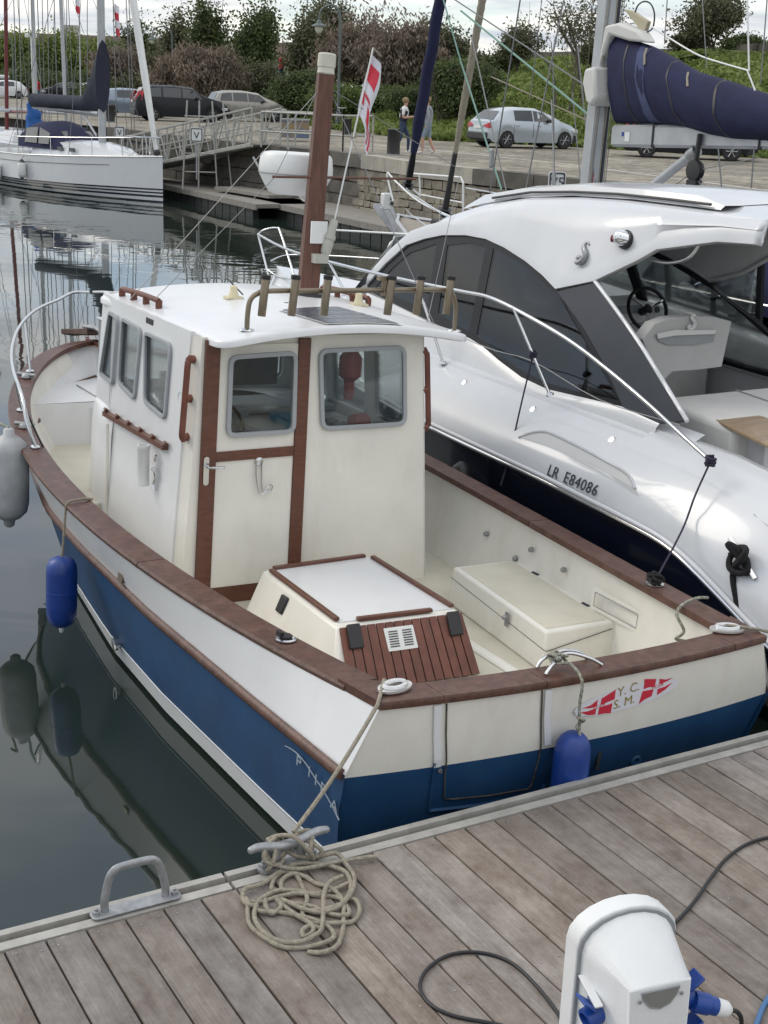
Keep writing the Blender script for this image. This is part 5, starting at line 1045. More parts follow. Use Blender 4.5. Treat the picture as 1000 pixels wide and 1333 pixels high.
# seahorse-like emblem, nav light
def emblem(O, X, Y, s_, m, par):
    X = Vector(X).normalized(); Y = Vector(Y).normalized(); pts = [(.25, .42), (.10, .50), (-.02, .46), (-.05, .34), (.03, .22), (.16, .10), (.22, -.05), (.16, -.22), (.02, -.34), (-.14, -.36), (-.25, -.26), (-.20, -.14), (-.08, -.16), (-.10, -.24)]
    g = G(); g.tube(crom([Vector(O) + X * a * s_ + Y * b * s_ for a, b in pts], 4), s_ * .085, 6, rf=lambda t: .5 + 1.1 * math.sin(math.pi * t)); return obj('emblem', g, m, par, smooth=60)
EN = Vector((-1, 0, .35)).normalized()
p = Vector((2.855,3.827,2.663)); emblem(p + Vector((-.04, 0, .04)) + EN * .02, (0, -1, 0), (.35, 0, 1), .20, 'galv', b2)
p = Vector((2.921,3.376,2.854)) + EN * .06; g = G(); g.lathe([(.075, -.02), (.08, .0), (.075, .02)], p, EN, 16); nl = obj('nav_light_base', g, 'black', b2, smooth=40)
g = G(); g.lathe([(.062, .0), (.064, .04), (.052, .085), (.03, .105), (.001, .11)], p, EN + Vector((0, .35, 0)), 18); nl2 = obj('nav_light', g, 'chrome', b2, smooth=60)
g = G(); g.lathe([(.03, .04), (.03, .075), (.001, .08)], p + Vector((-.03, .03, 0)), Vector((-.5, 1, 0)), 10); obj('red_lens', g, 'redglass', nl2)
# registration
ru, rkk = 2.87, 1.10
p0 = Vector((s2(3.27, 1.15), 3.25, 1.145)); p1 = Vector((s2(2.42, 1.08), 2.44, 1.10)); 
for i, ch in enumerate('LR E84086'):
    if ch == ' ': continue
    t = (i + .5) / 9; u = 2.99 - .62 * t; k = 1.178 - .01 * t; s_ = s2(u, k); Yv = Vector((s2(u, k + .05) - s2(u, k - .05), 0, .1)); 
    g = text_g(ch, .125, Vector((s_ - .008, u, k)), (-.0, -1, -.02), Yv, ext=.0015); obj('letter', g, 'paint_blk', b2)
# topside recess: grey plate on the surface, its shade put into the colour
def side_poly(pts, off, n=1): return [Vector((s2(u, k) - off, u, k)) for u, k in pts]
rc_ = [(3.50, 1.315), (3.35, 1.385), (3.15, 1.40), (2.5, 1.36), (2.2, 1.33), (2.05, 1.27), (1.98, 1.235), (2.5, 1.29), (3.1, 1.325)]
P = side_poly(rc_, .004); cen_ = Vector((s2(2.75, 1.33) - .005, 2.75, 1.33))
g = G(); g.add([tuple(cen_)] + [tuple(q) for q in P], [(0, i + 1, (i + 1) % len(P) + 1) for i in range(len(P))]); rc2 = obj('recess_shade_plate', g, mat('shaded_gelcoat_grey', (.45, .46, .46), .35), b2)
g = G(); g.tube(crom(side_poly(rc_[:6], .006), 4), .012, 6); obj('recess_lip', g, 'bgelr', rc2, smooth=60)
# black quarter step, fittings
g = G(); rows = []
for u, k in ((1.05, 1.34), (.8, 1.27), (.55, 1.16), (.3, 1.0), (.05, .82)):
    rows.append([(s2(u, k + .0) - .006, u, k), (s2(u - .06, k + .09) - .006, u + .10, k + .06)])
g.grid(rows, flip=False); obj('grey_side_strip', g, 'alupaint', b2)
cl_ = thing('side_cleat', 'bright folding cleat on the quarter of the white cruiser with black rope round it', 'cleat', MW2 @ Matrix.Translation(Vector((s2(.92, 1.10) - .03, .92, 1.10))))
g = G(); g.tube([(0, .13, .10), (0, -.13, -.10)], .018, 8); g.lathe([(.02, 0), (.02, .05)], (.0, .0, 0), (1, 0, 0), 8); obj('horn', g, 'chrome', cl_, smooth=40)
c = Vector((s2(.92, 1.10) - .05, .92, 1.10)); kn = [c + Vector((-.02 + .03 * math.sin(k * 1.3), .075 * math.cos(k * 1.05), .085 * math.sin(k * .8))) for k in range(22)]
kn += [c + Vector((-.03, .02, -.10)), c + Vector((-.03, -.05, -.3)), c + Vector((-.04, -.14, -.50)), c + Vector((-.05, -.3, -.75))]
rope_thing('mooring_rope', 'thick black rope wrapped on the cleat at the quarter of the white cruiser', kn, .021, 'ropek', MW2)
for px_ in ((2.200,2.627,1.655), (2.300,3.639,1.616), (2.300,4.665,1.606)):
    u = px_[1]; k = interp(K3, u) - .06; g = G(); g.lathe([(.001, .012), (.03, .008), (.035, 0)], (s2(u, k), u, k), (-1, 0, .8), 12); obj('vent_fitting', g, 'chrome', b2, smooth=50)
# guard rail
RL = [(3.350,11.292,2.085), (3.000,9.800,2.084), (2.600,8.074,2.164), (2.350,6.106,2.239), (2.300,4.852,2.284), (2.280,4.347,2.297), (2.260,3.759,2.227), (2.240,3.192,2.131), (2.220,2.679,2.000), (2.200,2.180,1.849), (2.200,1.825,1.715), (2.180,1.467,1.600)]
g = G(); g.tube(crom(RL, 6), .016, 10); gr = obj('guard_rail', g, 'steel', b2, smooth=60)
g = G(); g.tube(crom([RL[0], (3.400,11.190,2.153), (3.500,11.057,2.185), (3.500,10.919,2.121), (3.300,10.013,1.567)], 5), .014, 8); obj('pulpit_bar', g, 'steel', gr, smooth=60)
g = G(); g.tube([RL[0], (3.300,10.850,1.599)], .014, 8); obj('pulpit_bar', g, 'steel', gr, smooth=60)
g = G(); g.tube(crom([(3.300,10.875,1.684), (3.300,10.580,1.634), (3.100,9.678,1.712), (2.900,8.596,1.750)], 5), .010, 8); obj('mid_rail', g, 'steel', gr, smooth=60)
g = G(); g.tube(crom([(4.000,12.279,1.602), (4.300,12.337,1.672), (4.500,11.451,1.760), (4.900,10.447,1.816)], 5), .012, 8); obj('starboard_rail', g, 'steel', gr, smooth=60)
for f, t_ in (((2.350,5.158,1.586), (2.300,5.588,2.259)), ((2.280,3.449,1.651), (2.260,4.001,2.272)), ((2.600,7.396,1.816), (2.550,7.801,2.174))):
    g = G(); g.tube([f, t_], .013, 8); s_ = obj('stanchion', g, 'steel', gr, smooth=60)
    g = G(); g.lathe([(.035, 0), (.03, .01), (.016, .015)], f, (-.4, 0, 1), 12); obj('foot_flange', g, 'steel', s_, smooth=40)
g = G(); g.tube(crom([(2.300,6.638,2.067), (2.300,4.569,1.873), (2.280,3.716,1.876), (2.250,2.795,1.751), (2.220,1.855,1.767)], 4), .004, 5); obj('lower_lifeline', g, 'wire', gr)
# ropes from the cruiser's rail to the fishing boat
def brp(q): return MW2.inverted() @ (MW1 @ Vector(q))
rope_thing('thin_rope', 'thin dark rope from the cruiser rail stanchion down between the boats', [(2.270,3.697,1.930), (2.150,3.640,1.583), (2.000,3.554,1.170), (1.850,3.443,0.945)], .007, 'ropep', MW2)
fp_ = brp((gw(1.0) - .10, 1.0, gh(1.0) + .05))
rope_thing('thin_rope', 'thin dark rope from the end of the cruiser rail to the fishing boat rod socket', [(2.180,1.480,1.586), (2.050,1.451,1.380), (1.900,1.383,1.172), tuple(fp_)], .007, 'ropep', MW2)
c = Vector((2.180,1.475,1.604)); rope_thing('rope_knot', 'purple rope knot at the aft end of the cruiser rail', [c + Vector((.03 * math.cos(k * 1.9), .035 * math.sin(k * 1.9), .03 - .006 * k)) for k in range(12)], .012, 'ropep', MW2)
c = Vector((2.270,3.697,1.930)); rope_thing('rope_knot', 'purple rope knot round the middle stanchion of the cruiser rail', [c + Vector((.025 * math.cos(k * 1.9), .025 * math.sin(k * 1.9), .03 - .005 * k)) for k in range(12)], .010, 'ropep', MW2)
c = fp_; kn = [c + Vector((.03 * math.cos(k * 1.7), .05 * math.sin(k * 1.3), .01 + .01 * (k % 4))) for k in range(14)]; rope_thing('rope_knot', 'dark rope turns on the starboard rail socket of the fishing boat', kn, .010, 'ropek', MW2)
t = thing('black_fender', 'dark cloth covered fender squeezed between the two boats below the rail', 'fender', MW2 @ Matrix.Translation(Vector((1.80, 3.95, .74))))
g = G(); g.lathe([(.02, -.3), (.08, -.27), (.10, -.2), (.10, .15), (.07, .24), (.02, .28)], seg=16); obj('body', g, 'black', t, smooth=60)
# ---- cockpit and helm
g = G(); g.box((CS, 2.2, .92), (2.4, 5.4, .04)); obj('cockpit_floor', g, 'pwood', b2)
g = G(); g.box((CS, 5.6, 1.35), (2.0, 3.0, .9)); obj('saloon_block', g, 'intg', b2, bevel=.05)
g = G(); g.hexa([(2.75, 3.0, 1.4), (3.3, 3.0, 1.4), (3.3, 5.2, 1.4), (2.75, 5.2, 1.4), (2.85, 3.1, 1.72), (3.25, 3.1, 1.72), (3.25, 5.0, 1.78), (2.85, 5.0, 1.78)]); obj('saloon_seat', g, 'fabric2', b2, bevel=.05)
g = G(); g.box((4.1, 5.0, 1.7), (1.0, .7, .75), Matrix.Rotation(.1, 3, 'X')); dsh = obj('helm_console', g, 'fabric2', b2, bevel=.05)
g = G(); g.box((4.0, 4.66, 2.02), (.42, .03, .18), Matrix.Rotation(-.3, 3, 'X')); obj('chart_screen', g, 'grey', dsh, bevel=.004)
for x in (4.27, 4.36): g = G(); g.lathe([(.03, 0), (.032, .012), (.02, .014)], (x, 4.64, 2.06), (0, -1, .3), 14); obj('gauge', g, 'black', dsh)
wc = Vector((4.150,4.527,2.094)); wn = Vector((-.15, -1, .45)).normalized(); ox = wn.orthogonal().normalized(); oy = wn.cross(ox)
g = G(); g.tube([wc + (ox * math.cos(a) + oy * math.sin(a)) * .20 for a in [2 * math.pi * i / 32 for i in range(32)]], .018, 8, closed=True); hw2 = obj('helm_wheel', g, 'blackgloss', b2, smooth=60)
for k in range(3):
    a = 2 * math.pi * k / 3 + .6; g = G(); g.tube([wc, wc + (ox * math.cos(a) + oy * math.sin(a)) * .195], .014, 6); obj('spoke', g, 'chrome', hw2)
g = G(); g.lathe([(.04, -.1), (.045, .01), (.03, .025)], wc, wn, 14); obj('hub', g, 'blackgloss', hw2, smooth=40)
g = G(); g.lathe([(.05, -.1), (.06, 0), (.04, .06)], wc + Vector((-.28, .1, -.12)), (0, -.5, 1), 12); obj('throttle', g, 'black', b2, smooth=50)
sbp = [(2.836,3.100,2.137),(2.948,3.100,2.253),(3.086,3.100,2.289),(3.334,3.100,2.296),(3.566,3.100,2.278),(3.765,3.100,2.231),(3.752,3.100,2.149),(3.709,3.100,1.858),(3.433,3.100,1.850),(3.179,3.100,1.855),(3.055,3.100,1.751)]
sb2 = [(q[0], q[2]) for q in sbp]; g = G(); g.plate((0, 3.1, 0), (1, 0, 0), (0, 0, 1), sb2, t=.12, cen=True); sb = obj('seat_back', g, 'fabric', b2, bevel=.03)
pk_ = [(q[0], q[2]) for q in [(2.977,3.020,2.161),(3.157,3.020,2.182),(3.591,3.020,2.164),(3.570,3.020,2.078),(3.374,3.020,2.064),(3.090,3.020,2.081),(2.990,3.020,2.117)]]
g = G(); g.plate((0, 3.035, 0), (1, 0, 0), (0, 0, 1), pk_, t=.01); obj('pocket', g, 'grey', sb)
pk_ = [(q[0], q[2]) for q in [(2.958,3.000,2.177),(3.137,3.000,2.198),(3.579,3.000,2.175),(3.559,3.000,2.144),(3.143,3.000,2.155),(2.970,3.000,2.140)]]
g = G(); g.plate((0, 3.02, 0), (1, 0, 0), (0, 0, 1), pk_, t=.012); obj('pocket_strap', g, 'fabric2', sb)
emblem(Vector((3.318,3.020,2.241)), (1, 0, 0), (0, 0, 1), .13, 'fabric2', sb)
g = G(); g.hexa([(2.95, 2.05, .95), (4.75, 2.05, .95), (4.75, 3.02, .95), (2.95, 3.02, .95), (2.98, 2.08, 1.62), (4.75, 2.08, 1.62), (4.75, 3.02, 1.66), (2.98, 3.02, 1.66)]); sp_ = obj('sun_pad', g, 'fabric2', b2, bevel=.05, bseg=3)
g = G(); g.tube([(3.85, 2.06, 1.624), (3.85, 3.0, 1.665)], .006, 5); obj('pad_seam', g, 'fabric', sp_)
g = G(); g.tube(crom([(2.93, 2.75, 1.35), (2.86, 2.72, 1.38), (2.85, 2.6, 1.38), (2.86, 2.5, 1.34), (2.87, 2.45, 1.15)], 5), .013, 8); obj('grab_handle', g, 'steel', b2, smooth=60)
tb_ = [(3.094,2.640,1.600),(3.485,2.661,1.600),(3.457,2.220,1.600),(3.437,1.883,1.600),(2.776,1.244,1.600),(2.827,1.587,1.600)]
g = G(); g.plate((0, 0, 1.60), (1, 0, 0), (0, 1, 0), [(q[0], q[1]) for q in tb_], t=.03); tb = obj('cockpit_table', g, 'pwood', b2, bevel=.008)
g = G(); g.box((sum(q[0] for q in tb_) / 6, sum(q[1] for q in tb_) / 6 , 1.25), (.12, .3, .7)); obj('table_leg', g, 'bgelr', tb, bevel=.01)
g = G(); g.box((3.0, 1.0, 1.12), (.55, 1.6, .36)); g.box((4.5, 1.2, 1.15), (.5, 2.2, .42)); obj('cockpit_bench', g, 'fabric2', b2, bevel=.04)
g = G(); g.box((2.83, 2.65, 1.15), (.16, .34, .42)); obj('locker_box', g, 'bgelr', b2, bevel=.02)
# starboard coaming and window with black posts
g = G(); rows = [[(4.72, u, .95), (4.72, u, k - .06), (4.78, u, k), (5.0, u, k + .02), (5.1, u, k - .06)] for u, k in ((-.3, 1.3), (1.0, 1.62), (2.5, 1.82), (3.5, 1.90), (4.5, 2.0), (5.5, 2.06))]
g.grid(rows, flip=False); obj('starboard_coaming', g, 'bgelr', b2, smooth=50)
g = G()
wk = lambda u: interp([(1.5, 1.70), (3.5, 1.91), (4.5, 2.01), (5.6, 2.07)], u)
for u in (3.85, 4.45): obj('black_post', (lambda q: q.hexa([(4.88, u - .03, wk(u)), (4.92, u - .03, wk(u)), (4.92, u + .03, wk(u)), (4.88, u + .03, wk(u)), (4.78, u - .03, 2.95), (4.82, u - .03, 2.95), (4.82, u + .03, 2.95), (4.78, u + .03, 2.95)]))(G()), 'blackgloss', b2)
u = 5.1; obj('black_post', (lambda q: q.hexa([(4.88, u - .025, wk(u)), (4.92, u - .025, wk(u)), (4.92, u + .025, wk(u)), (4.88, u + .025, wk(u)), (4.78, u - .025, 2.8), (4.82, u - .025, 2.8), (4.82, u + .025, 2.8), (4.78, u + .025, 2.8)]))(G()), 'blackgloss', b2)
g = G(); g.tube([(4.90, u, wk(u) + .015) for u in (1.5, 2.5, 3.5, 4.45, 5.6)], .02, 6); obj('window_sill_seal', g, 'blackgloss', b2)
g = G(); g.tube([(4.88, 3.88, 2.42), (4.88, 5.08, 2.52)], .018, 6); obj('window_bar', g, 'blackgloss', b2)
g = G(); g.add([(4.90, 3.85, wk(3.85)), (4.90, 6.3, 2.1), (4.8, 6.0, 2.7), (4.8, 3.85, 2.9)], [(0, 1, 2, 3)]); obj('starboard_pane', g, 'glass', b2)
g = G(); g.tube(crom([(2.95, 3.35, 2.86), (2.98, 3.3, 2.76), (3.05, 3.1, 2.72), (3.1, 2.9, 2.78), (3.12, 2.8, 2.92)], 5), .016, 8); obj('ceiling_handle', g, 'steel', b2, smooth=60)
g = G(); g.box((4.72, 2.75, 1.76), (.14, .3, .05)); g.lathe([(.006, 0), (.006, .15), (.03, .16), (.035, .22), (.02, .25)], (4.66, 2.62, 1.78), (0, 0, 1), 10); obj('boat_hook_holder', g, 'white', b2)
for i in range(3): g = G(); g.box((4.70, 3.0, 1.78 - i * .0 + .06 * i), (.01, .12, .045)); obj('yellow_sticker', g, mat('yellow_label', (.55, .36, .02), .6) if i == 0 else M['yl'], b2); M['yl'] = bpy.data.objects[-1].data.materials[0] if False else [m for m in bpy.data.materials if m.name.startswith('yellow_label')][0]
g = G(); g.lathe([(.04, 0), (.05, .03), (.04, .10), (.02, .12)], (4.88, 4.1, 2.0), (0, 0, 1), 12); g.tube([(4.80, 4.15, 2.06), (4.80, 3.95, 2.06)], .02, 6); obj('winch', g, 'blackgloss', b2, smooth=40)

# ================================================================== sailing yacht beyond the cruiser
S3 = thing('sailing_yacht', 'sailing yacht with navy mainsail cover and grey boom beyond the white cruiser', 'sailing boat', MW2)
HB3 = [(.5, 1.5), (3, 1.8), (6, 1.88), (9, 1.75), (11, 1.35), (12.6, .85), (13.8, .35), (14.35, 0)]
DK3 = [(.5, 1.45), (6, 1.48), (10, 1.65), (14.35, 1.98)]
C3 = 7.25
g = G(); gd = G()
U3 = [.5, 1.5, 3, 4.5, 6, 7.5, 9, 10, 11, 11.8, 12.6, 13.2, 13.8, 14.1, 14.35]
for sd_ in (-1, 1):
    g.grid([[(C3 + sd_ * interp(HB3, u), u, interp(DK3, u)), (C3 + sd_ * (interp(HB3, u) * .98), u - .02 * (u > 10), .9), (C3 + sd_ * interp(HB3, u) * .9, u - .12 * (u > 10), 0), (C3 + sd_ * interp(HB3, u) * .5, u - .4 * (u > 10), -.5)] for u in U3], flip=(sd_ > 0))
obj('hull', g, 'bgelr', S3, smooth=60)
g = G(); q = [(C3 - 1.5, .5, 1.45), (C3 - 1.4, .5, 0), (C3 + 1.4, .5, 0), (C3 + 1.5, .5, 1.45)]; g.add(q, [(0, 1, 2, 3)]); obj('transom', g, 'bgelr', S3)
M['teakdeck'] = mat('grey_teak_deck', (.30, .27, .23), .8, var=.3, vs=9, stretch=(14, 1, 1))
g = G(); g.grid([[(C3 - interp(HB3, u) + .03, u, interp(DK3, u) - .01), (C3, u, interp(DK3, u) + .03), (C3 + interp(HB3, u) - .03, u, interp(DK3, u) - .01)] for u in U3]); obj('deck', g, 'teakdeck', S3)
for sd_ in (-1, 1):
    g = G(); g.tube([(C3 + sd_ * (interp(HB3, u) - .02), u, interp(DK3, u) + .02) for u in U3], .03, 6); obj('toe_rail', g, 'alu', S3)
g = G(); rows = []
for u, h in ((2.6, .05), (3.2, .38), (6, .46), (8.5, .42), (10.2, .26), (11.2, .04)):
    k = interp(DK3, u); w = interp([(2.6, 1.1), (8, 1.05), (11.2, .5)], u); rows.append([(C3 - w, u, k), (C3 - w + .12, u, k + h * .85), (C3 - w + .35, u, k + h), (C3, u, k + h + .05), (C3 + w - .35, u, k + h), (C3 + w - .12, u, k + h * .85), (C3 + w, u, k)])
g.grid(rows, flip=True); ch = obj('coachroof', g, 'bgelr', S3, smooth=40)
for u0 in (4.2, 6.2, 8.0):
    g = G(); g.hexa([(C3 - 1.07, u0, 1.63), (C3 - 1.05, u0, 1.63), (C3 - 1.05, u0 + 1.1, 1.66), (C3 - 1.07, u0 + 1.1, 1.66), (C3 - .985, u0 + .1, 1.82), (C3 - .965, u0 + .1, 1.82), (C3 - .965, u0 + 1.0, 1.84), (C3 - .985, u0 + 1.0, 1.84)]); obj('cabin_window', g, 'dglass', ch)
for u0 in (3.7, 5.2): g = G(); g.box((C3 - .55, u0, 1.97), (.45, .5, .04)); obj('deck_hatch', g, 'dgrey', ch, bevel=.01)
# mast with its fittings
m0 = Vector((7.3, 9.52, 1.9)); mt3 = Vector((7.3, 9.30, 7.2)); md = (mt3 - m0).normalized()
g = G(); ring = [(-.125, -.08), (-.06, -.125), (.06, -.125), (.125, -.08), (.125, .08), (.06, .125), (-.06, .125), (-.125, .08)]
g.grid([[tuple(m0.lerp(mt3, t) + Vector((a, b, 0))) for a, b in ring] for t in (0, 1)], closed=True); mm = obj('mast', g, 'alupaint', S3, smooth=30)
for a, r_ in ((-.128, .012), (-.10, .009), (.02, .014), (.10, .01), (.128, .008)):
    g = G(); g.tube([m0.lerp(mt3, t) + Vector((a, -.135 - .01 * math.sin(t * 20), 0)) for t in [i / 20 for i in range(21)]], r_ * .6, 5); obj('halyard', g, 'rope' if r_ > .009 else 'wire', mm)
g = G(); g.tube([m0 + Vector((.05, -.13, 0)), mt3 + Vector((.05, -.13, 0))], .022, 6); obj('luff_track', g, 'dgrey', mm)
for dz, m_ in ((.35, 'ropek'), (.55, 'paint_red'), (.5, 'rope'), (.42, 'wire')):
    g = G(); x = random.uniform(-.25, .28); g.tube(crom([m0 + Vector((x * .4, -.15, .0)), m0 + Vector((x, -.18, dz * .4)), m0 + Vector((x * .8, -.17, dz)), m0 + Vector((x * .3, -.16, 1.2))], 5), .006, 5); obj('halyard', g, m_, mm)
g = G(); g.lathe([(.06, -.08), (.07, 0), (.06, .08)], m0.lerp(mt3, .16) + Vector((0, -.19, 0)), (0, -1, 0), 14); obj('mast_winch', g, 'galv', mm)
# boom
bo0 = Vector((7.300,9.038,3.476)); bo1 = Vector((7.35, 4.9, bo0.z + .17))
g = G(); d = (bo1 - bo0).normalized(); z_ = Vector((0, 0, 1))
g.grid([[tuple(c + Vector((a, 0, b))) for a, b in ((-.085, -.10), (-.05, -.135), (.05, -.135), (.085, -.10), (.085, .10), (.05, .135), (-.05, .135), (-.085, .10))] for c in (bo0, bo1)], closed=True, flip=True); g.f += [tuple(range(8)), tuple(range(15, 7, -1))]; g.m += [0, 0]; bm = obj('boom', g, 'alupaint', S3, smooth=30)
for t in (.19, .62): g = G(); c = bo0.lerp(bo1, t); g.tube([c + Vector((a * 1.08, 0, b * 1.08)) for a, b in ((-.085, -.12), (.085, -.12), (.085, .13), (-.085, .13))], .014, 5, closed=True); obj('boom_strap', g, 'black', bm)
c = bo0.lerp(bo1, .07); g = G(); g.box(c + Vector((-.088, -.02, -.01)), (.006, .09, .11)); obj('white_label', g, 'white', bm); g = G(); g.box(c + Vector((-.088, .07, .02)), (.006, .04, .05)); obj('blue_label', g, 'sock', bm)
# stowed mainsail under its navy cover
top = [(7.300,9.246,4.709),(7.300,8.847,4.631),(7.300,8.491,4.557),(7.300,8.109,4.424),(7.300,7.698,4.278),(7.300,7.104,4.173),(7.300,6.480,4.043),(7.300,5.776,3.877)]
bot = [(7.300,9.057,3.626),(7.300,8.581,3.644),(7.300,8.195,3.659),(7.300,7.736,3.632),(7.300,7.264,3.556),(7.300,6.881,3.531),(7.300,6.399,3.537),(7.300,5.716,3.522)]
wd = [.13, .20, .25, .28, .28, .27, .24, .22]
g = G(); rows = []
TT = 6
for i in range(len(top) - 1):
    for j in range(4):
        t = j / 4; a = Vector(top[i]).lerp(Vector(top[i + 1]), t); b = Vector(bot[i]).lerp(Vector(bot[i + 1]), t); w = wd[i] + (wd[i + 1] - wd[i]) * t; ring_ = []
        u_ = i * 4 + j
        for k in range(18):
            an_ = 2 * math.pi * k / 18; f = (1 - math.cos(an_)) / 2; c = a.lerp(b, f); x = math.sin(an_) * w * (1 + .05 * math.sin(u_ * 1.7 + k) + .04 * math.sin(u_ * .6 + k * 2.1)); ring_.append((7.3 + x, c.y, c.z))
        rows.append(ring_)
g.grid(rows, closed=True); n = len(g.v); g.f += [tuple(range(18))[::-1], tuple(range(n - 18, n))]; g.m += [0, 0]
sc3 = obj('sail_cover', g, 'canvas', S3, smooth=70)
# faded stripe, dark straps and ties that follow the cover
def strap(i0, i1, m, r=.006, nm='cover_strap', k0=9, k1=18):
    g = G(); rr = []
    for i in (i0, i1):
        ii = int(i); f = i - ii; rr.append([Vector(rows[ii][k % 18]).lerp(Vector(rows[ii + 1][k % 18]), f) + Vector((-.006, 0, 0)) for k in range(k0, k1 + 1)])
    g.grid([[tuple(q) for q in r_] for r_ in rr]); return obj(nm, g, m, sc3, smooth=70)
strap(6.6, 8.5, 'canvas2', nm='faded_patch'); strap(3.7, 3.95, 'black'); strap(12.9, 13.15, 'black'); strap(19.6, 19.85, 'black')
for i in (8.8, 16.2):
    ii = int(i); P = [Vector(rows[ii][k]) + Vector((-.015, -.03 * (17 - k), 0)) for k in (17, 16, 15)]; g = G(); g.tube(P, .014, 5, flat=.4); obj('white_tie', g, 'rope', sc3)
# white headboard cloth, batten end and bow bungee at the mast
g = G(); hc = [Vector(q) for q in [(7.250,9.272,4.798),(7.250,9.020,4.829),(7.250,8.628,4.733),(7.250,8.465,4.590),(7.250,8.784,4.610),(7.250,9.166,4.687),(7.250,9.259,4.468),(7.250,9.348,4.320)]]
cw = [Vector(q) for q in [(7.200,9.452,4.280),(7.200,9.253,4.309),(7.200,9.173,3.929),(7.200,9.282,3.814),(7.200,9.386,3.887),(7.200,9.477,4.111)]]
for P, th in ((hc, .10), (cw, .18)):
    g = G(); n = len(P); v = [tuple(q + Vector((-th, 0, 0))) for q in P] + [tuple(q + Vector((th, 0, 0))) for q in P]; g.add(v, [tuple(range(n))[::-1], tuple(range(n, 2 * n))] + [(i, (i + 1) % n, (i + 1) % n + n, i + n) for i in range(n)]); obj('sail_cloth', g, mat('white_sailcloth', (.60, .60, .57), .8, bump=.3, bs=20) if 'sailc' not in M else M['sailc'], S3, bevel=.04); M['sailc'] = [m for m in bpy.data.materials if m.name.startswith('white_sailcloth')][0]
P = [Vector(q) for q in [(7.300,9.074,4.995),(7.300,8.923,4.973),(7.300,8.587,4.841),(7.300,8.630,4.736),(7.300,8.716,4.737)]]; g = G(); n = len(P); g.add([tuple(q + Vector((-.03, 0, 0))) for q in P] + [tuple(q + Vector((.03, 0, 0))) for q in P], [tuple(range(n))[::-1], tuple(range(n, 2 * n))] + [(i, (i + 1) % n, (i + 1) % n + n, i + n) for i in range(n)]); obj('headboard', g, mat('buff_headboard', (.42, .38, .27), .6), S3, bevel=.01)
g = G(); g.tube(crom([(7.300,8.887,4.919),(7.300,8.843,5.024),(7.300,8.734,5.074),(7.300,8.601,5.044),(7.300,8.514,4.927),(7.300,8.521,4.769),(7.300,8.627,4.718)], 4), .010, 6); obj('bungee_loop', g, 'dgrey', S3, smooth=60)
g = G(); g.tube(crom([(7.200,8.433,4.780),(7.200,7.965,4.592),(7.200,7.546,4.445),(7.200,7.152,4.361),(7.200,6.712,4.281)], 5), .010, 6); obj('lazy_line', g, 'white', S3)
# rigid vang
g = G(); v0 = (7.300,8.585,2.701); v0 = Vector((7.3, 9.3, 2.25)); v1 = Vector((7.300,7.599,3.338)); g.tube([v0, v1], .055, 12); vg = obj('rigid_vang', g, 'alupaint', S3, smooth=40)
g = G(); g.tube([v1 - (v1 - v0) * .03, v1 + (v1 - v0) * .04], .075, 12); g.tube([v1, v1 + Vector((0, -.05, .28))], .02, 6); obj('vang_end', g, 'galv', vg, smooth=40)
bk = Vector((7.200,7.421,3.154))
g = G(); g.lathe([(.05, -.05), (.12, -.04), (.13, 0), (.12, .04), (.05, .05)], bk, (-1, 0, 0), 16); g.box(bk + Vector((0, 0, -.17)), (.1, .16, .12)); g.tube([bk, bk + Vector((0, -.02, .42))], .03, 6); bl_ = obj('mainsheet_block', g, 'black', S3, smooth=40)
for px_ in ((870, 255), (890, 262), (940, 262), (960, 268)): pass
for e in ((7.200,8.120,2.741), (7.200,7.701,2.758), (7.200,6.903,2.729), (7.200,6.388,3.363)):
    g = G(); g.tube([bk, e], .007, 5); obj('sheet', g, 'wire', S3)
# sprayhood
sh = thing('sprayhood', 'navy canvas sprayhood just beyond the right end of the white hardtop', 'sprayhood', MW2)
g = G(); rows_ = []
for u, h, w in ((4.6, .62, 1.1), (5.2, 1.10, 1.15), (5.9, 1.22, 1.1), (6.7, .95, 1.0), (7.3, .35, .85)):
    rows_.append([(C3 + w * math.cos(a) * -1, u, 1.85 + h * math.sin(a) ** .7) for a in [math.pi * i / 12 for i in range(13)]])
g.grid(rows_, flip=True); obj('canopy', g, 'canvas', sh, smooth=60)
g = G(); g.tube([(p[0], p[1] - .01, p[2] + .01) for p in rows_[1]], .02, 6); obj('hoop', g, 'white', sh, smooth=60)
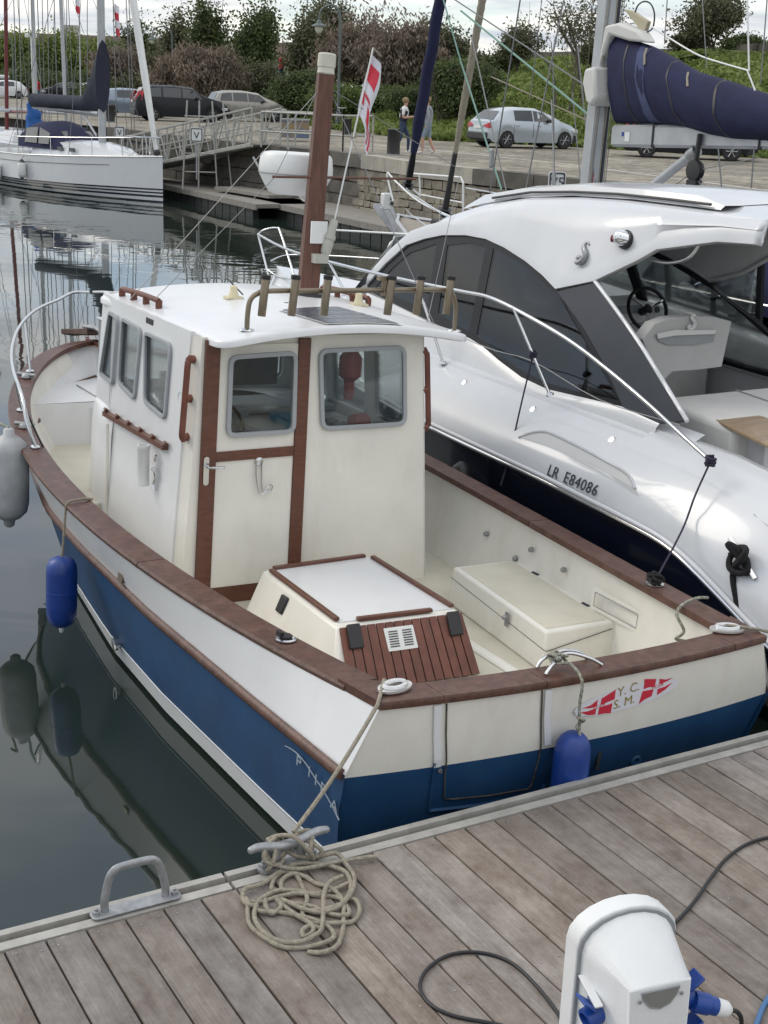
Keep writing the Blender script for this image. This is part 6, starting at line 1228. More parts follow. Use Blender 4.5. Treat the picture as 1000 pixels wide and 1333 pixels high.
# guard rails and things on deck seen through the cruiser's cockpit
for sd_ in (-1, 1):
    for dz in (.32, .62):
        g = G(); g.tube([(C3 + sd_ * (interp(HB3, u) - .06), u, interp(DK3, u) + dz) for u in U3[:-3]], .008 if dz < .5 else .012, 6); obj('lifeline', g, 'steel', S3)
    for u in (1.2, 3, 5, 7, 9, 11):
        x = C3 + sd_ * (interp(HB3, u) - .06); k = interp(DK3, u); g = G(); g.tube([(x, u, k), (x, u + .02, k + .64)], .013, 6); obj('stanchion', g, 'steel', S3)
for i, (px_, w_) in enumerate((((5.750,5.677,2.226), .17), ((5.900,5.148,2.172), .13))):
    t = thing('horseshoe_buoy' if i == 0 else 'winch', 'navy and white padded horseshoe buoy cover on the rail of the sailing yacht' if i == 0 else 'black winch with wound sheet on the side deck of the sailing yacht', 'lifebuoy' if i == 0 else 'winch', MW2 @ Matrix.Translation(Vector(px_)))
    if i == 0:
        g = G(); g.plate((-.05, 0, 0), (0, -1, 0), (0, 0, 1), rpoly([(-.38, .22), (-.34, .0), (-.12, -.26), (.15, -.26), (.30, .0), (.34, .22)], .08), t=.12, cen=True); obj('cover', g, 'canvas', t, bevel=.03)
        g = G(); g.plate((-.115, 0, 0), (0, -1, 0), (0, 0, 1), rpoly([(-.20, .18), (-.20, -.05), (-.02, -.14), (.14, -.03), (.14, .18)], .06), t=.03); obj('white_panel', g, 'white', t, bevel=.008)
    else:
        g = G(); g.lathe([(.10, -.22), (.12, -.16), (.07, -.10), (.06, .0), (.085, .06), (.08, .09), (.02, .10)], seg=18); obj('drum', g, 'blackgloss', t, smooth=40)
for u, w in ((6.0, .5), (4.4, .5)): g = G(); g.box((5.75, u, 1.60), (.4, w, .16)); obj('deck_box', g, 'bgelr', S3, bevel=.05)
# bow: anchor, windlass, pulpit
g = G(); pp = [(7.300,14.765,2.184),(7.300,14.697,2.630),(7.300,14.600,2.661)]
pl_l = [(6.900,13.909,2.258), (6.900,14.132,2.667), (6.900,13.860,2.568), (6.700,12.818,2.351), (6.400,11.459,2.255)]
g.tube(crom(pl_l, 5), .016, 8); pt_ = obj('pulpit', g, 'white', S3, smooth=60)
pr_l = [(7.900,15.063,2.606), (8.000,13.687,2.640), (8.000,13.612,2.561), (8.000,13.569,2.110)]
g = G(); g.tube([Vector(q) for q in pr_l], .018, 8); obj('pulpit', g, 'white', S3)
g = G(); g.tube([Vector(q) for q in ((7.900,15.071,2.393), (8.000,14.954,2.276), (8.000,13.583,2.253))], .014, 8); obj('pulpit', g, 'white', S3)
g = G(); g.tube([Vector(q) for q in ((7.900,14.792,2.612), (7.900,14.738,2.256))], .014, 8); obj('pulpit', g, 'white', S3)
a3 = Vector((7.25, 14.35, 2.05))
an2 = thing('anchor', 'grey galvanised anchor hanging on the bow roller of the sailing yacht', 'anchor', MW2 @ Matrix.Translation(a3))
g = G(); g.hexa([(-.02, -.35, -.45), (.02, -.35, -.45), (.02, -.30, -.40), (-.02, -.30, -.40), (-.03, .28, .05), (.03, .28, .05), (.03, .30, .14), (-.03, .30, .14)]); obj('shank', g, 'galv', an2, bevel=.01)
g = G(); g.hexa([(-.22, .42, .02), (.18, .42, .02), (.02, .05, -.38), (-.02, .05, -.38), (-.18, .50, .10), (.16, .50, .10), (.03, .15, -.36), (-.03, .15, -.36)]); obj('fluke', g, 'galv', an2, bevel=.015)
g = G(); g.box(a3 + Vector((-.22, .0, .17)), (.16, .12, .26)); wl_ = obj('nav_light_box', g, 'white', S3, bevel=.02)
for dz in (.22, .14): g = G(); g.lathe([(.03, 0), (.03, .02)], a3 + Vector((-.16, -.07, dz)), (.3, -1, 0), 10); obj('lens', g, 'dgrey', wl_)
g = G(); g.box((7.25, 12.9, 2.0), (.35, .22, .14)); g.lathe([(.06, 0), (.07, .06), (.05, .12)], (7.15, 13.05, 1.95), seg=12); obj('windlass', g, 'dkplas', S3, bevel=.02)
# furled headsails and rigging
gf0 = Vector((7.300,14.166,2.402)); gf1 = Vector((7.300,13.422,5.243)); ge = gf0 + (gf1 - gf0) * 1.5
fs_ = thing('furled_genoa', 'navy covered genoa furled on the forestay at the bow of the sailing yacht', 'furled sail', MW2 @ Matrix.Translation(gf0)); L0 = lambda q: Vector(q) - gf0
g = G(); g.tube([L0(gf0 + (ge - gf0) * t) + Vector((.006 * math.sin(t * 40), .006 * math.cos(t * 31), 0)) for t in [.14 + .86 * i / 30 for i in range(31)]], .088, 10, rf=lambda t: .60 + .45 * min(1, t * 9)); obj('sail_roll', g, 'canvas', fs_, smooth=60)
g = G(); g.tube([L0(gf0 + (ge - gf0) * t) for t in (0, .04, .10, .15)], .045, 8, rf=lambda t: .8 + .5 * math.sin(t * 3)); g.lathe([(.08, -.05), (.10, -.04), (.06, 0), (.10, .04), (.08, .05)], L0(gf0 + (ge - gf0) * .02), ge - gf0, 14); obj('furler_drum', g, 'blackgloss', fs_, smooth=50)
i0 = Vector((7.300,13.033,2.097)); i1 = Vector((7.300,12.283,5.207)); ie = i0 + (i1 - i0) * 1.4
fs2 = thing('furled_staysail', 'grey-beige staysail rolled tight on the inner forestay of the sailing yacht', 'furled sail', MW2 @ Matrix.Translation(i0)); L0 = lambda q: Vector(q) - i0
g = G(); g.tube([L0(i0 + (ie - i0) * t) for t in [.22 + .78 * i / 60 for i in range(61)]], .060, 10, rf=lambda t: .62 + .35 * min(1, t * 5) + .07 * math.sin(t * 160)); obj('sail_roll', g, 'rope', fs2, smooth=40)
g = G(); g.tube([L0(i0 + (ie - i0) * t) for t in (0, .06, .12, .23)], .042, 8, rf=lambda t: 1.3 - .4 * t); g.lathe([(.10, -.04), (.12, -.03), (.06, 0), (.12, .03), (.10, .04)], L0(i0 + (ie - i0) * .02), ie - i0, 14); obj('furler_drum', g, 'black', fs2, smooth=50)
g = G()
wires = [((6.000,9.911,2.717), (6.000,9.486,5.083), .010, 'wire'), ((6.000,9.529,2.727), (6.300,10.989,4.645), .009, 'wire'), ((6.000,9.121,2.825), (6.300,9.003,5.085), .010, 'wire'), ((5.600,8.008,2.954), (6.200,8.989,3.888), .010, 'wire'),
         ((7.200,11.383,2.628), (7.200,12.615,4.367), .014, 'wiregreen'), ((7.200,12.615,4.367), (7.200,13.202,5.284), .012, 'wiregreen'), ((7.200,9.422,3.677), (7.200,12.681,5.067), .014, 'wiregreen'), ((7.100,9.289,3.999), (7.100,12.853,5.266), .010, 'wire'),
         ((7.000,10.551,3.872), (7.000,10.424,5.176), .006, 'wire'), ((7.400,9.607,2.873), (7.400,10.116,4.572), .010, 'wire'), ((7.400,9.836,2.857), (7.400,10.161,3.990), .008, 'wire'), ((7.000,6.504,4.275), (7.000,6.649,5.046), .010, 'white'), ((7.000,6.528,4.275), (7.000,6.378,4.069), .010, 'white'),
         ((7.000,7.937,4.583), (7.000,7.956,5.091), .007, 'wire'), ((7.000,7.178,4.304), (7.000,7.368,5.070), .006, 'wire'), ((8.000,7.327,4.150), (8.000,7.371,5.131), .008, 'wire'), ((7.000,6.863,3.460), (7.000,6.697,2.861), .009, 'wire'), ((7.000,6.298,3.489), (7.000,6.274,3.038), .009, 'wire'),
         ((7.200,11.794,4.161), (7.200,9.415,3.620), .010, 'rope'), ((7.200,10.142,2.795), (7.200,10.363,4.371), .008, 'wire'), ((7.200,7.487,3.149), (7.200,7.112,2.842), .009, 'wire')]
for a, b, r_, m_ in wires:
    g = G(); g.tube([a, b], r_, 5); obj('rigging_wire', g, m_, S3)
for p in ((6.000,9.920,3.141), (7.200,10.166,2.853)):
    g = G(); g.lathe([(.02, -.12), (.03, -.1), (.03, .1), (.02, .12)], p, seg=8); obj('turnbuckle', g, 'galv', S3)
t = thing('white_fender', 'small white fender hanging at the rail in front of the cruiser hardtop', 'fender', MW2 @ Matrix.Translation(Vector((5.600,11.622,1.764))))
g = G(); g.lathe([(.02, -.20), (.08, -.16), (.10, -.08), (.10, .06), (.07, .13), (.025, .17), (.02, .22)], seg=16); obj('body', g, 'white', t, smooth=60)
for a, b in (((5.300,13.101,1.927), (5.600,10.922,2.070)),):
    g = G(); g.tube([a, b], .016, 8); o = obj('boarding_pole', g, 'white', smooth=60); o.matrix_world = MW2; tag(o, 'thin white pole running from behind the brown mast to the cruiser hardtop', 'pole')

# ================================================================== white racing yacht on the left
bw = Vector((-7.85, 47.7, 0)); stn = Vector((-15.2, 55.6, 0)); yd = (bw - stn).normalized(); ys = Vector((-yd.y, yd.x, 0)) * -1   # ys: starboard (towards the camera?)
MY = Matrix(((ys.x, yd.x, 0, stn.x), (ys.y, yd.y, 0, stn.y), (0, 0, 1, 0), (0, 0, 0, 1)))
LY = (bw - stn).length
Yt = thing('racing_yacht', 'white sailing yacht with navy waterline stripes and navy sprayhood moored at the left', 'sailing boat', MY)
HY = [(0, 1.25), (2, 1.65), (4.5, 1.75), (7, 1.4), (9, .75), (10.2, .28), (LY, 0)]
FY = [(0, 1.20), (4, 1.22), (7, 1.32), (LY, 1.50)]
UY = [LY * i / 16 for i in range(17)]
def yrow(sd_, u, lv): 
    w = interp(HY, u); f = interp(FY, u); o = []
    for t in lv:
        if t >= 0: o.append((sd_ * w * (1 if t > .3 else .86 + .14 * (t / .3)), u - .0 * t, f * t))
        else: o.append((sd_ * w * .6, u, -.4))
    return o
for nm, lv, m_ in (('topside', (1, .75, .5, .30), 'bgelr'), ('stripe', (.30, .262), 'navy'), ('topside', (.262, .225), 'bgelr'), ('stripe', (.225, .187), 'navy'), ('topside', (.187, .15), 'bgelr'), ('stripe', (.15, .10), 'navy'), ('topside', (.10, .03, ), 'bgelr'), ('waterline', (.03, -1), 'navy')):
    g = G()
    for sd_ in (-1, 1): g.grid([yrow(sd_, u, lv) for u in UY], flip=(sd_ > 0))
    obj(nm, g, m_, Yt, smooth=60)
g = G(); g.add([(-1.25, 0, 1.2), (-1.08, 0, -.1), (1.08, 0, -.1), (1.25, 0, 1.2)], [(0, 1, 2, 3)]); obj('transom', g, 'bgelr', Yt)
g = G(); g.grid([[(-interp(HY, u), u, interp(FY, u)), (0, u, interp(FY, u) + .04), (interp(HY, u), u, interp(FY, u))] for u in UY]); obj('deck', g, 'bgelr', Yt)
for sd_ in (-1, 1):
    g = G(); g.tube([(sd_ * interp(HY, u), u, interp(FY, u)) for u in UY], .022, 5); obj('toe_rail', g, 'alu', Yt)
    g = G(); g.tube([(sd_ * (interp(HY, u) + .005), u, interp(FY, u) * .80) for u in UY[3:14]], .010, 4); obj('blue_line', g, 'dgrey', Yt)
g = G(); rows_ = []
for u, h, w in ((3.6, .35, .95), (4.4, .50, 1.0), (6.6, .46, .9), (8.0, .28, .62), (9.0, .04, .3)):
    k = interp(FY, u); rows_.append([(-w, u, k), (-w + .1, u, k + h * .9), (-w + .3, u, k + h), (0, u, k + h + .05), (w - .3, u, k + h), (w - .1, u, k + h * .9), (w, u, k)])
g.grid(rows_, flip=True); obj('coachroof', g, 'bgelr', Yt, smooth=40)
for u in (4.5, 5.1, 5.7, 6.5):
    for sd_ in (-1, 1): g = G(); g.box((sd_ * .94, u, 1.50), (.06, .32, .13)); obj('cabin_window', g, 'car_glass', Yt)
g = G(); rows_ = []
for u, h, w in ((2.8, .65, 1.05), (3.3, .90, 1.08), (4.3, .96, 1.05), (5.1, .72, 1.0), (5.8, .28, .9)):
    rows_.append([(-w * math.cos(a), u, 1.45 + h * math.sin(a) ** .6) for a in [math.pi * i / 10 for i in range(11)]])
g.grid(rows_, flip=True); shd = obj('sprayhood', g, 'canvas', Yt, smooth=50)
for sd_ in (-1, 1):
    for (u0, u1, h0, h1) in ((3.4, 4.25, .62, .68), (4.4, 5.1, .68, .5)):
        g = G(); g.add([(sd_ * 1.09, u0, 1.62), (sd_ * 1.07, u1, 1.62), (sd_ * .99, u1, 1.5 + h1), (sd_ * .99, u0, 1.5 + h0)], [(0, 1, 2, 3)]); obj('clear_panel', g, 'lens', shd)
g = G(); g.add([(-.6, 5.82, 1.62), (.6, 5.82, 1.62), (.6, 5.2, 2.08), (-.6, 5.2, 2.08)], [(0, 1, 2, 3)]); obj('clear_panel', g, 'lens', shd)
ym0 = Vector((0, 7.0, 1.7)); ymt = ym0 + Vector((-.1, .05, 9.5))
g = G(); g.tube([ym0, ymt], .11, 10, flat=1.3); ymo = obj('mast', g, 'alupaint', Yt, smooth=40)
g = G(); g.tube([(0, 6.85, 2.75), (0, 2.2, 2.85)], .10, 8); obj('boom', g, 'alupaint', Yt, smooth=40)
g = G(); rows_ = []
for i in range(15):
    t = i / 14; u = 7.15 - 5.0 * t; hh = .52 + 1.9 * max(0, 1 - t * 4.2) ** 1.3; w = .30 * (1 - .3 * t); ring_ = []
    for k in range(12): a = 2 * math.pi * k / 12; ring_.append((math.sin(a) * w * (1 + .1 * math.sin(i * 2 + k)), u + .02 * math.cos(k), 2.8 + hh * (1 - math.cos(a)) / 2))
    rows_.append(ring_)
g.grid(rows_, closed=True); n = len(g.v); g.f += [tuple(range(12)), tuple(range(n - 12, n))]; g.m += [0, 0]; obj('sail_cover', g, mat('dark_navy_canvas', (.022, .026, .045), .9, var=.2), Yt, smooth=60)
g = G(); f0 = Vector((0, LY - .35, 1.62)); f1 = ym0 + Vector((0, .2, 12.)); g.tube([f0 + (f1 - f0) * t for t in [i / 20 for i in range(16)]], .11, 8, rf=lambda t: .7 + .45 * min(1, t * 4) + .05 * math.sin(t * 50)); obj('furled_genoa', g, 'white', Yt, smooth=50)
g = G(); g.lathe([(.10, -.08), (.12, 0), (.10, .08)], f0, f1 - f0, 12); obj('furler_drum', g, 'dkplas', Yt)
for sd_ in (-1, 1):
    g = G(); g.tube([(sd_ * (interp(HY, u) - .05), u, interp(FY, u) + .62) for u in (0, 2, 4, 6, 8, 9.3, LY - .1)], .012, 5); obj('lifeline', g, 'steel', Yt)
    for u in (.3, 2, 4, 6, 8): g = G(); g.tube([(sd_ * (interp(HY, u) - .05), u, interp(FY, u)), (sd_ * (interp(HY, u) - .05), u, interp(FY, u) + .62)], .016, 5); obj('stanchion', g, 'steel', Yt)
    g = G(); g.tube(crom([(sd_ * .55, 9.2, 1.45), (sd_ * .55, 9.25, 2.05), (sd_ * .3, 10.1, 2.1), (0, 10.7, 2.12)], 4), .018, 6); g.tube([(sd_ * .25, 10.2, 1.5), (sd_ * .25, 10.2, 2.1)], .016, 5); obj('pulpit', g, 'steel', Yt, smooth=50)
    g = G(); g.tube([(sd_ * 1.25, 6.8, 1.3), (sd_ * .55, 6.9, 7.2), tuple(ymt)], .012, 4); obj('shroud', g, 'wire', Yt)
    g = G(); g.tube([(0, 6.9, 7.2), (sd_ * .6, 6.8, 7.25)], .03, 5); obj('spreader', g, 'alupaint', Yt)
g = G(); g.tube([(0, .1, 1.3), tuple(ymt)], .012, 4); obj('backstay', g, 'wire', Yt)
g = G(); g.tube([(.0, 6.6, 2.0), (0, 5.6, 2.8)], .04, 6); obj('vang', g, 'alupaint', Yt)
for i, (u, dz, r_, L_, nm) in enumerate(((.5, .62, .16, .6, 'white fender with black top at the stern of the striped yacht'), (1.2, .55, .19, .75, 'fat white fender nearest the stern sprayhood of the striped yacht'), (2.6, .50, .17, .7, 'white fender hanging below the sprayhood of the striped yacht'), (4.6, .72, .15, .65, 'black-capped white fender amidships on the striped yacht'))):
    t = thing('hanging_fender', nm, 'fender', MY @ Matrix.Translation((interp(HY, u) + r_, u, dz)), group='fenders along the striped yacht')
    g = G(); g.lathe([(.03, -L_ / 2), (r_ * .8, -L_ * .40), (r_, -L_ * .25), (r_, L_ * .25), (r_ * .8, L_ * .40), (.03, L_ / 2)], seg=14); obj('body', g, 'white', t, smooth=60)
    if i in (0, 3): g = G(); g.lathe([(.04, L_ * .54), (r_ * .83, L_ * .39), (r_ * .85, L_ * .36)], seg=14); obj('cap', g, 'black', t); g = G(); g.lathe([(r_ * .83, -L_ * .38), (.03, -L_ * .52)], seg=14); obj('cap', g, 'black', t)
    g = G(); g.tube([(0, 0, L_ / 2), (-.1, 0, 1.2 - dz)], .012, 5); obj('line', g, 'wire', t)
# boats behind it
def small_yacht(name, label, loc, rz, L_, mastm, lean, hull='bgelr', mh=11, cover=None):
    t = thing(name, label, 'sailing boat', Matrix.Translation(Vector(loc)) @ Matrix.Rotation(rz, 4, 'Z'))
    g = G(); hy = [(0, 1.1), (L_ * .4, 1.5), (L_ * .8, .7), (L_, 0)]
    for sd_ in (-1, 1): g.grid([[(sd_ * interp(hy, u), u, 1.15 + .2 * u / L_), (sd_ * interp(hy, u) * .95, u, .4), (sd_ * interp(hy, u) * .75, u, -.2)] for u in [L_ * i / 8 for i in range(9)]], flip=(sd_ > 0))
    g.add([(-1.1, 0, 1.15), (-.8, 0, -.2), (.8, 0, -.2), (1.1, 0, 1.15)], [(0, 1, 2, 3)]); obj('hull', g, hull, t, smooth=60)
    g = G(); g.grid([[(-interp(hy, u), u, 1.15 + .2 * u / L_), (interp(hy, u), u, 1.15 + .2 * u / L_)] for u in [L_ * i / 8 for i in range(9)]]); obj('deck', g, 'bgelr', t)
    g = G(); g.hexa([(-.8, L_ * .28, 1.2), (.8, L_ * .28, 1.2), (.5, L_ * .75, 1.25), (-.5, L_ * .75, 1.25), (-.65, L_ * .3, 1.65), (.65, L_ * .3, 1.65), (.4, L_ * .7, 1.5), (-.4, L_ * .7, 1.5)]); obj('coachroof', g, 'bgelr', t, bevel=.05)
    g = G(); g.tube([(0, L_ * .58, 1.3), (lean, L_ * .58, mh)], .09, 8); obj('mast', g, mastm, t, smooth=50)
    g = G(); g.tube([(0, L_ * .57, 2.4), (0, L_ * .12, 2.5)], .08, 6); obj('boom', g, mastm, t)
    if cover:
        g = G(); g.tube([(0, L_ * (.56 - .44 * i / 8), 2.62 + .05 * math.sin(i)) for i in range(9)], .2, 8, rf=lambda q: 1.4 - .7 * q); obj('sail_cover', g, cover, t, smooth=60)
    for sd_ in (-1, 1):
        g = G(); g.tube([(sd_ * 1.1, L_ * .55, 1.2), (sd_ * .5 + lean * .6, L_ * .57, mh * .62), (lean, L_ * .58, mh)], .012, 4); obj('shroud', g, 'wire', t)
        g = G(); g.tube(crom([(sd_ * .95, .1, 1.2), (sd_ * 1.0, .1, 1.8), (sd_ * .3, 0, 1.85)], 3), .02, 5); obj('pushpit', g, 'steel', t)
    for a in ((0, L_, 1.4), (0, 0, 1.2)): g = G(); g.tube([a, (lean, L_ * .58, mh)], .012, 4); obj('stay', g, 'wire', t)
    return t
small_yacht('moored_sailboat', 'small white sailboat with a maroon mast at the far left edge', (-14.35, 59.4, 0), rad(38.5), 8.0, 'maroon', .35)
small_yacht('moored_sailboat', 'white sailboat with a pale mast moored behind the stern of the striped yacht', (-19.2, 60.8, 0), rad(-52), 9.5, 'alupaint', -.3)
small_yacht('moored_sailboat', 'distant sailboat whose thin mast stands far left beyond the others', (-22, 66, 0), rad(-70), 9, 'alupaint', .1, mh=13)
bq = Vector((-14.954,59.000,1.845)); bt_ = Vector((-15.095,59.000,3.085)); g = G(); g.tube([bq.lerp(bt_, i / 8) + Vector((.05 * math.sin(i * 2), 0, 0)) for i in range(9)], .38, 9, rf=lambda q: 1.15 - .85 * q + .1 * math.sin(q * 17)); tag(obj('folded_sail', g, 'bluecan', smooth=60), 'bright blue bundled canvas on the boat behind the navy sprayhood', 'sail cover')
# far masts and rigging wires of the basin beyond the left quay

# ================================================================== quay, far pontoons, ground
QZ = 2.0
QE = [(40, -10), (22, 12), (12, 26), (8.2, 29.6), (4.55, 34), (2.08, 37.3), (.37, 40), (-1.0, 42.9), (-2.1, 44.6), (-4.6, 47.4), (-8.5, 53.0), (-12, 59.5), (-18, 67), (-30, 80), (-60, 96), (-160, 170)]
qd = [Vector((a, b, 0)) for a, b in QE]
# ground sheet: quay surface behind the edge line
M['paving'] = mat('old_stone_paving', (.30, .27, .22), .9, var=.35, vs=.5, bump=.6, bs=3)
def paving():
    m = bpy.data.materials.new('cobbled_quay'); m.use_nodes = True; t = m.node_tree; b = t.nodes['Principled BSDF']; L_ = t.links.new; b.inputs['Roughness'].default_value = .9
    tcn = t.nodes.new('ShaderNodeTexCoord'); vo = t.nodes.new('ShaderNodeTexVoronoi'); vo.inputs['Scale'].default_value = 2.6; mp = t.nodes.new('ShaderNodeMapping'); mp.inputs['Rotation'].default_value = (0, 0, .6); L_(tcn.outputs['Object'], mp.inputs[0]); L_(mp.outputs[0], vo.inputs['Vector'])
    vd = t.nodes.new('ShaderNodeTexVoronoi'); vd.feature = 'DISTANCE_TO_EDGE'; vd.inputs['Scale'].default_value = 2.6; L_(mp.outputs[0], vd.inputs['Vector'])
    n = t.nodes.new('ShaderNodeTexNoise'); n.inputs['Scale'].default_value = .35; n.inputs['Detail'].default_value = 9; n.inputs['Roughness'].default_value = .7; L_(tcn.outputs['Object'], n.inputs['Vector'])
    r = t.nodes.new('ShaderNodeValToRGB'); r.color_ramp.elements[0].position = .35; r.color_ramp.elements[1].position = .65; r.color_ramp.elements[0].color = (.155, .145, .115, 1); r.color_ramp.elements[1].color = (.33, .295, .235, 1); L_(n.outputs[0], r.inputs[0])
    hs = t.nodes.new('ShaderNodeHueSaturation'); sp = t.nodes.new('ShaderNodeSeparateColor'); L_(vo.outputs['Color'], sp.inputs[0]); mr = t.nodes.new('ShaderNodeMapRange'); mr.inputs[3].default_value = .72; mr.inputs[4].default_value = 1.22; L_(sp.outputs[0], mr.inputs[0]); L_(mr.outputs[0], hs.inputs['Value']); L_(r.outputs[0], hs.inputs['Color'])
    m2 = t.nodes.new('ShaderNodeMapRange'); m2.inputs[1].default_value = 0; m2.inputs[2].default_value = .09; m2.inputs[3].default_value = .6; m2.inputs[4].default_value = 1; L_(vd.outputs['Distance'], m2.inputs[0]); h2 = t.nodes.new('ShaderNodeHueSaturation'); L_(m2.outputs[0], h2.inputs['Value']); L_(hs.outputs[0], h2.inputs['Color']); L_(h2.outputs[0], b.inputs['Base Color'])
    bp = t.nodes.new('ShaderNodeBump'); bp.inputs['Strength'].default_value = .8; bp.inputs['Distance'].default_value = .03; L_(m2.outputs[0], bp.inputs['Height']); L_(bp.outputs[0], b.inputs['Normal']); return m
g = G(); top_ = [(a, b) for a, b in QE]; far = [(-400, 400), (400, 400), (400, -10)]
flat = top_ + far
ts = tessellate_polygon([[Vector((a, b, 0)) for a, b in flat]]); g.add([(a, b, QZ) for a, b in flat], [t for t in ts]); 
gm = bpy.data.meshes.new('q')
o = struct(obj('quay_pavement', g, paving()))
for p in o.data.polygons:
    if p.normal.z < 0: p.flip()
g = G(); off = Vector((0, 0, 0)); g.grid([[(a + .35, b + .35, QZ - .02), (a + .35, b + .35, -1.5)] for a, b in QE]); struct(obj('quay_core', g, 'mortar'))
# wall stones: coping blocks and rubble courses on the faces that show
wall = thing('quay_wall', 'old stone quay wall with pale coping blocks and rough masonry above the far pontoon', 'wall', loc=(0, 40, 0))
rnd = random.Random(11)
def seg_frames(i0, i1):
    for i in range(i0, i1):
        a, b = qd[i], qd[i + 1]; yield a, b
cnt = 0
def stone(c, d, nrm, L_, H_, D_, m, nm='stone', jit=.02, bev=.02):
    global cnt
    g = G(); j = lambda: rnd.uniform(-jit, jit); p = []
    for z_ in (-H_ / 2, H_ / 2):
        for x, y in ((-L_ / 2, 0), (L_ / 2, 0), (L_ / 2, D_), (-L_ / 2, D_)):
            p.append(d * (x + j()) + nrm * (-y + (j() if y == 0 else 0)) + Vector((0, 0, z_ + j())))
    g.hexa(p); o = obj(nm, g, m, wall); o.location = c - Vector((0, 40, 0)); cnt += 1; return o
for a, b in seg_frames(3, 11):
    L_ = (b - a).length; d = (b - a).normalized(); nrm = Vector((d.y, -d.x, 0)); nrm = nrm if nrm.dot(Vector((-.2, -1, 0))) > 0 else -nrm
    left = b.x < -2.0
    x = 0
    while x < L_ - .2:
        w = min(rnd.uniform(1.2, 2.2) if not left else rnd.uniform(1.6, 2.6), L_ - x); pale = (-.9 < (a + d * x).x < 2.4)
        stone(a + d * (x + w / 2) + nrm * .10 + Vector((0, 0, QZ - .17)), d, nrm, w - .02, .40, .5, 'concrete' if pale else 'dstone', 'coping_stone', .008); x += w
    z_ = QZ - .39
    if not left:
        while z_ > .15:
            h = rnd.uniform(.17, .27); x = rnd.uniform(-.2, 0)
            while x < L_:
                w = rnd.uniform(.28, .75)
                if x + w > 0: stone(a + d * (x + w / 2) + nrm * (.0 + .25 * (QZ - z_) / 2) + Vector((0, 0, z_ - h / 2)), d, nrm, w - .03, h - .025, .3, 'stone', 'stone', .022)
                x += w
            z_ -= h
    else:
        while z_ > .0:
            h = .42; x = 0
            while x < L_:
                w = rnd.uniform(.8, 1.4); stone(a + d * (x + w / 2) + Vector((0, 0, z_ - h / 2)), d, nrm, w - .03, h - .025, .3, 'dstone', 'stone', .015); x += w
            z_ -= h
print('stones', cnt)
# white painted lines on the pavement
M['lpaint'] = mat('worn_white_paint', (.50, .49, .46), .9, var=.3, vs=4)
g = G(); ln = [(9.4, 31.6), (8.48, 33.2), (5.0, 42.2), (2.5, 46.6), (0.3, 50)]
for (a, b), (c, d) in zip(ln, ln[1:]):
    v = Vector((c - a, d - b, 0)).normalized(); n_ = Vector((-v.y, v.x, 0)) * .09; g.add([tuple(Vector((a, b, QZ + .004)) - n_), tuple(Vector((c, d, QZ + .004)) - n_), tuple(Vector((c, d, QZ + .004)) + n_), tuple(Vector((a, b, QZ + .004)) + n_)], [(0, 1, 2, 3)])
struct(obj('painted_line', g, 'lpaint'))
g = G(); v = [(6.2, 44.2), (11.8, 40.2)]
(a, b), (c, d) = v; vv = Vector((c - a, d - b, 0)).normalized(); n_ = Vector((-vv.y, vv.x, 0)) * .09; g.add([tuple(Vector((a, b, QZ + .006)) - n_), tuple(Vector((c, d, QZ + .006)) - n_), tuple(Vector((c, d, QZ + .006)) + n_), tuple(Vector((a, b, QZ + .006)) + n_)], [(0, 1, 2, 3)]); struct(obj('painted_line', g, 'lpaint'))
M['asph'] = mat('grey_asphalt', (.17, .165, .155), .9, var=.25, vs=.8, bump=.5, bs=20)
# far floating pontoons
def far_pon(label, P, depth, name='far_pontoon'):
    a = Vector((*P[0], .45)); b = Vector((*P[1], .45)); d = (b - a); L_ = d.length; ang = math.atan2(d.y, d.x); t = thing(name, label, 'pontoon', Matrix.Translation(a) @ Matrix.Rotation(ang, 4, 'Z'))
    g = G(); g.box((L_ / 2, depth / 2, -.06), (L_, depth, .12)); obj('deck', g, mat('far_deck_boards', (.25, .235, .21), .85, var=.35, vs=3, stretch=(7, .5, 1)) if 'fdk' not in M else M['fdk'], t); M['fdk'] = [m for m in bpy.data.materials if m.name.startswith('far_deck')][0]
    g = G(); g.box((L_ / 2, -.03, -.09), (L_, .05, .17)); obj('edge_beam', g, 'alu' if 0 else M['fdk'], t)
    g = G(); x = .2
    for i in range(int(L_ / .62)): g = G(); g.box((.3 + i * .62, .16, -.32), (.56, .2, .42)); obj('float_block', g, 'black', t)
    return t
far_pon('grey floating pontoon below the gangway with black float blocks', ((-13.5, 59.5), (-4.19, 42.9)), 2.2)
far_pon('longer grey floating pontoon in front of the rough stone wall', ((-4.6, 45.3), (1.9, 33.6)), 2.0)
# raised boards where the two meet
g = G(); g.box((0, 0, 0), (3.6, 1.0, .10)); o = obj('boarding_ramp', g, M['fdk']); o.location = (-4.6, 46.0, .58); o.rotation_euler = (0, 0, rad(-55)); tag(o, 'loose grey board ramp lying across the two far pontoons', 'ramp')
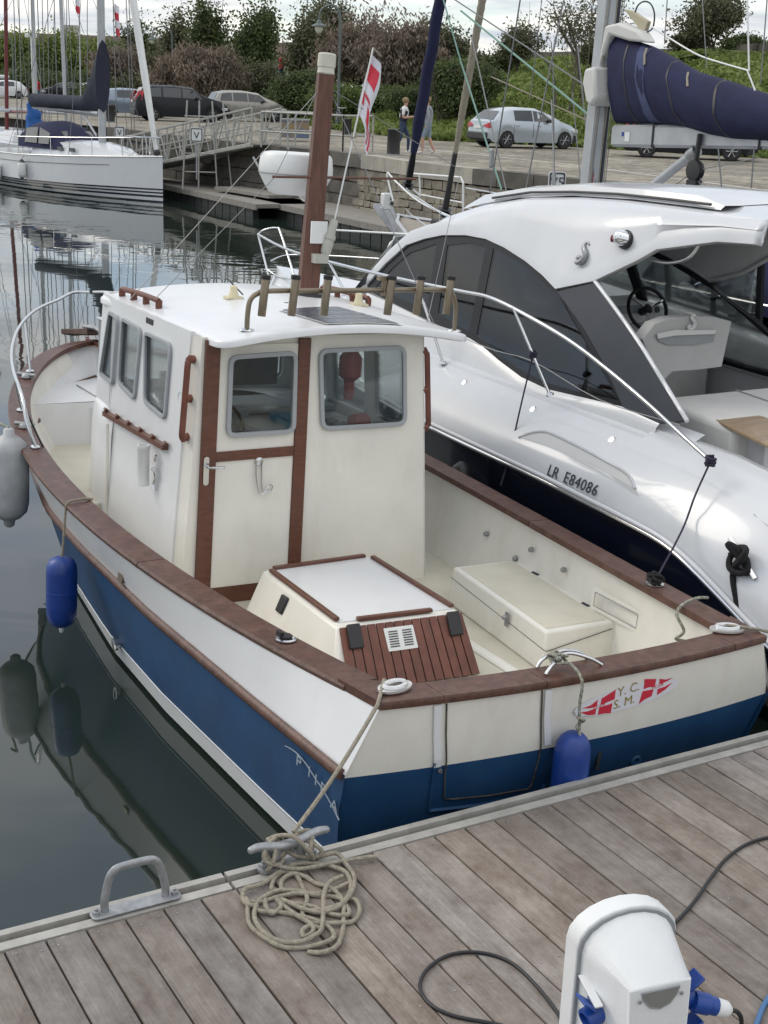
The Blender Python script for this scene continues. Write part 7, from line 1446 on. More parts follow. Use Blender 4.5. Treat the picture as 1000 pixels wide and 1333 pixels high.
# gangway: a lattice-sided bridge from the quay down to the pontoon
M['gw'] = mat('pale_galvanised_rail', (.40, .40, .37), .6, .2, var=.2, vs=10)
g0 = Vector((-4.3, 46.8, QZ + .05)); g1 = Vector((-9.6, 52.4, .75))
gt = thing('gangway', 'pale metal gangway with lattice railings sloping from the quay down to the far pontoon', 'gangway', loc=tuple(g0))
d = (g1 - g0); dn = d.normalized(); side = Vector((-dn.y, dn.x, 0)).normalized() * .6
g = G()
def bar(a, b, r_=.035): 
    q = G(); q.tube([a, b], r_, 5); return q
for s_ in (-1, 1):
    o_ = side * s_
    obj('rail', bar(o_ + Vector((0, 0, 1.15)), o_ + d + Vector((0, 0, 1.15)), .04), 'gw', gt); obj('rail', bar(o_ + Vector((0, 0, .60)), o_ + d + Vector((0, 0, .60)), .025), 'gw', gt); obj('beam', bar(o_, o_ + d, .08), 'gw', gt)
    for i in range(9):
        a = d * (i / 8) + o_; obj('post', bar(a, a + Vector((0, 0, 1.15)), .03), 'gw', gt)
        if i < 8: b = d * ((i + .5) / 8) + o_; obj('lattice', bar(a, b + Vector((0, 0, 1.15)), .025), 'gw', gt); obj('lattice', bar(b + Vector((0, 0, 1.15)), d * ((i + 1) / 8) + o_, .025), 'gw', gt)
g = G(); g.hexa([tuple(q) for q in [-side, -side + d, side + d, side, -side + Vector((0, 0, .05)), -side + d + Vector((0, 0, .05)), side + d + Vector((0, 0, .05)), side + Vector((0, 0, .05))]]); obj('walkway', g, 'gw', gt)
# landing railings at its top
lt = thing('landing_railing', 'pale tubular railing round the landing at the top of the gangway', 'railing', loc=(-4.2, 46.8, QZ))
for P in ([(-.2, -.7), (2.5, -2.3)], [(2.5, -2.3), (3.4, -1.0)], [(-.2, .9), (1.8, .6)]):
    a, b = [Vector((*q, 0)) for q in P]; n = max(1, int((b - a).length / 1.0))
    for dz in (.5, 1.1): obj('rail', bar(a + Vector((0, 0, dz)), b + Vector((0, 0, dz)), .035), 'gw', lt)
    for i in range(n + 1): c = a.lerp(b, i / n); obj('post', bar(c, c + Vector((0, 0, 1.1)), .03), 'gw', lt)
# scaffold ladder under the gangway
sl_ = thing('ladder_frame', 'thin metal ladder frame standing on the pontoon under the gangway', 'ladder', loc=(-6.6, 47.6, .45))
for x, y in ((-.5, 0), (.5, .2), (.9, .5), (-.1, .6)): obj('leg', bar(Vector((x * 1.15, y, 0)), Vector((x * .8, y, 2.9)), .03), 'gw', sl_)
for z_ in (.6, 1.2, 1.8, 2.4): obj('rung', bar(Vector((-.5, 0, z_)), Vector((.55, .2, z_)), .02), 'gw', sl_)
# hanging hose on the dark wall
tag((lambda o: o)(obj('hanging_hose', (lambda g: g.tube(crom([(-4.6, 45.6, 1.7), (-4.2, 45.3, 1.2), (-3.4, 44.9, .95), (-2.7, 44.5, 1.15)], 6), .04, 6))(G()), 'galv', smooth=60)), 'pale hose sagging along the dark wall under the gangway', 'hose')
# berth signs
def sign(label, txt, loc, s_=.45, rz=.0):
    t = thing('berth_sign', label, 'sign', loc=loc, rz=rz); g = G(); g.plate((-s_ / 2, 0, 0), (1, 0, 0), (0, 0, 1), rpoly([(0, 0), (s_, 0), (s_, s_ * 1.1), (0, s_ * 1.1)], .06), t=.03); obj('panel', g, 'white', t)
    g = G(); g.plate((-s_ / 2 + .02, -.034, .02), (1, 0, 0), (0, 0, 1), rpoly([(0, 0), (s_ - .04, 0), (s_ - .04, s_ * 1.1 - .04), (0, s_ * 1.1 - .04)], .05), [rpoly([(.03, .03), (s_ - .07, .03), (s_ - .07, s_ * 1.1 - .07), (.03, s_ * 1.1 - .07)], .04)], t=.004); obj('border', g, 'paint_blk', t)
    g = text_g(txt, s_ * .75, (0, -.04, s_ * .5), (1, 0, 0), (0, 0, 1)); obj('letters', g, 'paint_blk', t)
    g = G(); g.tube([(0, .03, -1.2), (0, .03, .2)], .03, 6); obj('post', g, 'galv', t); return t
sign('white V5 berth sign standing behind the cruiser hardtop', 'V5', (3.390,30.000,1.998), .37, .1)
sign('small white V berth sign seen through the gangway lattice', 'V', (-6.609,47.000,2.046), .42, .1)
sign('small white berth sign below the quay beside the striped yacht mast', 'V', (-10.499,54.000,1.800), .40, .0)
# bollards
def bollard(loc, label, h=.78, r_=.20):
    t = thing('bollard', label, 'bollard', loc=loc, group='black bollards along the quay edge'); g = G(); g.lathe([(r_ * 1.12, 0), (r_ * 1.05, .04), (r_, .08), (r_ * .97, h - .08), (r_ * 1.02, h - .06), (r_ * 1.02, h - .01), (r_ * .6, h)], seg=16); obj('post', g, 'black', t, smooth=40)
    g = G(); g.lathe([(r_ * 1.3, 0), (r_ * 1.3, .03), (r_ * 1.1, .035)], seg=16); obj('foot', g, 'galv', t); return t
bollard((-.12, 43.9, QZ), 'black cylindrical bollard at the quay edge beside the two people'); bollard((-13.4, 66.8, QZ), 'black bollard on the quay left of the black car'); bollard((-2.3 + .2, 50.8 + 9, QZ), 'black bollard standing further back near the wooden bench', .7, .16)
# lamps
def lamp(label, base, H_, arm, rz=0):
    t = thing('street_lamp', label, 'street lamp', loc=base, rz=rz, group='curved-neck lamps on the quay')
    g = G(); g.tube(crom([(0, 0, 0), (0, 0, H_ * .5), (0, 0, H_ * .86), (-arm * .15, 0, H_ * .97), (-arm * .5, 0, H_), (-arm * .9, 0, H_ * .96), (-arm, 0, H_ * .88)], 5), .055, 8, rf=lambda q: 1.25 - .5 * q); g.lathe([(.11, 0), (.10, .8), (.07, .85)], seg=10); obj('pole', g, 'lampgreen', t, smooth=60)
    g = G(); g.lathe([(.03, .22), (.10, .16), (.12, .06), (.34, -.04), (.36, -.09), (.20, -.08)], (-arm, 0, H_ * .88 - .2), seg=16); sh_ = obj('shade', g, 'lampgreen', t, smooth=40)
    g = G(); g.lathe([(.19, -.09), (.20, -.20), (.13, -.36), (.02, -.42)], (-arm, 0, H_ * .88 - .2), seg=14); obj('glass_bowl', g, 'lampglass', sh_, smooth=50)
lamp('tall curved street lamp with grey shade above the brown mast', (-2.9, 69.0, QZ), 5.6, 1.0)
lamp('curved street lamp in front of the pink tamarisk on the left', (-17.6, 112, QZ), 5.9, 1.55)
lamp('curved street lamp far left among the green trees', (-34.2, 128, QZ), 5.2, 1.4, .2)
t = thing('floodlight_pole', 'slim white pole with twin lamp heads behind the parked cars at far left', 'street lamp', loc=(-33.0, 130, QZ)); g = G(); g.tube([(0, 0, 0), (0, 0, 5.3)], .09, 8); obj('pole', g, 'white', t, smooth=50)
for x in (-.35, .3): g = G(); g.box((x, 0, 5.35), (.4, .3, .35)); obj('lamp_head', g, 'white', t, bevel=.05)
# blue-orange bin cabinet and bench behind the landing
t = thing('blue_crate', 'blue and ochre crate standing behind the gangway railing', 'crate', loc=(-3.75, 52.2, QZ)); g = G(); g.box((0, 0, .42), (1.0, .6, .60)); obj('box', g, mat('blue_crate_paint', (.05, .14, .30), .6, col2=(.32, .20, .05), vs=2.5), t, bevel=.02); g = G(); g.box((0, 0, .75), (1.06, .66, .06)); obj('rim', g, 'grey', t)
t = thing('marker_post', 'short white and blue post beside the blue crate', 'post', loc=(-2.75, 52.0, QZ)); g = G(); g.box((0, 0, .4), (.28, .2, .8)); obj('shaft', g, mat('pale_blue_post', (.35, .50, .60), .6), t, bevel=.02); g = G(); g.box((0, 0, .84), (.36, .24, .10)); obj('cap', g, 'white', t, bevel=.01)
for x, y, lb in ((-1.2 - 4.1, 60, 'wooden bench'),): pass
# parked bicycle by the lamp
bi = thing('bicycle', 'dark bicycle leaning beside the lamp post behind the brown mast', 'bicycle', loc=(-2.95, 68.4, QZ), rz=.9)
for x in (-.5, .52):
    g = G(); g.tube([(x + .33 * math.cos(a), 0, .34 + .33 * math.sin(a)) for a in [2 * math.pi * i / 20 for i in range(20)]], .022, 6, closed=True); w_ = obj('wheel', g, 'black', bi)
    g = G(); [g.tube([(x, 0, .34), (x + .32 * math.cos(a), 0, .34 + .32 * math.sin(a))], .006, 4) for a in [math.pi * i / 4 for i in range(8)]]; obj('spoke', g, 'galv', w_, kind='stuff')
g = G(); [g.tube([a, b], .022, 6) for a, b in (((-.5, 0, .34), (-.12, 0, .30)), ((-.12, 0, .30), (.38, 0, .78)), ((-.12, 0, .30), (-.25, 0, .85)), ((-.25, 0, .80), (.36, 0, .85)), ((-.5, 0, .34), (-.25, 0, .80)), ((.52, 0, .34), (.36, 0, .95)))]; obj('frame', g, 'dkplas', bi)
g = G(); g.tube([(.38, -.28, 1.0), (.36, 0, .98), (.38, .28, 1.0)], .018, 6); obj('handlebar', g, 'galv', bi); g = G(); g.box((-.26, 0, .90), (.26, .12, .06)); obj('saddle', g, 'black', bi, bevel=.02); g = G(); g.box((-.6, .02, .75), (.34, .3, .26)); obj('red_pannier', g, 'redc', bi, bevel=.03)
# ================================================================== cars
def car(label, loc, rz, paint, L_=4.1, H_=1.48, Wd=1.78, kind='hatch', name='parked_car', detail=True, group=None):
    t = thing(name, label, 'car', loc=loc, rz=rz, group=group)
    # x forward from the rear bumper; profile of belt and roof heights
    if kind == 'hatch': roof = [(0, .60), (.06, .95), (.22, 1.0), (.55, 1.34), (.9, 1.43), (1.4, 1.48), (2.1, 1.46), (2.75, 1.26), (3.15, 1.01), (3.7, .90), (4.0, .74), (4.1, .52)]; belt = [(0, .60), (.1, .92), (.5, .98), (2.6, .95), (3.15, .95), (4.1, .5)]
    elif kind == 'suv': roof = [(0, .70), (.05, 1.1), (.15, 1.18), (.45, 1.62), (.9, 1.74), (2.0, 1.76), (2.9, 1.68), (3.5, 1.30), (3.8, 1.18), (4.5, 1.05), (4.75, .8), (4.8, .6)]; belt = [(0, .7), (.1, 1.12), (.6, 1.16), (3.2, 1.10), (3.8, 1.12), (4.8, .6)]
    else: roof = [(0, .60), (.05, .98), (.14, 1.05), (.40, 1.50), (.9, 1.60), (1.8, 1.62), (2.6, 1.52), (3.3, 1.18), (3.6, 1.05), (4.0, .90), (4.25, .65), (4.3, .5)]; belt = [(0, .6), (.1, 1.0), (.5, 1.04), (3.0, 1.0), (3.6, 1.0), (4.3, .5)]
    L0 = roof[-1][0]; f = L_ / L0; hf = H_ / max(q[1] for q in roof)
    xs = sorted(set([q[0] for q in roof] + [L0 * i / 22 for i in range(23)]))
    wl = [(0, .80), (.15, .93), (.5, 1.0), (L0 - .8, .98), (L0 - .25, .86), (L0, .66)]; wr = .76
    rows_ = []
    wx = (L0 * .185, L0 * .815); wr_ = .345
    for x in xs:
        b_ = interp(belt, x); r_ = max(interp(roof, x), b_ + .005); w = interp(wl, x) * Wd / 2; tw = w * (1 - (1 - wr) * min(1, (r_ - b_) / .35)); sill = .22 if .1 < x < L0 - .1 else .34
        for c in wx:
            dd = abs(x - c)
            if dd < wr_: sill = max(sill, .31 + math.sqrt(wr_ ** 2 - dd * dd))
        sill = min(sill, b_ - .12)
        rows_.append([(x * f, -w * .97, sill * hf), (x * f, -w, (sill + b_) / 2 * hf), (x * f, -w * .97, b_ * hf), (x * f, -tw - .0, (b_ + (r_ - b_) * .86) * hf), (x * f, -tw * .82, r_ * hf), (x * f, 0, (r_ + .015) * hf), (x * f, tw * .82, r_ * hf), (x * f, tw, (b_ + (r_ - b_) * .86) * hf), (x * f, w * .97, b_ * hf), (x * f, w, (sill + b_) / 2 * hf), (x * f, w * .97, sill * hf)])
    g = G(); g.grid(rows_, flip=True); n = len(g.v); k = 11; g.f += [tuple(range(k))[::-1][::-1], tuple(range(n - 1, n - k - 1, -1))]; g.m += [0, 0]; obj('body', g, paint, t, smooth=35)
    g = G(); g.box((L_ / 2, 0, .36), (L_ * .92, Wd * .86, .28)); obj('underbody', g, 'black', t)
    # side glass as proud panels
    def gp(x0, x1, sd_, sl0=0, sl1=0):
        P = []
        for x, tt in ((x0, .08), (x1, .08), (x1 + sl1, .84), (x0 + sl0, .84)):
            b_ = interp(belt, x); r_ = max(interp(roof, x), b_ + .02); w = interp(wl, x) * Wd / 2; tw = w * (1 - (1 - wr) * min(1, (r_ - b_) / .35)); s_ = w * .97 + (tw - w * .97) * (tt / .86); P.append((x * f, sd_ * (s_ + .012), (b_ + (r_ - b_) * tt) * hf))
        g = G(); g.add(P, [(0, 1, 2, 3) if sd_ < 0 else (3, 2, 1, 0)]); obj('side_window', g, 'car_glass', t)
    xa, xb = (.62, 1.22) if kind == 'hatch' else (.6, 1.15)
    lim = {'hatch': (1.0, 1.04, 1.90, 2.84), 'suv': (.55, 1.35, 2.35, 3.4), 'wagon': (.45, 1.15, 2.0, 3.1)}[kind]
    for sd_ in (-1, 1):
        gp(lim[0] + .0, lim[1] - .04, sd_, .12, 0) if kind != 'hatch' else None; gp(lim[1] + .04, lim[2] - .03, sd_); gp(lim[2] + .03, lim[3], sd_, 0, -.42)
    # rear and front glass
    def cross(x0, x1, m, nm, inw=.80):
        a = []
        for x, e in ((x0, 1), (x1, 1)):
            r_ = interp(roof, x); w = interp(wl, x) * Wd / 2; b_ = interp(belt, x); tw = w * (1 - (1 - wr) * min(1, (r_ - b_) / .35)) if r_ > b_ else w * .9; a.append((x * f, tw * inw, r_ * hf + .012))
        dxs = -1 if x0 < L0 / 2 else 1
        g = G(); g.add([(a[0][0] + dxs * .012, -a[0][1], a[0][2]), (a[0][0] + dxs * .012, a[0][1], a[0][2]), (a[1][0] + dxs * .012, a[1][1], a[1][2]), (a[1][0] + dxs * .012, -a[1][1], a[1][2])], [(0, 1, 2, 3)]); obj(nm, g, m, t)
    rr = {'hatch': (.25, .54, 2.78, 3.12), 'suv': (.17, .44, 2.95, 3.46), 'wagon': (.16, .39, 2.66, 3.28)}[kind]
    cross(rr[0], rr[1], 'car_glass', 'rear_window'); cross(rr[2], rr[3], 'car_glass', 'windscreen')
    for c in wx:
        for sd_ in (-1, 1):
            g = G(); g.lathe([(.18, -.10), (.30, -.10), (.325, -.07), (.325, .07), (.30, .10), (.18, .10)], (c * f, sd_ * (Wd / 2 - .12), .325), (0, sd_, 0), 22); w_ = obj('wheel', g, 'tyre', t, smooth=40)
            g = G(); g.lathe([(.20, .06), (.205, .10), (.19, .10), (.18, .07)], (c * f, sd_ * (Wd / 2 - .12), .325), (0, sd_, 0), 20)
            for k in range(6):
                a = 2 * math.pi * k / 6; g.tube([(c * f, sd_ * (Wd / 2 - .03), .325), (c * f + .19 * math.cos(a), sd_ * (Wd / 2 - .03), .325 + .19 * math.sin(a))], .026, 4)
            obj('rim', g, 'rim', w_)
    bh = interp(belt, .12) * hf
    for sd_ in (-1, 1):
        w = interp(wl, .08) * Wd / 2
        if kind == 'suv': P = [(-.02, sd_ * w * .72, bh - .12), (.30, sd_ * (w + .09), bh - .12), (.42, sd_ * (w + .05), bh + .34), (.2, sd_ * w * .80, bh + .34)]
        elif kind == 'hatch': P = [(-.03, sd_ * w * .45, bh - .14), (-.02, sd_ * w * .95, bh - .20), (.34, sd_ * (w * 1.10), bh - .16), (.30, sd_ * (w * 1.06), bh - .02), (.02, sd_ * w * .90, bh - .01)]
        else: P = [(-.01, sd_ * w * .72, bh - .28), (.22, sd_ * (w + .075), bh - .26), (.22, sd_ * (w + .06), bh + .05), (.03, sd_ * w * .75, bh + .05)]
        g = G(); g.lathe  # tail lamp as a thin solid
        n = len(P); c_ = Vector((.3, 0, 0)); g.add([tuple(q) for q in P] + [(q[0] + .05, q[1] * .94, q[2]) for q in P], [tuple(range(n)), tuple(range(n, 2 * n))[::-1]] + [(i, (i + 1) % n, (i + 1) % n + n, i + n) for i in range(n)]); obj('tail_light', g, 'tail', t)
        wf_ = interp(wl, L0 - .2) * Wd / 2; g = G(); g.box((L_ - .26 * f, sd_ * wf_ * .93, .66 * hf), (.34, .22, .13), Matrix.Rotation(-sd_ * .5, 3, 'Z')); obj('headlight', g, 'headl', t, bevel=.03)
        g = G(); g.box((lim[3] * f - .30, sd_ * (Wd / 2 + .04), interp(belt, 2.8) * hf + .07), (.14, .16, .12)); obj('mirror', g, 'black', t, bevel=.03)
        for c in lim[1:3]: g = G(); g.tube([(c * f - .02, sd_ * (Wd / 2 - .0), .38), (c * f, sd_ * (Wd / 2 + .0), .6), (c * f, sd_ * Wd / 2 * .975, .90 * hf)], .006, 4); obj('door_seam', g, 'black', t)
        for c in (lim[1] + .15, lim[2] + .25): g = G(); g.box((c * f, sd_ * (Wd / 2 * .99), .83 * hf), (.18, .03, .03)); obj('door_handle', g, paint, t, bevel=.008)
    g = G(); g.box((.0, 0, .42), (.16, Wd * .78, .26)); obj('rear_bumper', g, 'dkplas', t, bevel=.05)
    g = G(); g.box((-.02, 0, bh - .17), (.03, .52, .11)); obj('number_plate', g, 'plate', t)
    g = G(); g.box((L_ + .0, 0, .42), (.12, Wd * .6, .24)); obj('front_bumper', g, 'dkplas', t, bevel=.05)
    return t
car('silver hatchback parked on the quay in front of the green bushes at right', (2.95, 53.0, QZ), rad(28), 'car_silver', 4.05, 1.45)
car('black estate-like SUV parked behind the white furled genoa of the striped yacht', (-13.3, 71.9, QZ), rad(20), 'car_black', 4.75, 1.72, 1.9, 'suv')
car('beige-grey family hatchback parked behind the gangway railing', (-10.2, 76.8, QZ), rad(24), 'car_beige', 4.3, 1.56, 1.78, 'wagon')
car('grey-blue hatchback half hidden behind the black SUV', (-16.2, 76.5, QZ), rad(22), 'car_blue', 4.1, 1.48)
car('black car parked at right under the grey boom, mostly hidden by it', (7.9, 50.0, QZ), rad(-12), 'car_black', 4.5, 1.62, 1.85, 'suv')
cl_ = [('car_silver', 'silver car with a roof box at the far left of the car park', 'wagon'), ('car_white', 'white car parked second from left in the far car park', 'hatch'), ('car_silver', 'silver car in front of the slim white lamp pole', 'hatch'), ('car_black', 'dark small car between the pale cars far left', 'hatch'), ('car_white', 'white car just left of the striped yacht mast', 'hatch')]
for i, (p_, lb, kd) in enumerate(cl_):
    X_, Y_ = [(-37.0, 126), (-32.0, 124), (-29.5, 130), (-27.6, 128), (-25.0, 122)][i]
    t = car(lb, (X_, Y_, QZ), rad(200 if i % 2 else 35), p_, 4.2, 1.5, 1.78, kd, group='small cars in the far car park')
    if i == 0: g = G(); g.box((2.0, 0, 1.75), (1.9, .8, .32)); obj('roof_box', g, 'car_white', t, bevel=.1)
# ================================================================== people
def person(label, loc, rz, joints, mats, hairm=None, hh=None, cat='person'):
    """joints: name -> (pos, radius, parent); grown with a Skin modifier into one body"""
    t = thing('person', label, 'person', loc=loc, rz=rz)
    names = list(joints); me = bpy.data.meshes.new('body'); me.from_pydata([joints[n_][0] for n_ in names], [(names.index(joints[n_][2]), i) for i, n_ in enumerate(names) if joints[n_][2]], [])
    o = bpy.data.objects.new('body', me); C.objects.link(o); sk = o.modifiers.new('s', 'SKIN'); sk.use_smooth_shade = True; ss = o.modifiers.new('u', 'SUBSURF'); ss.levels = 2; ss.render_levels = 2
    lay = me.skin_vertices[0] if me.skin_vertices else None
    if lay is None: return t
    for i, n_ in enumerate(names):
        r_ = joints[n_][1]; lay.data[i].radius = r_ if isinstance(r_, tuple) else (r_, r_); lay.data[i].use_root = (n_ == 'pelvis')
    dg = bpy.context.evaluated_depsgraph_get(); dg.update(); m2 = bpy.data.meshes.new_from_object(o.evaluated_get(dg)); bpy.data.objects.remove(o); m2.name = 'body'
    o = bpy.data.objects.new('body', m2); C.objects.link(o); o.parent = t; m2.materials.clear()
    order = list(mats['m']); 
    for q in order: m2.materials.append(M[q])
    P = [Vector(joints[n_][0]) for n_ in names]
    for p in m2.polygons:
        c = p.center; bi_, bd = 0, 1e9
        for i, n_ in enumerate(names):
            par = joints[n_][2]
            if not par: continue
            a = Vector(joints[par][0]); b = P[i]; ab_ = b - a; tt = max(0, min(1, (c - a).dot(ab_) / max(1e-9, ab_.length_squared))); dd = (c - (a + ab_ * tt)).length - (joints[n_][1] if not isinstance(joints[n_][1], tuple) else joints[n_][1][0]) * .6
            if dd < bd: bd, bi_ = dd, i
        p.material_index = order.index(mats['f'](names[bi_], c))
    m2.shade_smooth() if hasattr(m2, 'shade_smooth') else None
    if hairm:
        hd = Vector(joints['crown'][0]); g = G(); g.lathe([(.03, .085), (.07, .07), (.098, .03), (.104, -.02), (.100, -.06), (.07, -.09)], hd + Vector((-.015, 0, .0)), (-.25, 0, 1), 14); obj('hair', g, hairm, t, smooth=70)
        g = G(); nz = Vector(joints['head'][0]); g.lathe([(.016, 0), (.012, .02), (.002, .03)], nz + Vector((.085, 0, .03)), (1, 0, -.3), 8); obj('nose', g, 'skin', t, smooth=60)
    return t
def J(lean=0, stride=.25, armL=None, armR=None, s_=1.0):
    j = {'pelvis': ((0, 0, .94), (.14, .16), None), 'waist': ((.01, 0, 1.08), (.11, .145), 'pelvis'), 'chest': ((.0 + lean * .5, 0, 1.30), (.12, .18), 'waist'), 'neckb': ((lean, 0, 1.44), (.07, .09), 'chest'), 'neck': ((lean + .01, 0, 1.50), (.052, .052), 'neckb'), 'head': ((lean + .035, 0, 1.59), (.085, .078), 'neck'), 'crown': ((lean + .02, 0, 1.68), (.075, .07), 'head'),
         'hipL': ((0, .09, .88), .095, 'pelvis'), 'kneeL': ((stride * .45 + .03, .10, .50), .062, 'hipL'), 'ankL': ((stride * .5, .10, .10), .042, 'kneeL'), 'toeL': ((stride * .5 + .17, .11, .04), .04, 'ankL'),
         'hipR': ((0, -.09, .88), .095, 'pelvis'), 'kneeR': ((-stride * .2 + .03, -.10, .50), .062, 'hipR'), 'ankR': ((-stride * .7, -.10, .11), .042, 'kneeR'), 'toeR': ((-stride * .7 + .16, -.11, .04), .04, 'ankR')}
    for n_, y, arm in (('L', 1, armL), ('R', -1, armR)):
        arm = arm or ((-.04, .24, 1.14), (.02, .25, .90), (.05, .245, .82))
        j['sh' + n_] = ((lean * .9, y * .175, 1.40), .062, 'neckb'); j['el' + n_] = ((arm[0][0], y * arm[0][1], arm[0][2]), .044, 'sh' + n_); j['wr' + n_] = ((arm[1][0], y * arm[1][1], arm[1][2]), .031, 'el' + n_); j['ha' + n_] = ((arm[2][0], y * arm[2][1], arm[2][2]), .030, 'wr' + n_)
    return {k: (tuple(c * s_ for c in v[0]), (tuple(c * s_ for c in v[1]) if isinstance(v[1], tuple) else v[1] * s_), v[2]) for k, v in j.items()}
def f1(n_, c):
    if n_ in ('head', 'crown', 'neck') or n_[:2] in ('ha', 'wr'): return 'skin'
    if n_[:2] == 'to' or c.z < .09: return 'wshirt'
    if n_[:2] in ('kn', 'an', 'hi'): return 'jeans'
    if n_ == 'pelvis': return 'vest'
    if n_[:2] in ('sh', 'el'): return 'wshirt' if c.z > 1.2 else 'skin'
    return 'vest' if (abs(c.y) > .07 or c.z < 1.1) else 'wshirt'
person('person in white shirt, dark vest and blue jeans standing by the bollard on the quay', (.15, 45.1, QZ), rad(-12), J(.05, .34, ((.05, .21, 1.13), (.28, .12, 1.17), (.36, .08, 1.18)), ((.04, .22, 1.13), (.27, .14, 1.16), (.36, .10, 1.17)), .97), {'m': ['skin', 'wshirt', 'jeans', 'vest'], 'f': f1}, 'hair')
def f2(n_, c):
    if n_ in ('head', 'crown', 'neck') or n_[:2] == 'ha': return 'skin'
    if n_[:2] == 'to' or c.z < .10: return 'wshirt'
    if n_[:2] in ('kn', 'an', 'hi', 'pe') : return 'shorts' if c.z > .52 else 'skin'
    return 'gshirt'
person('person in grey sweater and light shorts half hidden by the navy furled sail', (.95, 45.0, QZ), rad(172), J(.03, .3), {'m': ['skin', 'wshirt', 'shorts', 'gshirt'], 'f': f2}, 'hair')
def f3(n_, c):
    if n_ in ('head', 'crown', 'neck') or n_[:2] == 'ha': return 'skin'
    return 'redc' if c.z > .85 else 'jeans'
RPZ = 3.95

# ================================================================== rampart, grass, buildings, trees
GB = [(60, 30), (30, 45), (20, 49.5), (12.4, 52.5), (7, 56.5), (1.3, 58.0), (-2.5, 66), (-5.2, 76), (-10.5, 92), (-20, 104), (-30, 140), (-60, 175), (-200, 300)]
gb = [Vector((a, b, 0)) for a, b in GB]
def gnorm(i):
    a = gb[max(0, i - 1)]; b = gb[min(len(gb) - 1, i + 1)]; d = (b - a).normalized(); n_ = Vector((d.y, -d.x, 0)); return n_ if n_.y > 0 else -n_
def gheight(d, x):   # height above the quay as a function of distance behind the foot line
    left = max(0, min(1, (-x - 8) / 12)); H_ = 4.4 * (1 - left) + 1.0 * left
    return interp([(0, 0), (1.5, .25), (5, .9), (11, 2.4), (17, 3.7), (21, 4.1), (24, 4.2), (60, 4.2), (500, 4.2)], d) / 4.2 * H_
rows_ = []; rg = random.Random(3)
fine = []
for i in range(len(gb) - 1):
    n = 8
    for k in range(n): t = k / n; fine.append((gb[i].lerp(gb[i + 1], t), gnorm(i).lerp(gnorm(i + 1), t).normalized()))
fine.append((gb[-1], gnorm(len(gb) - 1)))
for p, n_ in fine:
    rows_.append([tuple(p + n_ * d + Vector((0, 0, QZ + .004 + gheight(d, p.x) + (rg.uniform(-.10, .10) if 1 < d < 60 else 0)))) for d in (0, .8, 1.5, 3, 5, 8, 11, 14, 17, 19, 21, 24, 35, 60, 250)])
M['turf'] = mat('grass_slope_soil', (.17, .20, .065), .95, col2=(.10, .13, .04), vs=.6, bump=.8, bs=4)
g = G(); g.grid(rows_); ter = struct(obj('grass_slope', g, 'turf', smooth=60))
for p in ter.data.polygons:
    if p.normal.z < 0: p.flip()
ter.data.update()
# numpy mesh of leaf quads
def quads(name, cen, size, m, nrng, parent=None, kind=None, elong=1.0, droop=0.0):
    n = len(cen); a = nrng.normal(size=(n, 3)); a /= np.linalg.norm(a, axis=1)[:, None]
    if droop: a[:, 2] = -np.abs(a[:, 2]) - droop; a /= np.linalg.norm(a, axis=1)[:, None]
    b = nrng.normal(size=(n, 3)); b -= a * (a * b).sum(1)[:, None]; b /= np.linalg.norm(b, axis=1)[:, None]
    s_ = (size * nrng.uniform(.6, 1.3, n))[:, None]; a = a * s_ * elong; b = b * s_ / (elong ** .5)
    v = np.stack([cen - a - b * .4, cen - a * .1 + b, cen + a + b * .2, cen - a * .1 - b], 1).reshape(-1, 3)
    me = bpy.data.meshes.new(name); me.vertices.add(4 * n); me.vertices.foreach_set('co', v.astype(np.float32).ravel()); me.loops.add(4 * n); me.loops.foreach_set('vertex_index', np.arange(4 * n, dtype=np.int32)); me.polygons.add(n); me.polygons.foreach_set('loop_start', np.arange(0, 4 * n, 4, dtype=np.int32)); me.polygons.foreach_set('loop_total', np.full(n, 4, dtype=np.int32)); me.update(calc_edges=True); me.validate()
    me.materials.append(M[m]); o = bpy.data.objects.new(name, me); C.objects.link(o)
    if parent: o.parent = parent
    if kind: o['kind'] = kind
    return o
seed = [100]
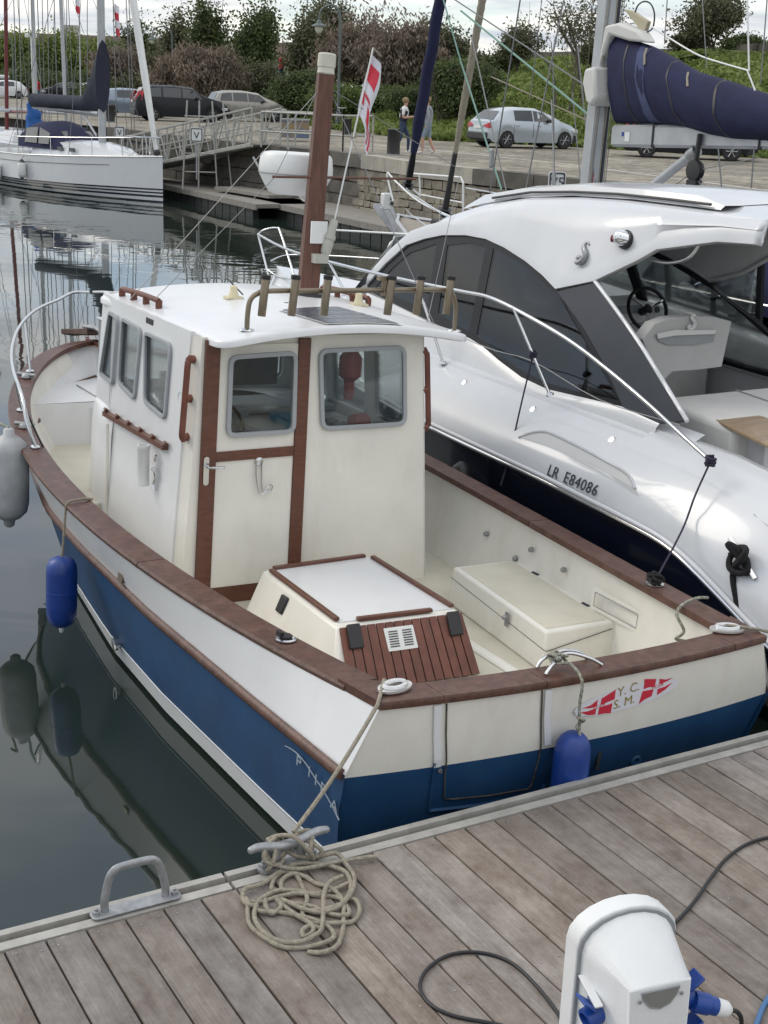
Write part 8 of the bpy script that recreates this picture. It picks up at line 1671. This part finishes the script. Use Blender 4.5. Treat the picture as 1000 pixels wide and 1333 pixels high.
def tree(label, x, y, h, w, m='leaf_dark', name='tree', group=None, n=5000, base=None, stem=.3, size=.11, sparse=.0, droop=0.0, elong=1.5, flat=1.0, cat='tree', lobes=16, d=None):
    n = int(n * 2.1); seed[0] += 1; R_ = np.random.default_rng(seed[0]); r2 = random.Random(seed[0]); z0 = base if base is not None else ground(x, y)
    t = thing(name, label, cat, loc=(x, y, z0), group=group)
    gt_ = G(); tips = []
    d = d or w * .8; hs = h * stem
    for k in range(5 if stem > .05 else 7):
        a = r2.uniform(0, 6.28); l0 = Vector((0, 0, 0)) if stem > .05 else Vector((r2.uniform(-.2, .2) * w, r2.uniform(-.2, .2) * d, 0)); p1 = Vector((math.cos(a) * w * .05, math.sin(a) * d * .05, hs)); p2 = Vector((math.cos(a) * w * .22, math.sin(a) * d * .22, h * (.45 + stem * .4))); p3 = Vector((math.cos(a) * w * .34, math.sin(a) * d * .34, h * r2.uniform(.7, .92)))
        gt_.tube(crom([l0, l0 + p1, l0 * .5 + p2, p3], 3), .035 * h / 3 + .03, 6, rf=lambda q: 1.1 - .9 * q); tips.append((p2, p3))
        for q in range(3): pb = p2.lerp(p3, r2.random()); gt_.tube([pb, pb + Vector((r2.uniform(-.2, .2) * w, r2.uniform(-.2, .2) * d, r2.uniform(.05, .2) * h))], .012 * h / 3 + .008, 4, rf=lambda q: 1 - .7 * q)
    obj('trunk', gt_, 'bark', t, smooth=60)
    # crown: clusters on an uneven ellipsoid
    nl = lobes * 3; cz = h * (stem + (1 - stem) * .5); lc = []
    for k in range(nl):
        th = R_.uniform(0, 2 * np.pi); u_ = R_.uniform(-1, 1); rr = R_.uniform(.25, 1.15 + sparse * .5); s_ = math.sqrt(1 - u_ * u_)
        lc.append((math.cos(th) * s_ * w * .40 * rr, math.sin(th) * s_ * d * .40 * rr, cz + u_ * h * (1 - stem) * .40 * rr))
    lc = np.array(lc); lr = R_.uniform(.05, .15, nl) * w
    which = R_.integers(0, nl, n); q = R_.normal(size=(n, 3)); q /= np.linalg.norm(q, axis=1)[:, None]; q *= (R_.uniform(0, 1, n) ** .5)[:, None]
    cen = lc[which] + q * lr[which][:, None] * np.array([1, d / w, flat * h * (1 - stem) / w * .9])
    # twig clumping
    cl = R_.normal(size=(n // 14 + 1, 3)) * .0; idx = np.arange(n) // 14; anchor = cen[(idx * 14) % n]; cen = anchor * (.62 if sparse == 0 else .80) + cen * (.38 if sparse == 0 else .20) + R_.normal(size=(n, 3)) * size * 2.0
    if sparse:   # upright wispy shoots
        m_ = R_.random(n) < sparse; cen[m_, 2] += np.abs(R_.normal(size=m_.sum())) * h * .16
    cen[:, 2] = np.maximum(cen[:, 2], .08)
    quads('crown', cen, size * .62, m, R_, t, elong=elong, droop=droop); return t
def ground(x, y):
    p = Vector((x, y, 0)); best = (1e9, 0)
    for i in range(len(gb) - 1):
        a, b = gb[i], gb[i + 1]; ab_ = b - a; tt = max(0, min(1, (p - a).dot(ab_) / ab_.length_squared)); q = a + ab_ * tt; dd = (p - q).length
        if dd < best[0]: best = (dd, 1 if (p - q).dot(gnorm(i)) > 0 else -1, q.x)
    return QZ if best[1] < 0 else QZ + gheight(best[0], best[2])
def at(px, py, Yd):      # place by bearing from the survey of the photo
    f_ = FPX; v = F0 + Rv * ((px - 500) / f_) - Uv * ((py - 666.5) / f_); s_ = Yd / v.y; return v.x * s_, Yd
def T(px, Yd, topy, wpx, label, m, **k):
    x, y = at(px, 100, Yd); z0 = ground(x, y) if k.get('base') is None else k['base']
    v = F0 + Rv * ((px - 500) / FPX) - Uv * ((topy - 666.5) / FPX); top = 3.95 + v.z * Yd / v.y; w = wpx / FPX * Yd * 1.2
    return tree(label, x, y, max(.8, top - z0), w, m, **k)
G1 = 'round green bushes at the foot of the rampart'; G2 = 'pink-plumed tamarisks along the quay road'; G3 = 'dark trees on top of the rampart'; G4 = 'light green trees at the far left'
# bushes and tamarisks, left to right
T(15, 150, 36, 110, 'light green tree at the far left edge behind the masts', 'leaf_light', group=G4, n=5200, size=.20, stem=.25)
T(95, 148, 36, 100, 'broad light green tree right of the floodlight pole', 'leaf_light', group=G4, n=6500, size=.20, stem=.2)
T(52, 146, 66, 60, 'darker green tree between the two light green trees', 'leaf_mid', group=G4, n=4200, size=.20, stem=.15)
T(135, 140, 44, 60, 'light green tree behind the striped yacht mast', 'leaf_light', group=G4, n=4200, size=.20, stem=.2)
T(160, 120, 58, 90, 'brown-pink tamarisk above the grey-blue hatchback', 'leaf_pink', group=G2, n=6500, size=.14, stem=.12, droop=.4, elong=2.2, name='tamarisk')
T(182, 130, 28, 50, 'thin dark tree poking above the left tamarisk', 'leaf_dark', n=1500, size=.16, stem=.3, sparse=.3)
T(205, 112, 92, 120, 'olive bush behind the black SUV', 'leaf_olive', n=6500, size=.13, stem=.05, name='bush', cat='bush')
T(150, 112, 105, 110, 'dark bush behind the grey-blue hatchback', 'leaf_dark', n=5500, size=.13, stem=.05, name='bush', cat='bush')
T(100, 136, 92, 120, 'dark hedge bush behind the far parked cars', 'leaf_dark', n=5500, size=.17, stem=.05, name='bush', cat='bush')
T(30, 138, 92, 110, 'dark hedge bush at the far left behind the parked cars', 'leaf_dark', n=5000, size=.17, stem=.05, name='bush', cat='bush')
T(275, 96, 48, 110, 'large drooping brown-pink tamarisk above the beige car', 'leaf_pink', group=G2, n=12000, size=.12, stem=.08, droop=.5, elong=2.4, name='tamarisk', lobes=22)
T(228, 104, 60, 60, 'small brown-pink tamarisk behind the left street lamp', 'leaf_pink', group=G2, n=4000, size=.12, stem=.08, droop=.4, elong=2.2, name='tamarisk')
T(235, 118, 24, 45, 'narrow dark tree left of the tall dark tree', 'leaf_olive', group=G3, n=2600, size=.15, stem=.3, sparse=.3)
T(268, 115, 6, 50, 'tall ragged dark tree against the sky above the pink tamarisk', 'leaf_dark', group=G3, n=3200, size=.15, stem=.35, sparse=.4)
T(332, 112, 13, 66, 'broad dark tree against the sky at the left of the rampart gap', 'leaf_dark', group=G3, n=6000, size=.16, stem=.2, sparse=.2)
T(340, 100, 76, 60, 'olive bush on the crest near the person in red', 'leaf_olive', n=3200, size=.13, stem=.05, name='bush', cat='bush')
T(388, 80, 84, 90, 'round dark green bush behind the brown mast', 'leaf_dark', group=G1, n=9000, size=.095, stem=.05, name='bush', cat='bush')
T(400, 92, 24, 60, 'grey-green ragged tree above the brown mast', 'leaf_olive', group=G3, n=4500, size=.13, stem=.2, sparse=.3)
T(425, 96, 8, 60, 'thin-topped tree right of the brown mast against the sky', 'leaf_olive', group=G3, n=3600, size=.12, stem=.35, sparse=.5)
T(465, 84, 20, 90, 'brown-pink tamarisk behind the flag', 'leaf_pink', group=G2, n=9000, size=.115, stem=.1, droop=.4, elong=2.2, name='tamarisk', sparse=.25)
T(515, 80, 32, 110, 'large brown-pink tamarisk above the two people', 'leaf_pink', group=G2, n=13000, size=.11, stem=.05, droop=.45, elong=2.3, name='tamarisk', lobes=22, sparse=.15)
T(470, 74, 105, 120, 'green undergrowth below the tamarisks behind the bicycle', 'leaf_mid', n=8000, size=.09, stem=.03, name='bush', cat='bush')
T(545, 68, 112, 90, 'dark green undergrowth behind the two people', 'leaf_dark', n=8000, size=.085, stem=.03, name='bush', cat='bush')
T(570, 82, 34, 80, 'olive tree behind the navy furled sail', 'leaf_olive', group=G3, n=6000, size=.12, stem=.15, sparse=.2)
T(603, 63.5, 68, 112, 'big dense green bush behind the silver hatchback', 'leaf_dark', group=G1, n=16000, size=.085, stem=.02, name='bush', cat='bush', lobes=24)
T(590, 66, 78, 80, 'brighter green bush left of the silver hatchback', 'leaf_mid', group=G1, n=8000, size=.085, stem=.02, name='bush', cat='bush')
T(560, 90, 46, 80, 'round-topped tree against the sky left of the staysail', 'leaf_olive', group=G3, n=5200, size=.12, stem=.2)
T(672, 82, 40, 52, 'small pointed tree on the rampart crest above the silver car', 'leaf_olive', group=G3, n=2600, size=.10, stem=.3, sparse=.5)
T(655, 84, 62, 30, 'low dark shrub on the crest left of the pointed tree', 'leaf_dark', n=1200, size=.10, stem=.1, name='bush', cat='bush')
T(755, 66, -8, 100, 'bare-branched spindly tree left of the grey mast', 'leaf_olive', group=G3, n=1500, size=.075, stem=.35, sparse=.6)
T(778, 70, 48, 50, 'dark tree behind the grey mast', 'leaf_olive', n=3000, size=.09, stem=.2)
T(925, 74, 4, 95, 'large feathery tree against the sky at right above the sail cover', 'leaf_olive', group=G3, n=5200, size=.095, stem=.25, sparse=.55)
T(893, 76, 44, 60, 'low olive tree beside the large feathery tree at right', 'leaf_olive', n=3600, size=.095, stem=.15)
T(962, 78, 50, 60, 'dark shrubby tree at the right edge of the rampart', 'leaf_dark', n=3200, size=.095, stem=.15)
for i, (px, Yd, ty, wp, m, lb) in enumerate(((305, 106, 84, 60, 'leaf_mid', 'green shrub right of the large pink tamarisk'), (440, 100, 40, 70, 'leaf_olive', 'soft olive tree behind the right street lamp'), (495, 98, 46, 80, 'leaf_olive', 'soft olive tree filling the gap above the flag'), (540, 92, 58, 70, 'leaf_mid', 'green tree filling the gap above the two people'), (200, 122, 72, 70, 'leaf_olive', 'soft olive tree behind the white furled genoa'), (622, 88, 84, 50, 'leaf_olive', 'low olive shrub on the crest behind the big dense bush'), (430, 78, 118, 70, 'leaf_mid', 'bright green shrub between the lamp post and the brown mast'))):
    T(px, Yd, ty, wp, lb, m, group='soft green filler trees along the rampart', n=4200, size=.12, stem=.08, sparse=.15)
# bare branches of the spindly tree
bt = thing('bare_tree', 'leafless twiggy tree left of the grey mast', 'tree', loc=(*at(735, 190, 62), QZ + .6)); r2 = random.Random(5)
def branch(p, d, L_, r_, depth):
    g = G(); pts = [p]; q = Vector(p); dd = Vector(d)
    for i in range(5): dd = (dd + Vector((r2.uniform(-.18, .18), r2.uniform(-.18, .18), r2.uniform(-.02, .12)))).normalized(); q = q + dd * L_ / 5; pts.append(q.copy())
    g.tube(pts, r_, 5, rf=lambda t: 1 - .6 * t); obj('branch', g, 'bark', bt)
    if depth > 0:
        for k in range(3 if depth > 1 else 4): i = r2.randint(2, 5); branch(pts[i], (dd + Vector((r2.uniform(-.8, .8), r2.uniform(-.6, .6), r2.uniform(0, .5)))).normalized(), L_ * r2.uniform(.45, .7), r_ * .5, depth - 1)
for a in (-.25, 0, .2): branch(Vector((a * 1.5, 0, 0)), Vector((a, 0, 1)).normalized(), 3.6, .05, 2)
# grass: blades along the foot and on the slope
R_ = np.random.default_rng(9); N = 60000; cen = np.zeros((N, 3)); P = [(p, n_) for p, n_ in fine if -40 < p.x < 24]
ii = R_.integers(0, len(P) - 1, N); tt = R_.random(N); dd = R_.random(N) ** 1.5 * 20
for k in range(N):
    p, n_ = P[ii[k]]; p2 = P[ii[k] + 1][0]; q = p.lerp(p2, tt[k]); x = q.x + n_.x * dd[k]; y = q.y + n_.y * dd[k]; cen[k] = (x, y, QZ + gheight(dd[k], q.x) + .08)
quads('grass', cen, .13, 'grass', R_, kind='stuff', elong=1.6)
# parapet wall along the crest and red-jacketed walker
pw = thing('parapet_wall', 'low dark stone parapet along the top of the rampart', 'wall', loc=(0, 80, 0))
pp = []
for p, n_ in fine:
    if -14 < p.x < 40: q = p + n_ * 24; pp.append(q)
prev = None
for q in pp:
    if prev is not None:
        c = (q + prev) / 2; d_ = q - prev; g = G(); g.box((0, 0, 0), (d_.length * 1.0 - .02, .5, .55)); z_ = QZ + gheight(24, c.x - 10) + .15
        o = obj('wall_block', g, 'dstone', pw); o.location = (c.x, c.y - 80, z_); o.rotation_euler = (0, 0, math.atan2(d_.y, d_.x))
    prev = q
x, y = at(367, 80, 92); zt = 3.95 + (F0 + Rv * ((367 - 500) / FPX) - Uv * ((70 - 666.5) / FPX)).z * 92 / (F0 + Rv * ((367 - 500) / FPX) - Uv * ((70 - 666.5) / FPX)).y
person('person in a red jacket walking on top of the rampart', (x, y, zt - 1.74), rad(150), J(.03, .2), {'m': ['skin', 'redc', 'jeans'], 'f': f3}, 'hair')
x, y = at(49, 120, 118)
person('person in a red top standing among the cars at far left', (x, y, QZ), rad(100), J(.0, .1), {'m': ['skin', 'redc', 'jeans'], 'f': f3}, 'hair')
# long building on the left
bl = thing('long_building', 'long low building with red-brown tiled roof behind the trees at far left', 'building', loc=(-38, 176, 2.0), rz=rad(3))
g = G(); g.box((0, 6, 2.4), (64, 12, 4.8)); obj('wall', g, 'wallp', bl)
g = G(); g.hexa([(-33, -.6, 4.7), (33, -.6, 4.7), (33, 12.6, 4.7), (-33, 12.6, 4.7), (-32, 6, 7.0), (32, 6, 7.0), (32, 6.1, 7.0), (-32, 6.1, 7.0)]); rf = obj('roof', g, 'roof', bl)
for x in (-3, 22, -20): g = G(); g.box((x, 5.8, 7.3), (2.0, 1.2, 1.6)); obj('chimney', g, 'wallp', rf)
for i in range(14):
    g = G(); g.box((-28 + i * 4.3, -.03, 2.9), (1.2, .1, 1.7)); w_ = obj('window', g, 'white', bl); g = G(); g.box((-28 + i * 4.3, -.09, 2.9), (1.0, .04, 1.5)); obj('pane', g, 'car_glass', w_)
b2_ = thing('small_house', 'small pale house with dark roof glimpsed behind the tamarisks', 'house', loc=(-19.5, 150, 2.5)); g = G(); g.box((0, 3, 1.7), (9, 6, 3.4)); obj('wall', g, 'wallp', b2_); g = G(); g.hexa([(-4.8, -.4, 3.3), (4.8, -.4, 3.3), (4.8, 6.4, 3.3), (-4.8, 6.4, 3.3), (-4.8, 3, 5.2), (4.8, 3, 5.2), (4.8, 3.1, 5.2), (-4.8, 3.1, 5.2)]); obj('roof', g, 'roof', b2_); g = G(); g.box((1, -.03, 1.8), (1.1, .08, 1.4)); obj('window', g, 'car_glass', b2_)
# masts and stays of yachts lying out of sight behind the left quay
def farmast(label, px, Yd, r_, topx, m='alupaint', stays=()):
    x, y = at(px, 150, Yd); xt, _ = at(topx, 0, Yd); t = thing('distant_mast', label, 'mast', loc=(x, y, .8), group='slim masts and stays of distant yachts'); dx_ = xt - x; v = F0 - Uv * ((-60 - 666.5) / FPX); ht = 11.5
    g = G(); g.tube([(0, 0, 0), (dx_ * 1.0, 0, ht)], r_, 6); obj('spar', g, m, t, smooth=60)
    for s_ in stays: g = G(); g.tube([(s_, 0, .3), (dx_, 0, ht)], .014, 4); obj('stay', g, 'wire', t)
for i, (a, b, w_) in enumerate(((22, 20, .02), (28, 27, .02), (55, 48, .02), (58, 57, .018), (63, 66, .018), (75, 71, .02), (84, 94, .016), (105, 105, .03), (112, 119, .016), (152, 146, .02), (172, 160, .02), (176, 163, .018), (143, 130, .016), (97, 86, .016))):
    farmast(['thin pale stay rising from the left basin at the far left edge', 'fine wire against the sky left of the pale mast', 'thin wire just right of the pale mast', 'second thin wire right of the pale mast', 'slanting thin wire above the building chimney', 'thin wire crossing the building roof', 'slanting wire above the light green tree', 'straight white halyard left of the striped yacht mast', 'wire leaning towards the striped yacht mast', 'thin wire right of the striped yacht mast', 'long wire left of the white furled genoa', 'twin wire beside the white furled genoa', 'short slanting wire right of the striped yacht mast', 'fine wire above the tall light green tree'][i], a, 58, w_, b, 'wire' if w_ < .025 else 'alupaint')
for i, (px_, py_) in enumerate(((98, 5), (149, 14), (150, 34))):
    x, y = at(px_, py_, 57); v = F0 + Rv * ((px_ - 500) / FPX) - Uv * ((py_ - 666.5) / FPX); z_ = 3.95 + v.z * 57 / v.y
    t = thing('signal_flag', ['small red and white pennant above the left basin', 'red and white flag on the wire right of the striped yacht mast', 'small lower pennant right of the striped yacht mast'][i], 'flag', loc=(x, y, z_))
    for k, m_ in enumerate(('paint_wht', 'paint_red')): g = G(); h_ = .28; g.grid([[(.16 * j / 4 + .02 * math.sin(j * 2 + k), .03 * math.sin(j * 1.8), .28 - h_ * k - q * h_ - .03 * j) for j in range(5)] for q in (0, 1)]); obj('cloth', g, m_, t)
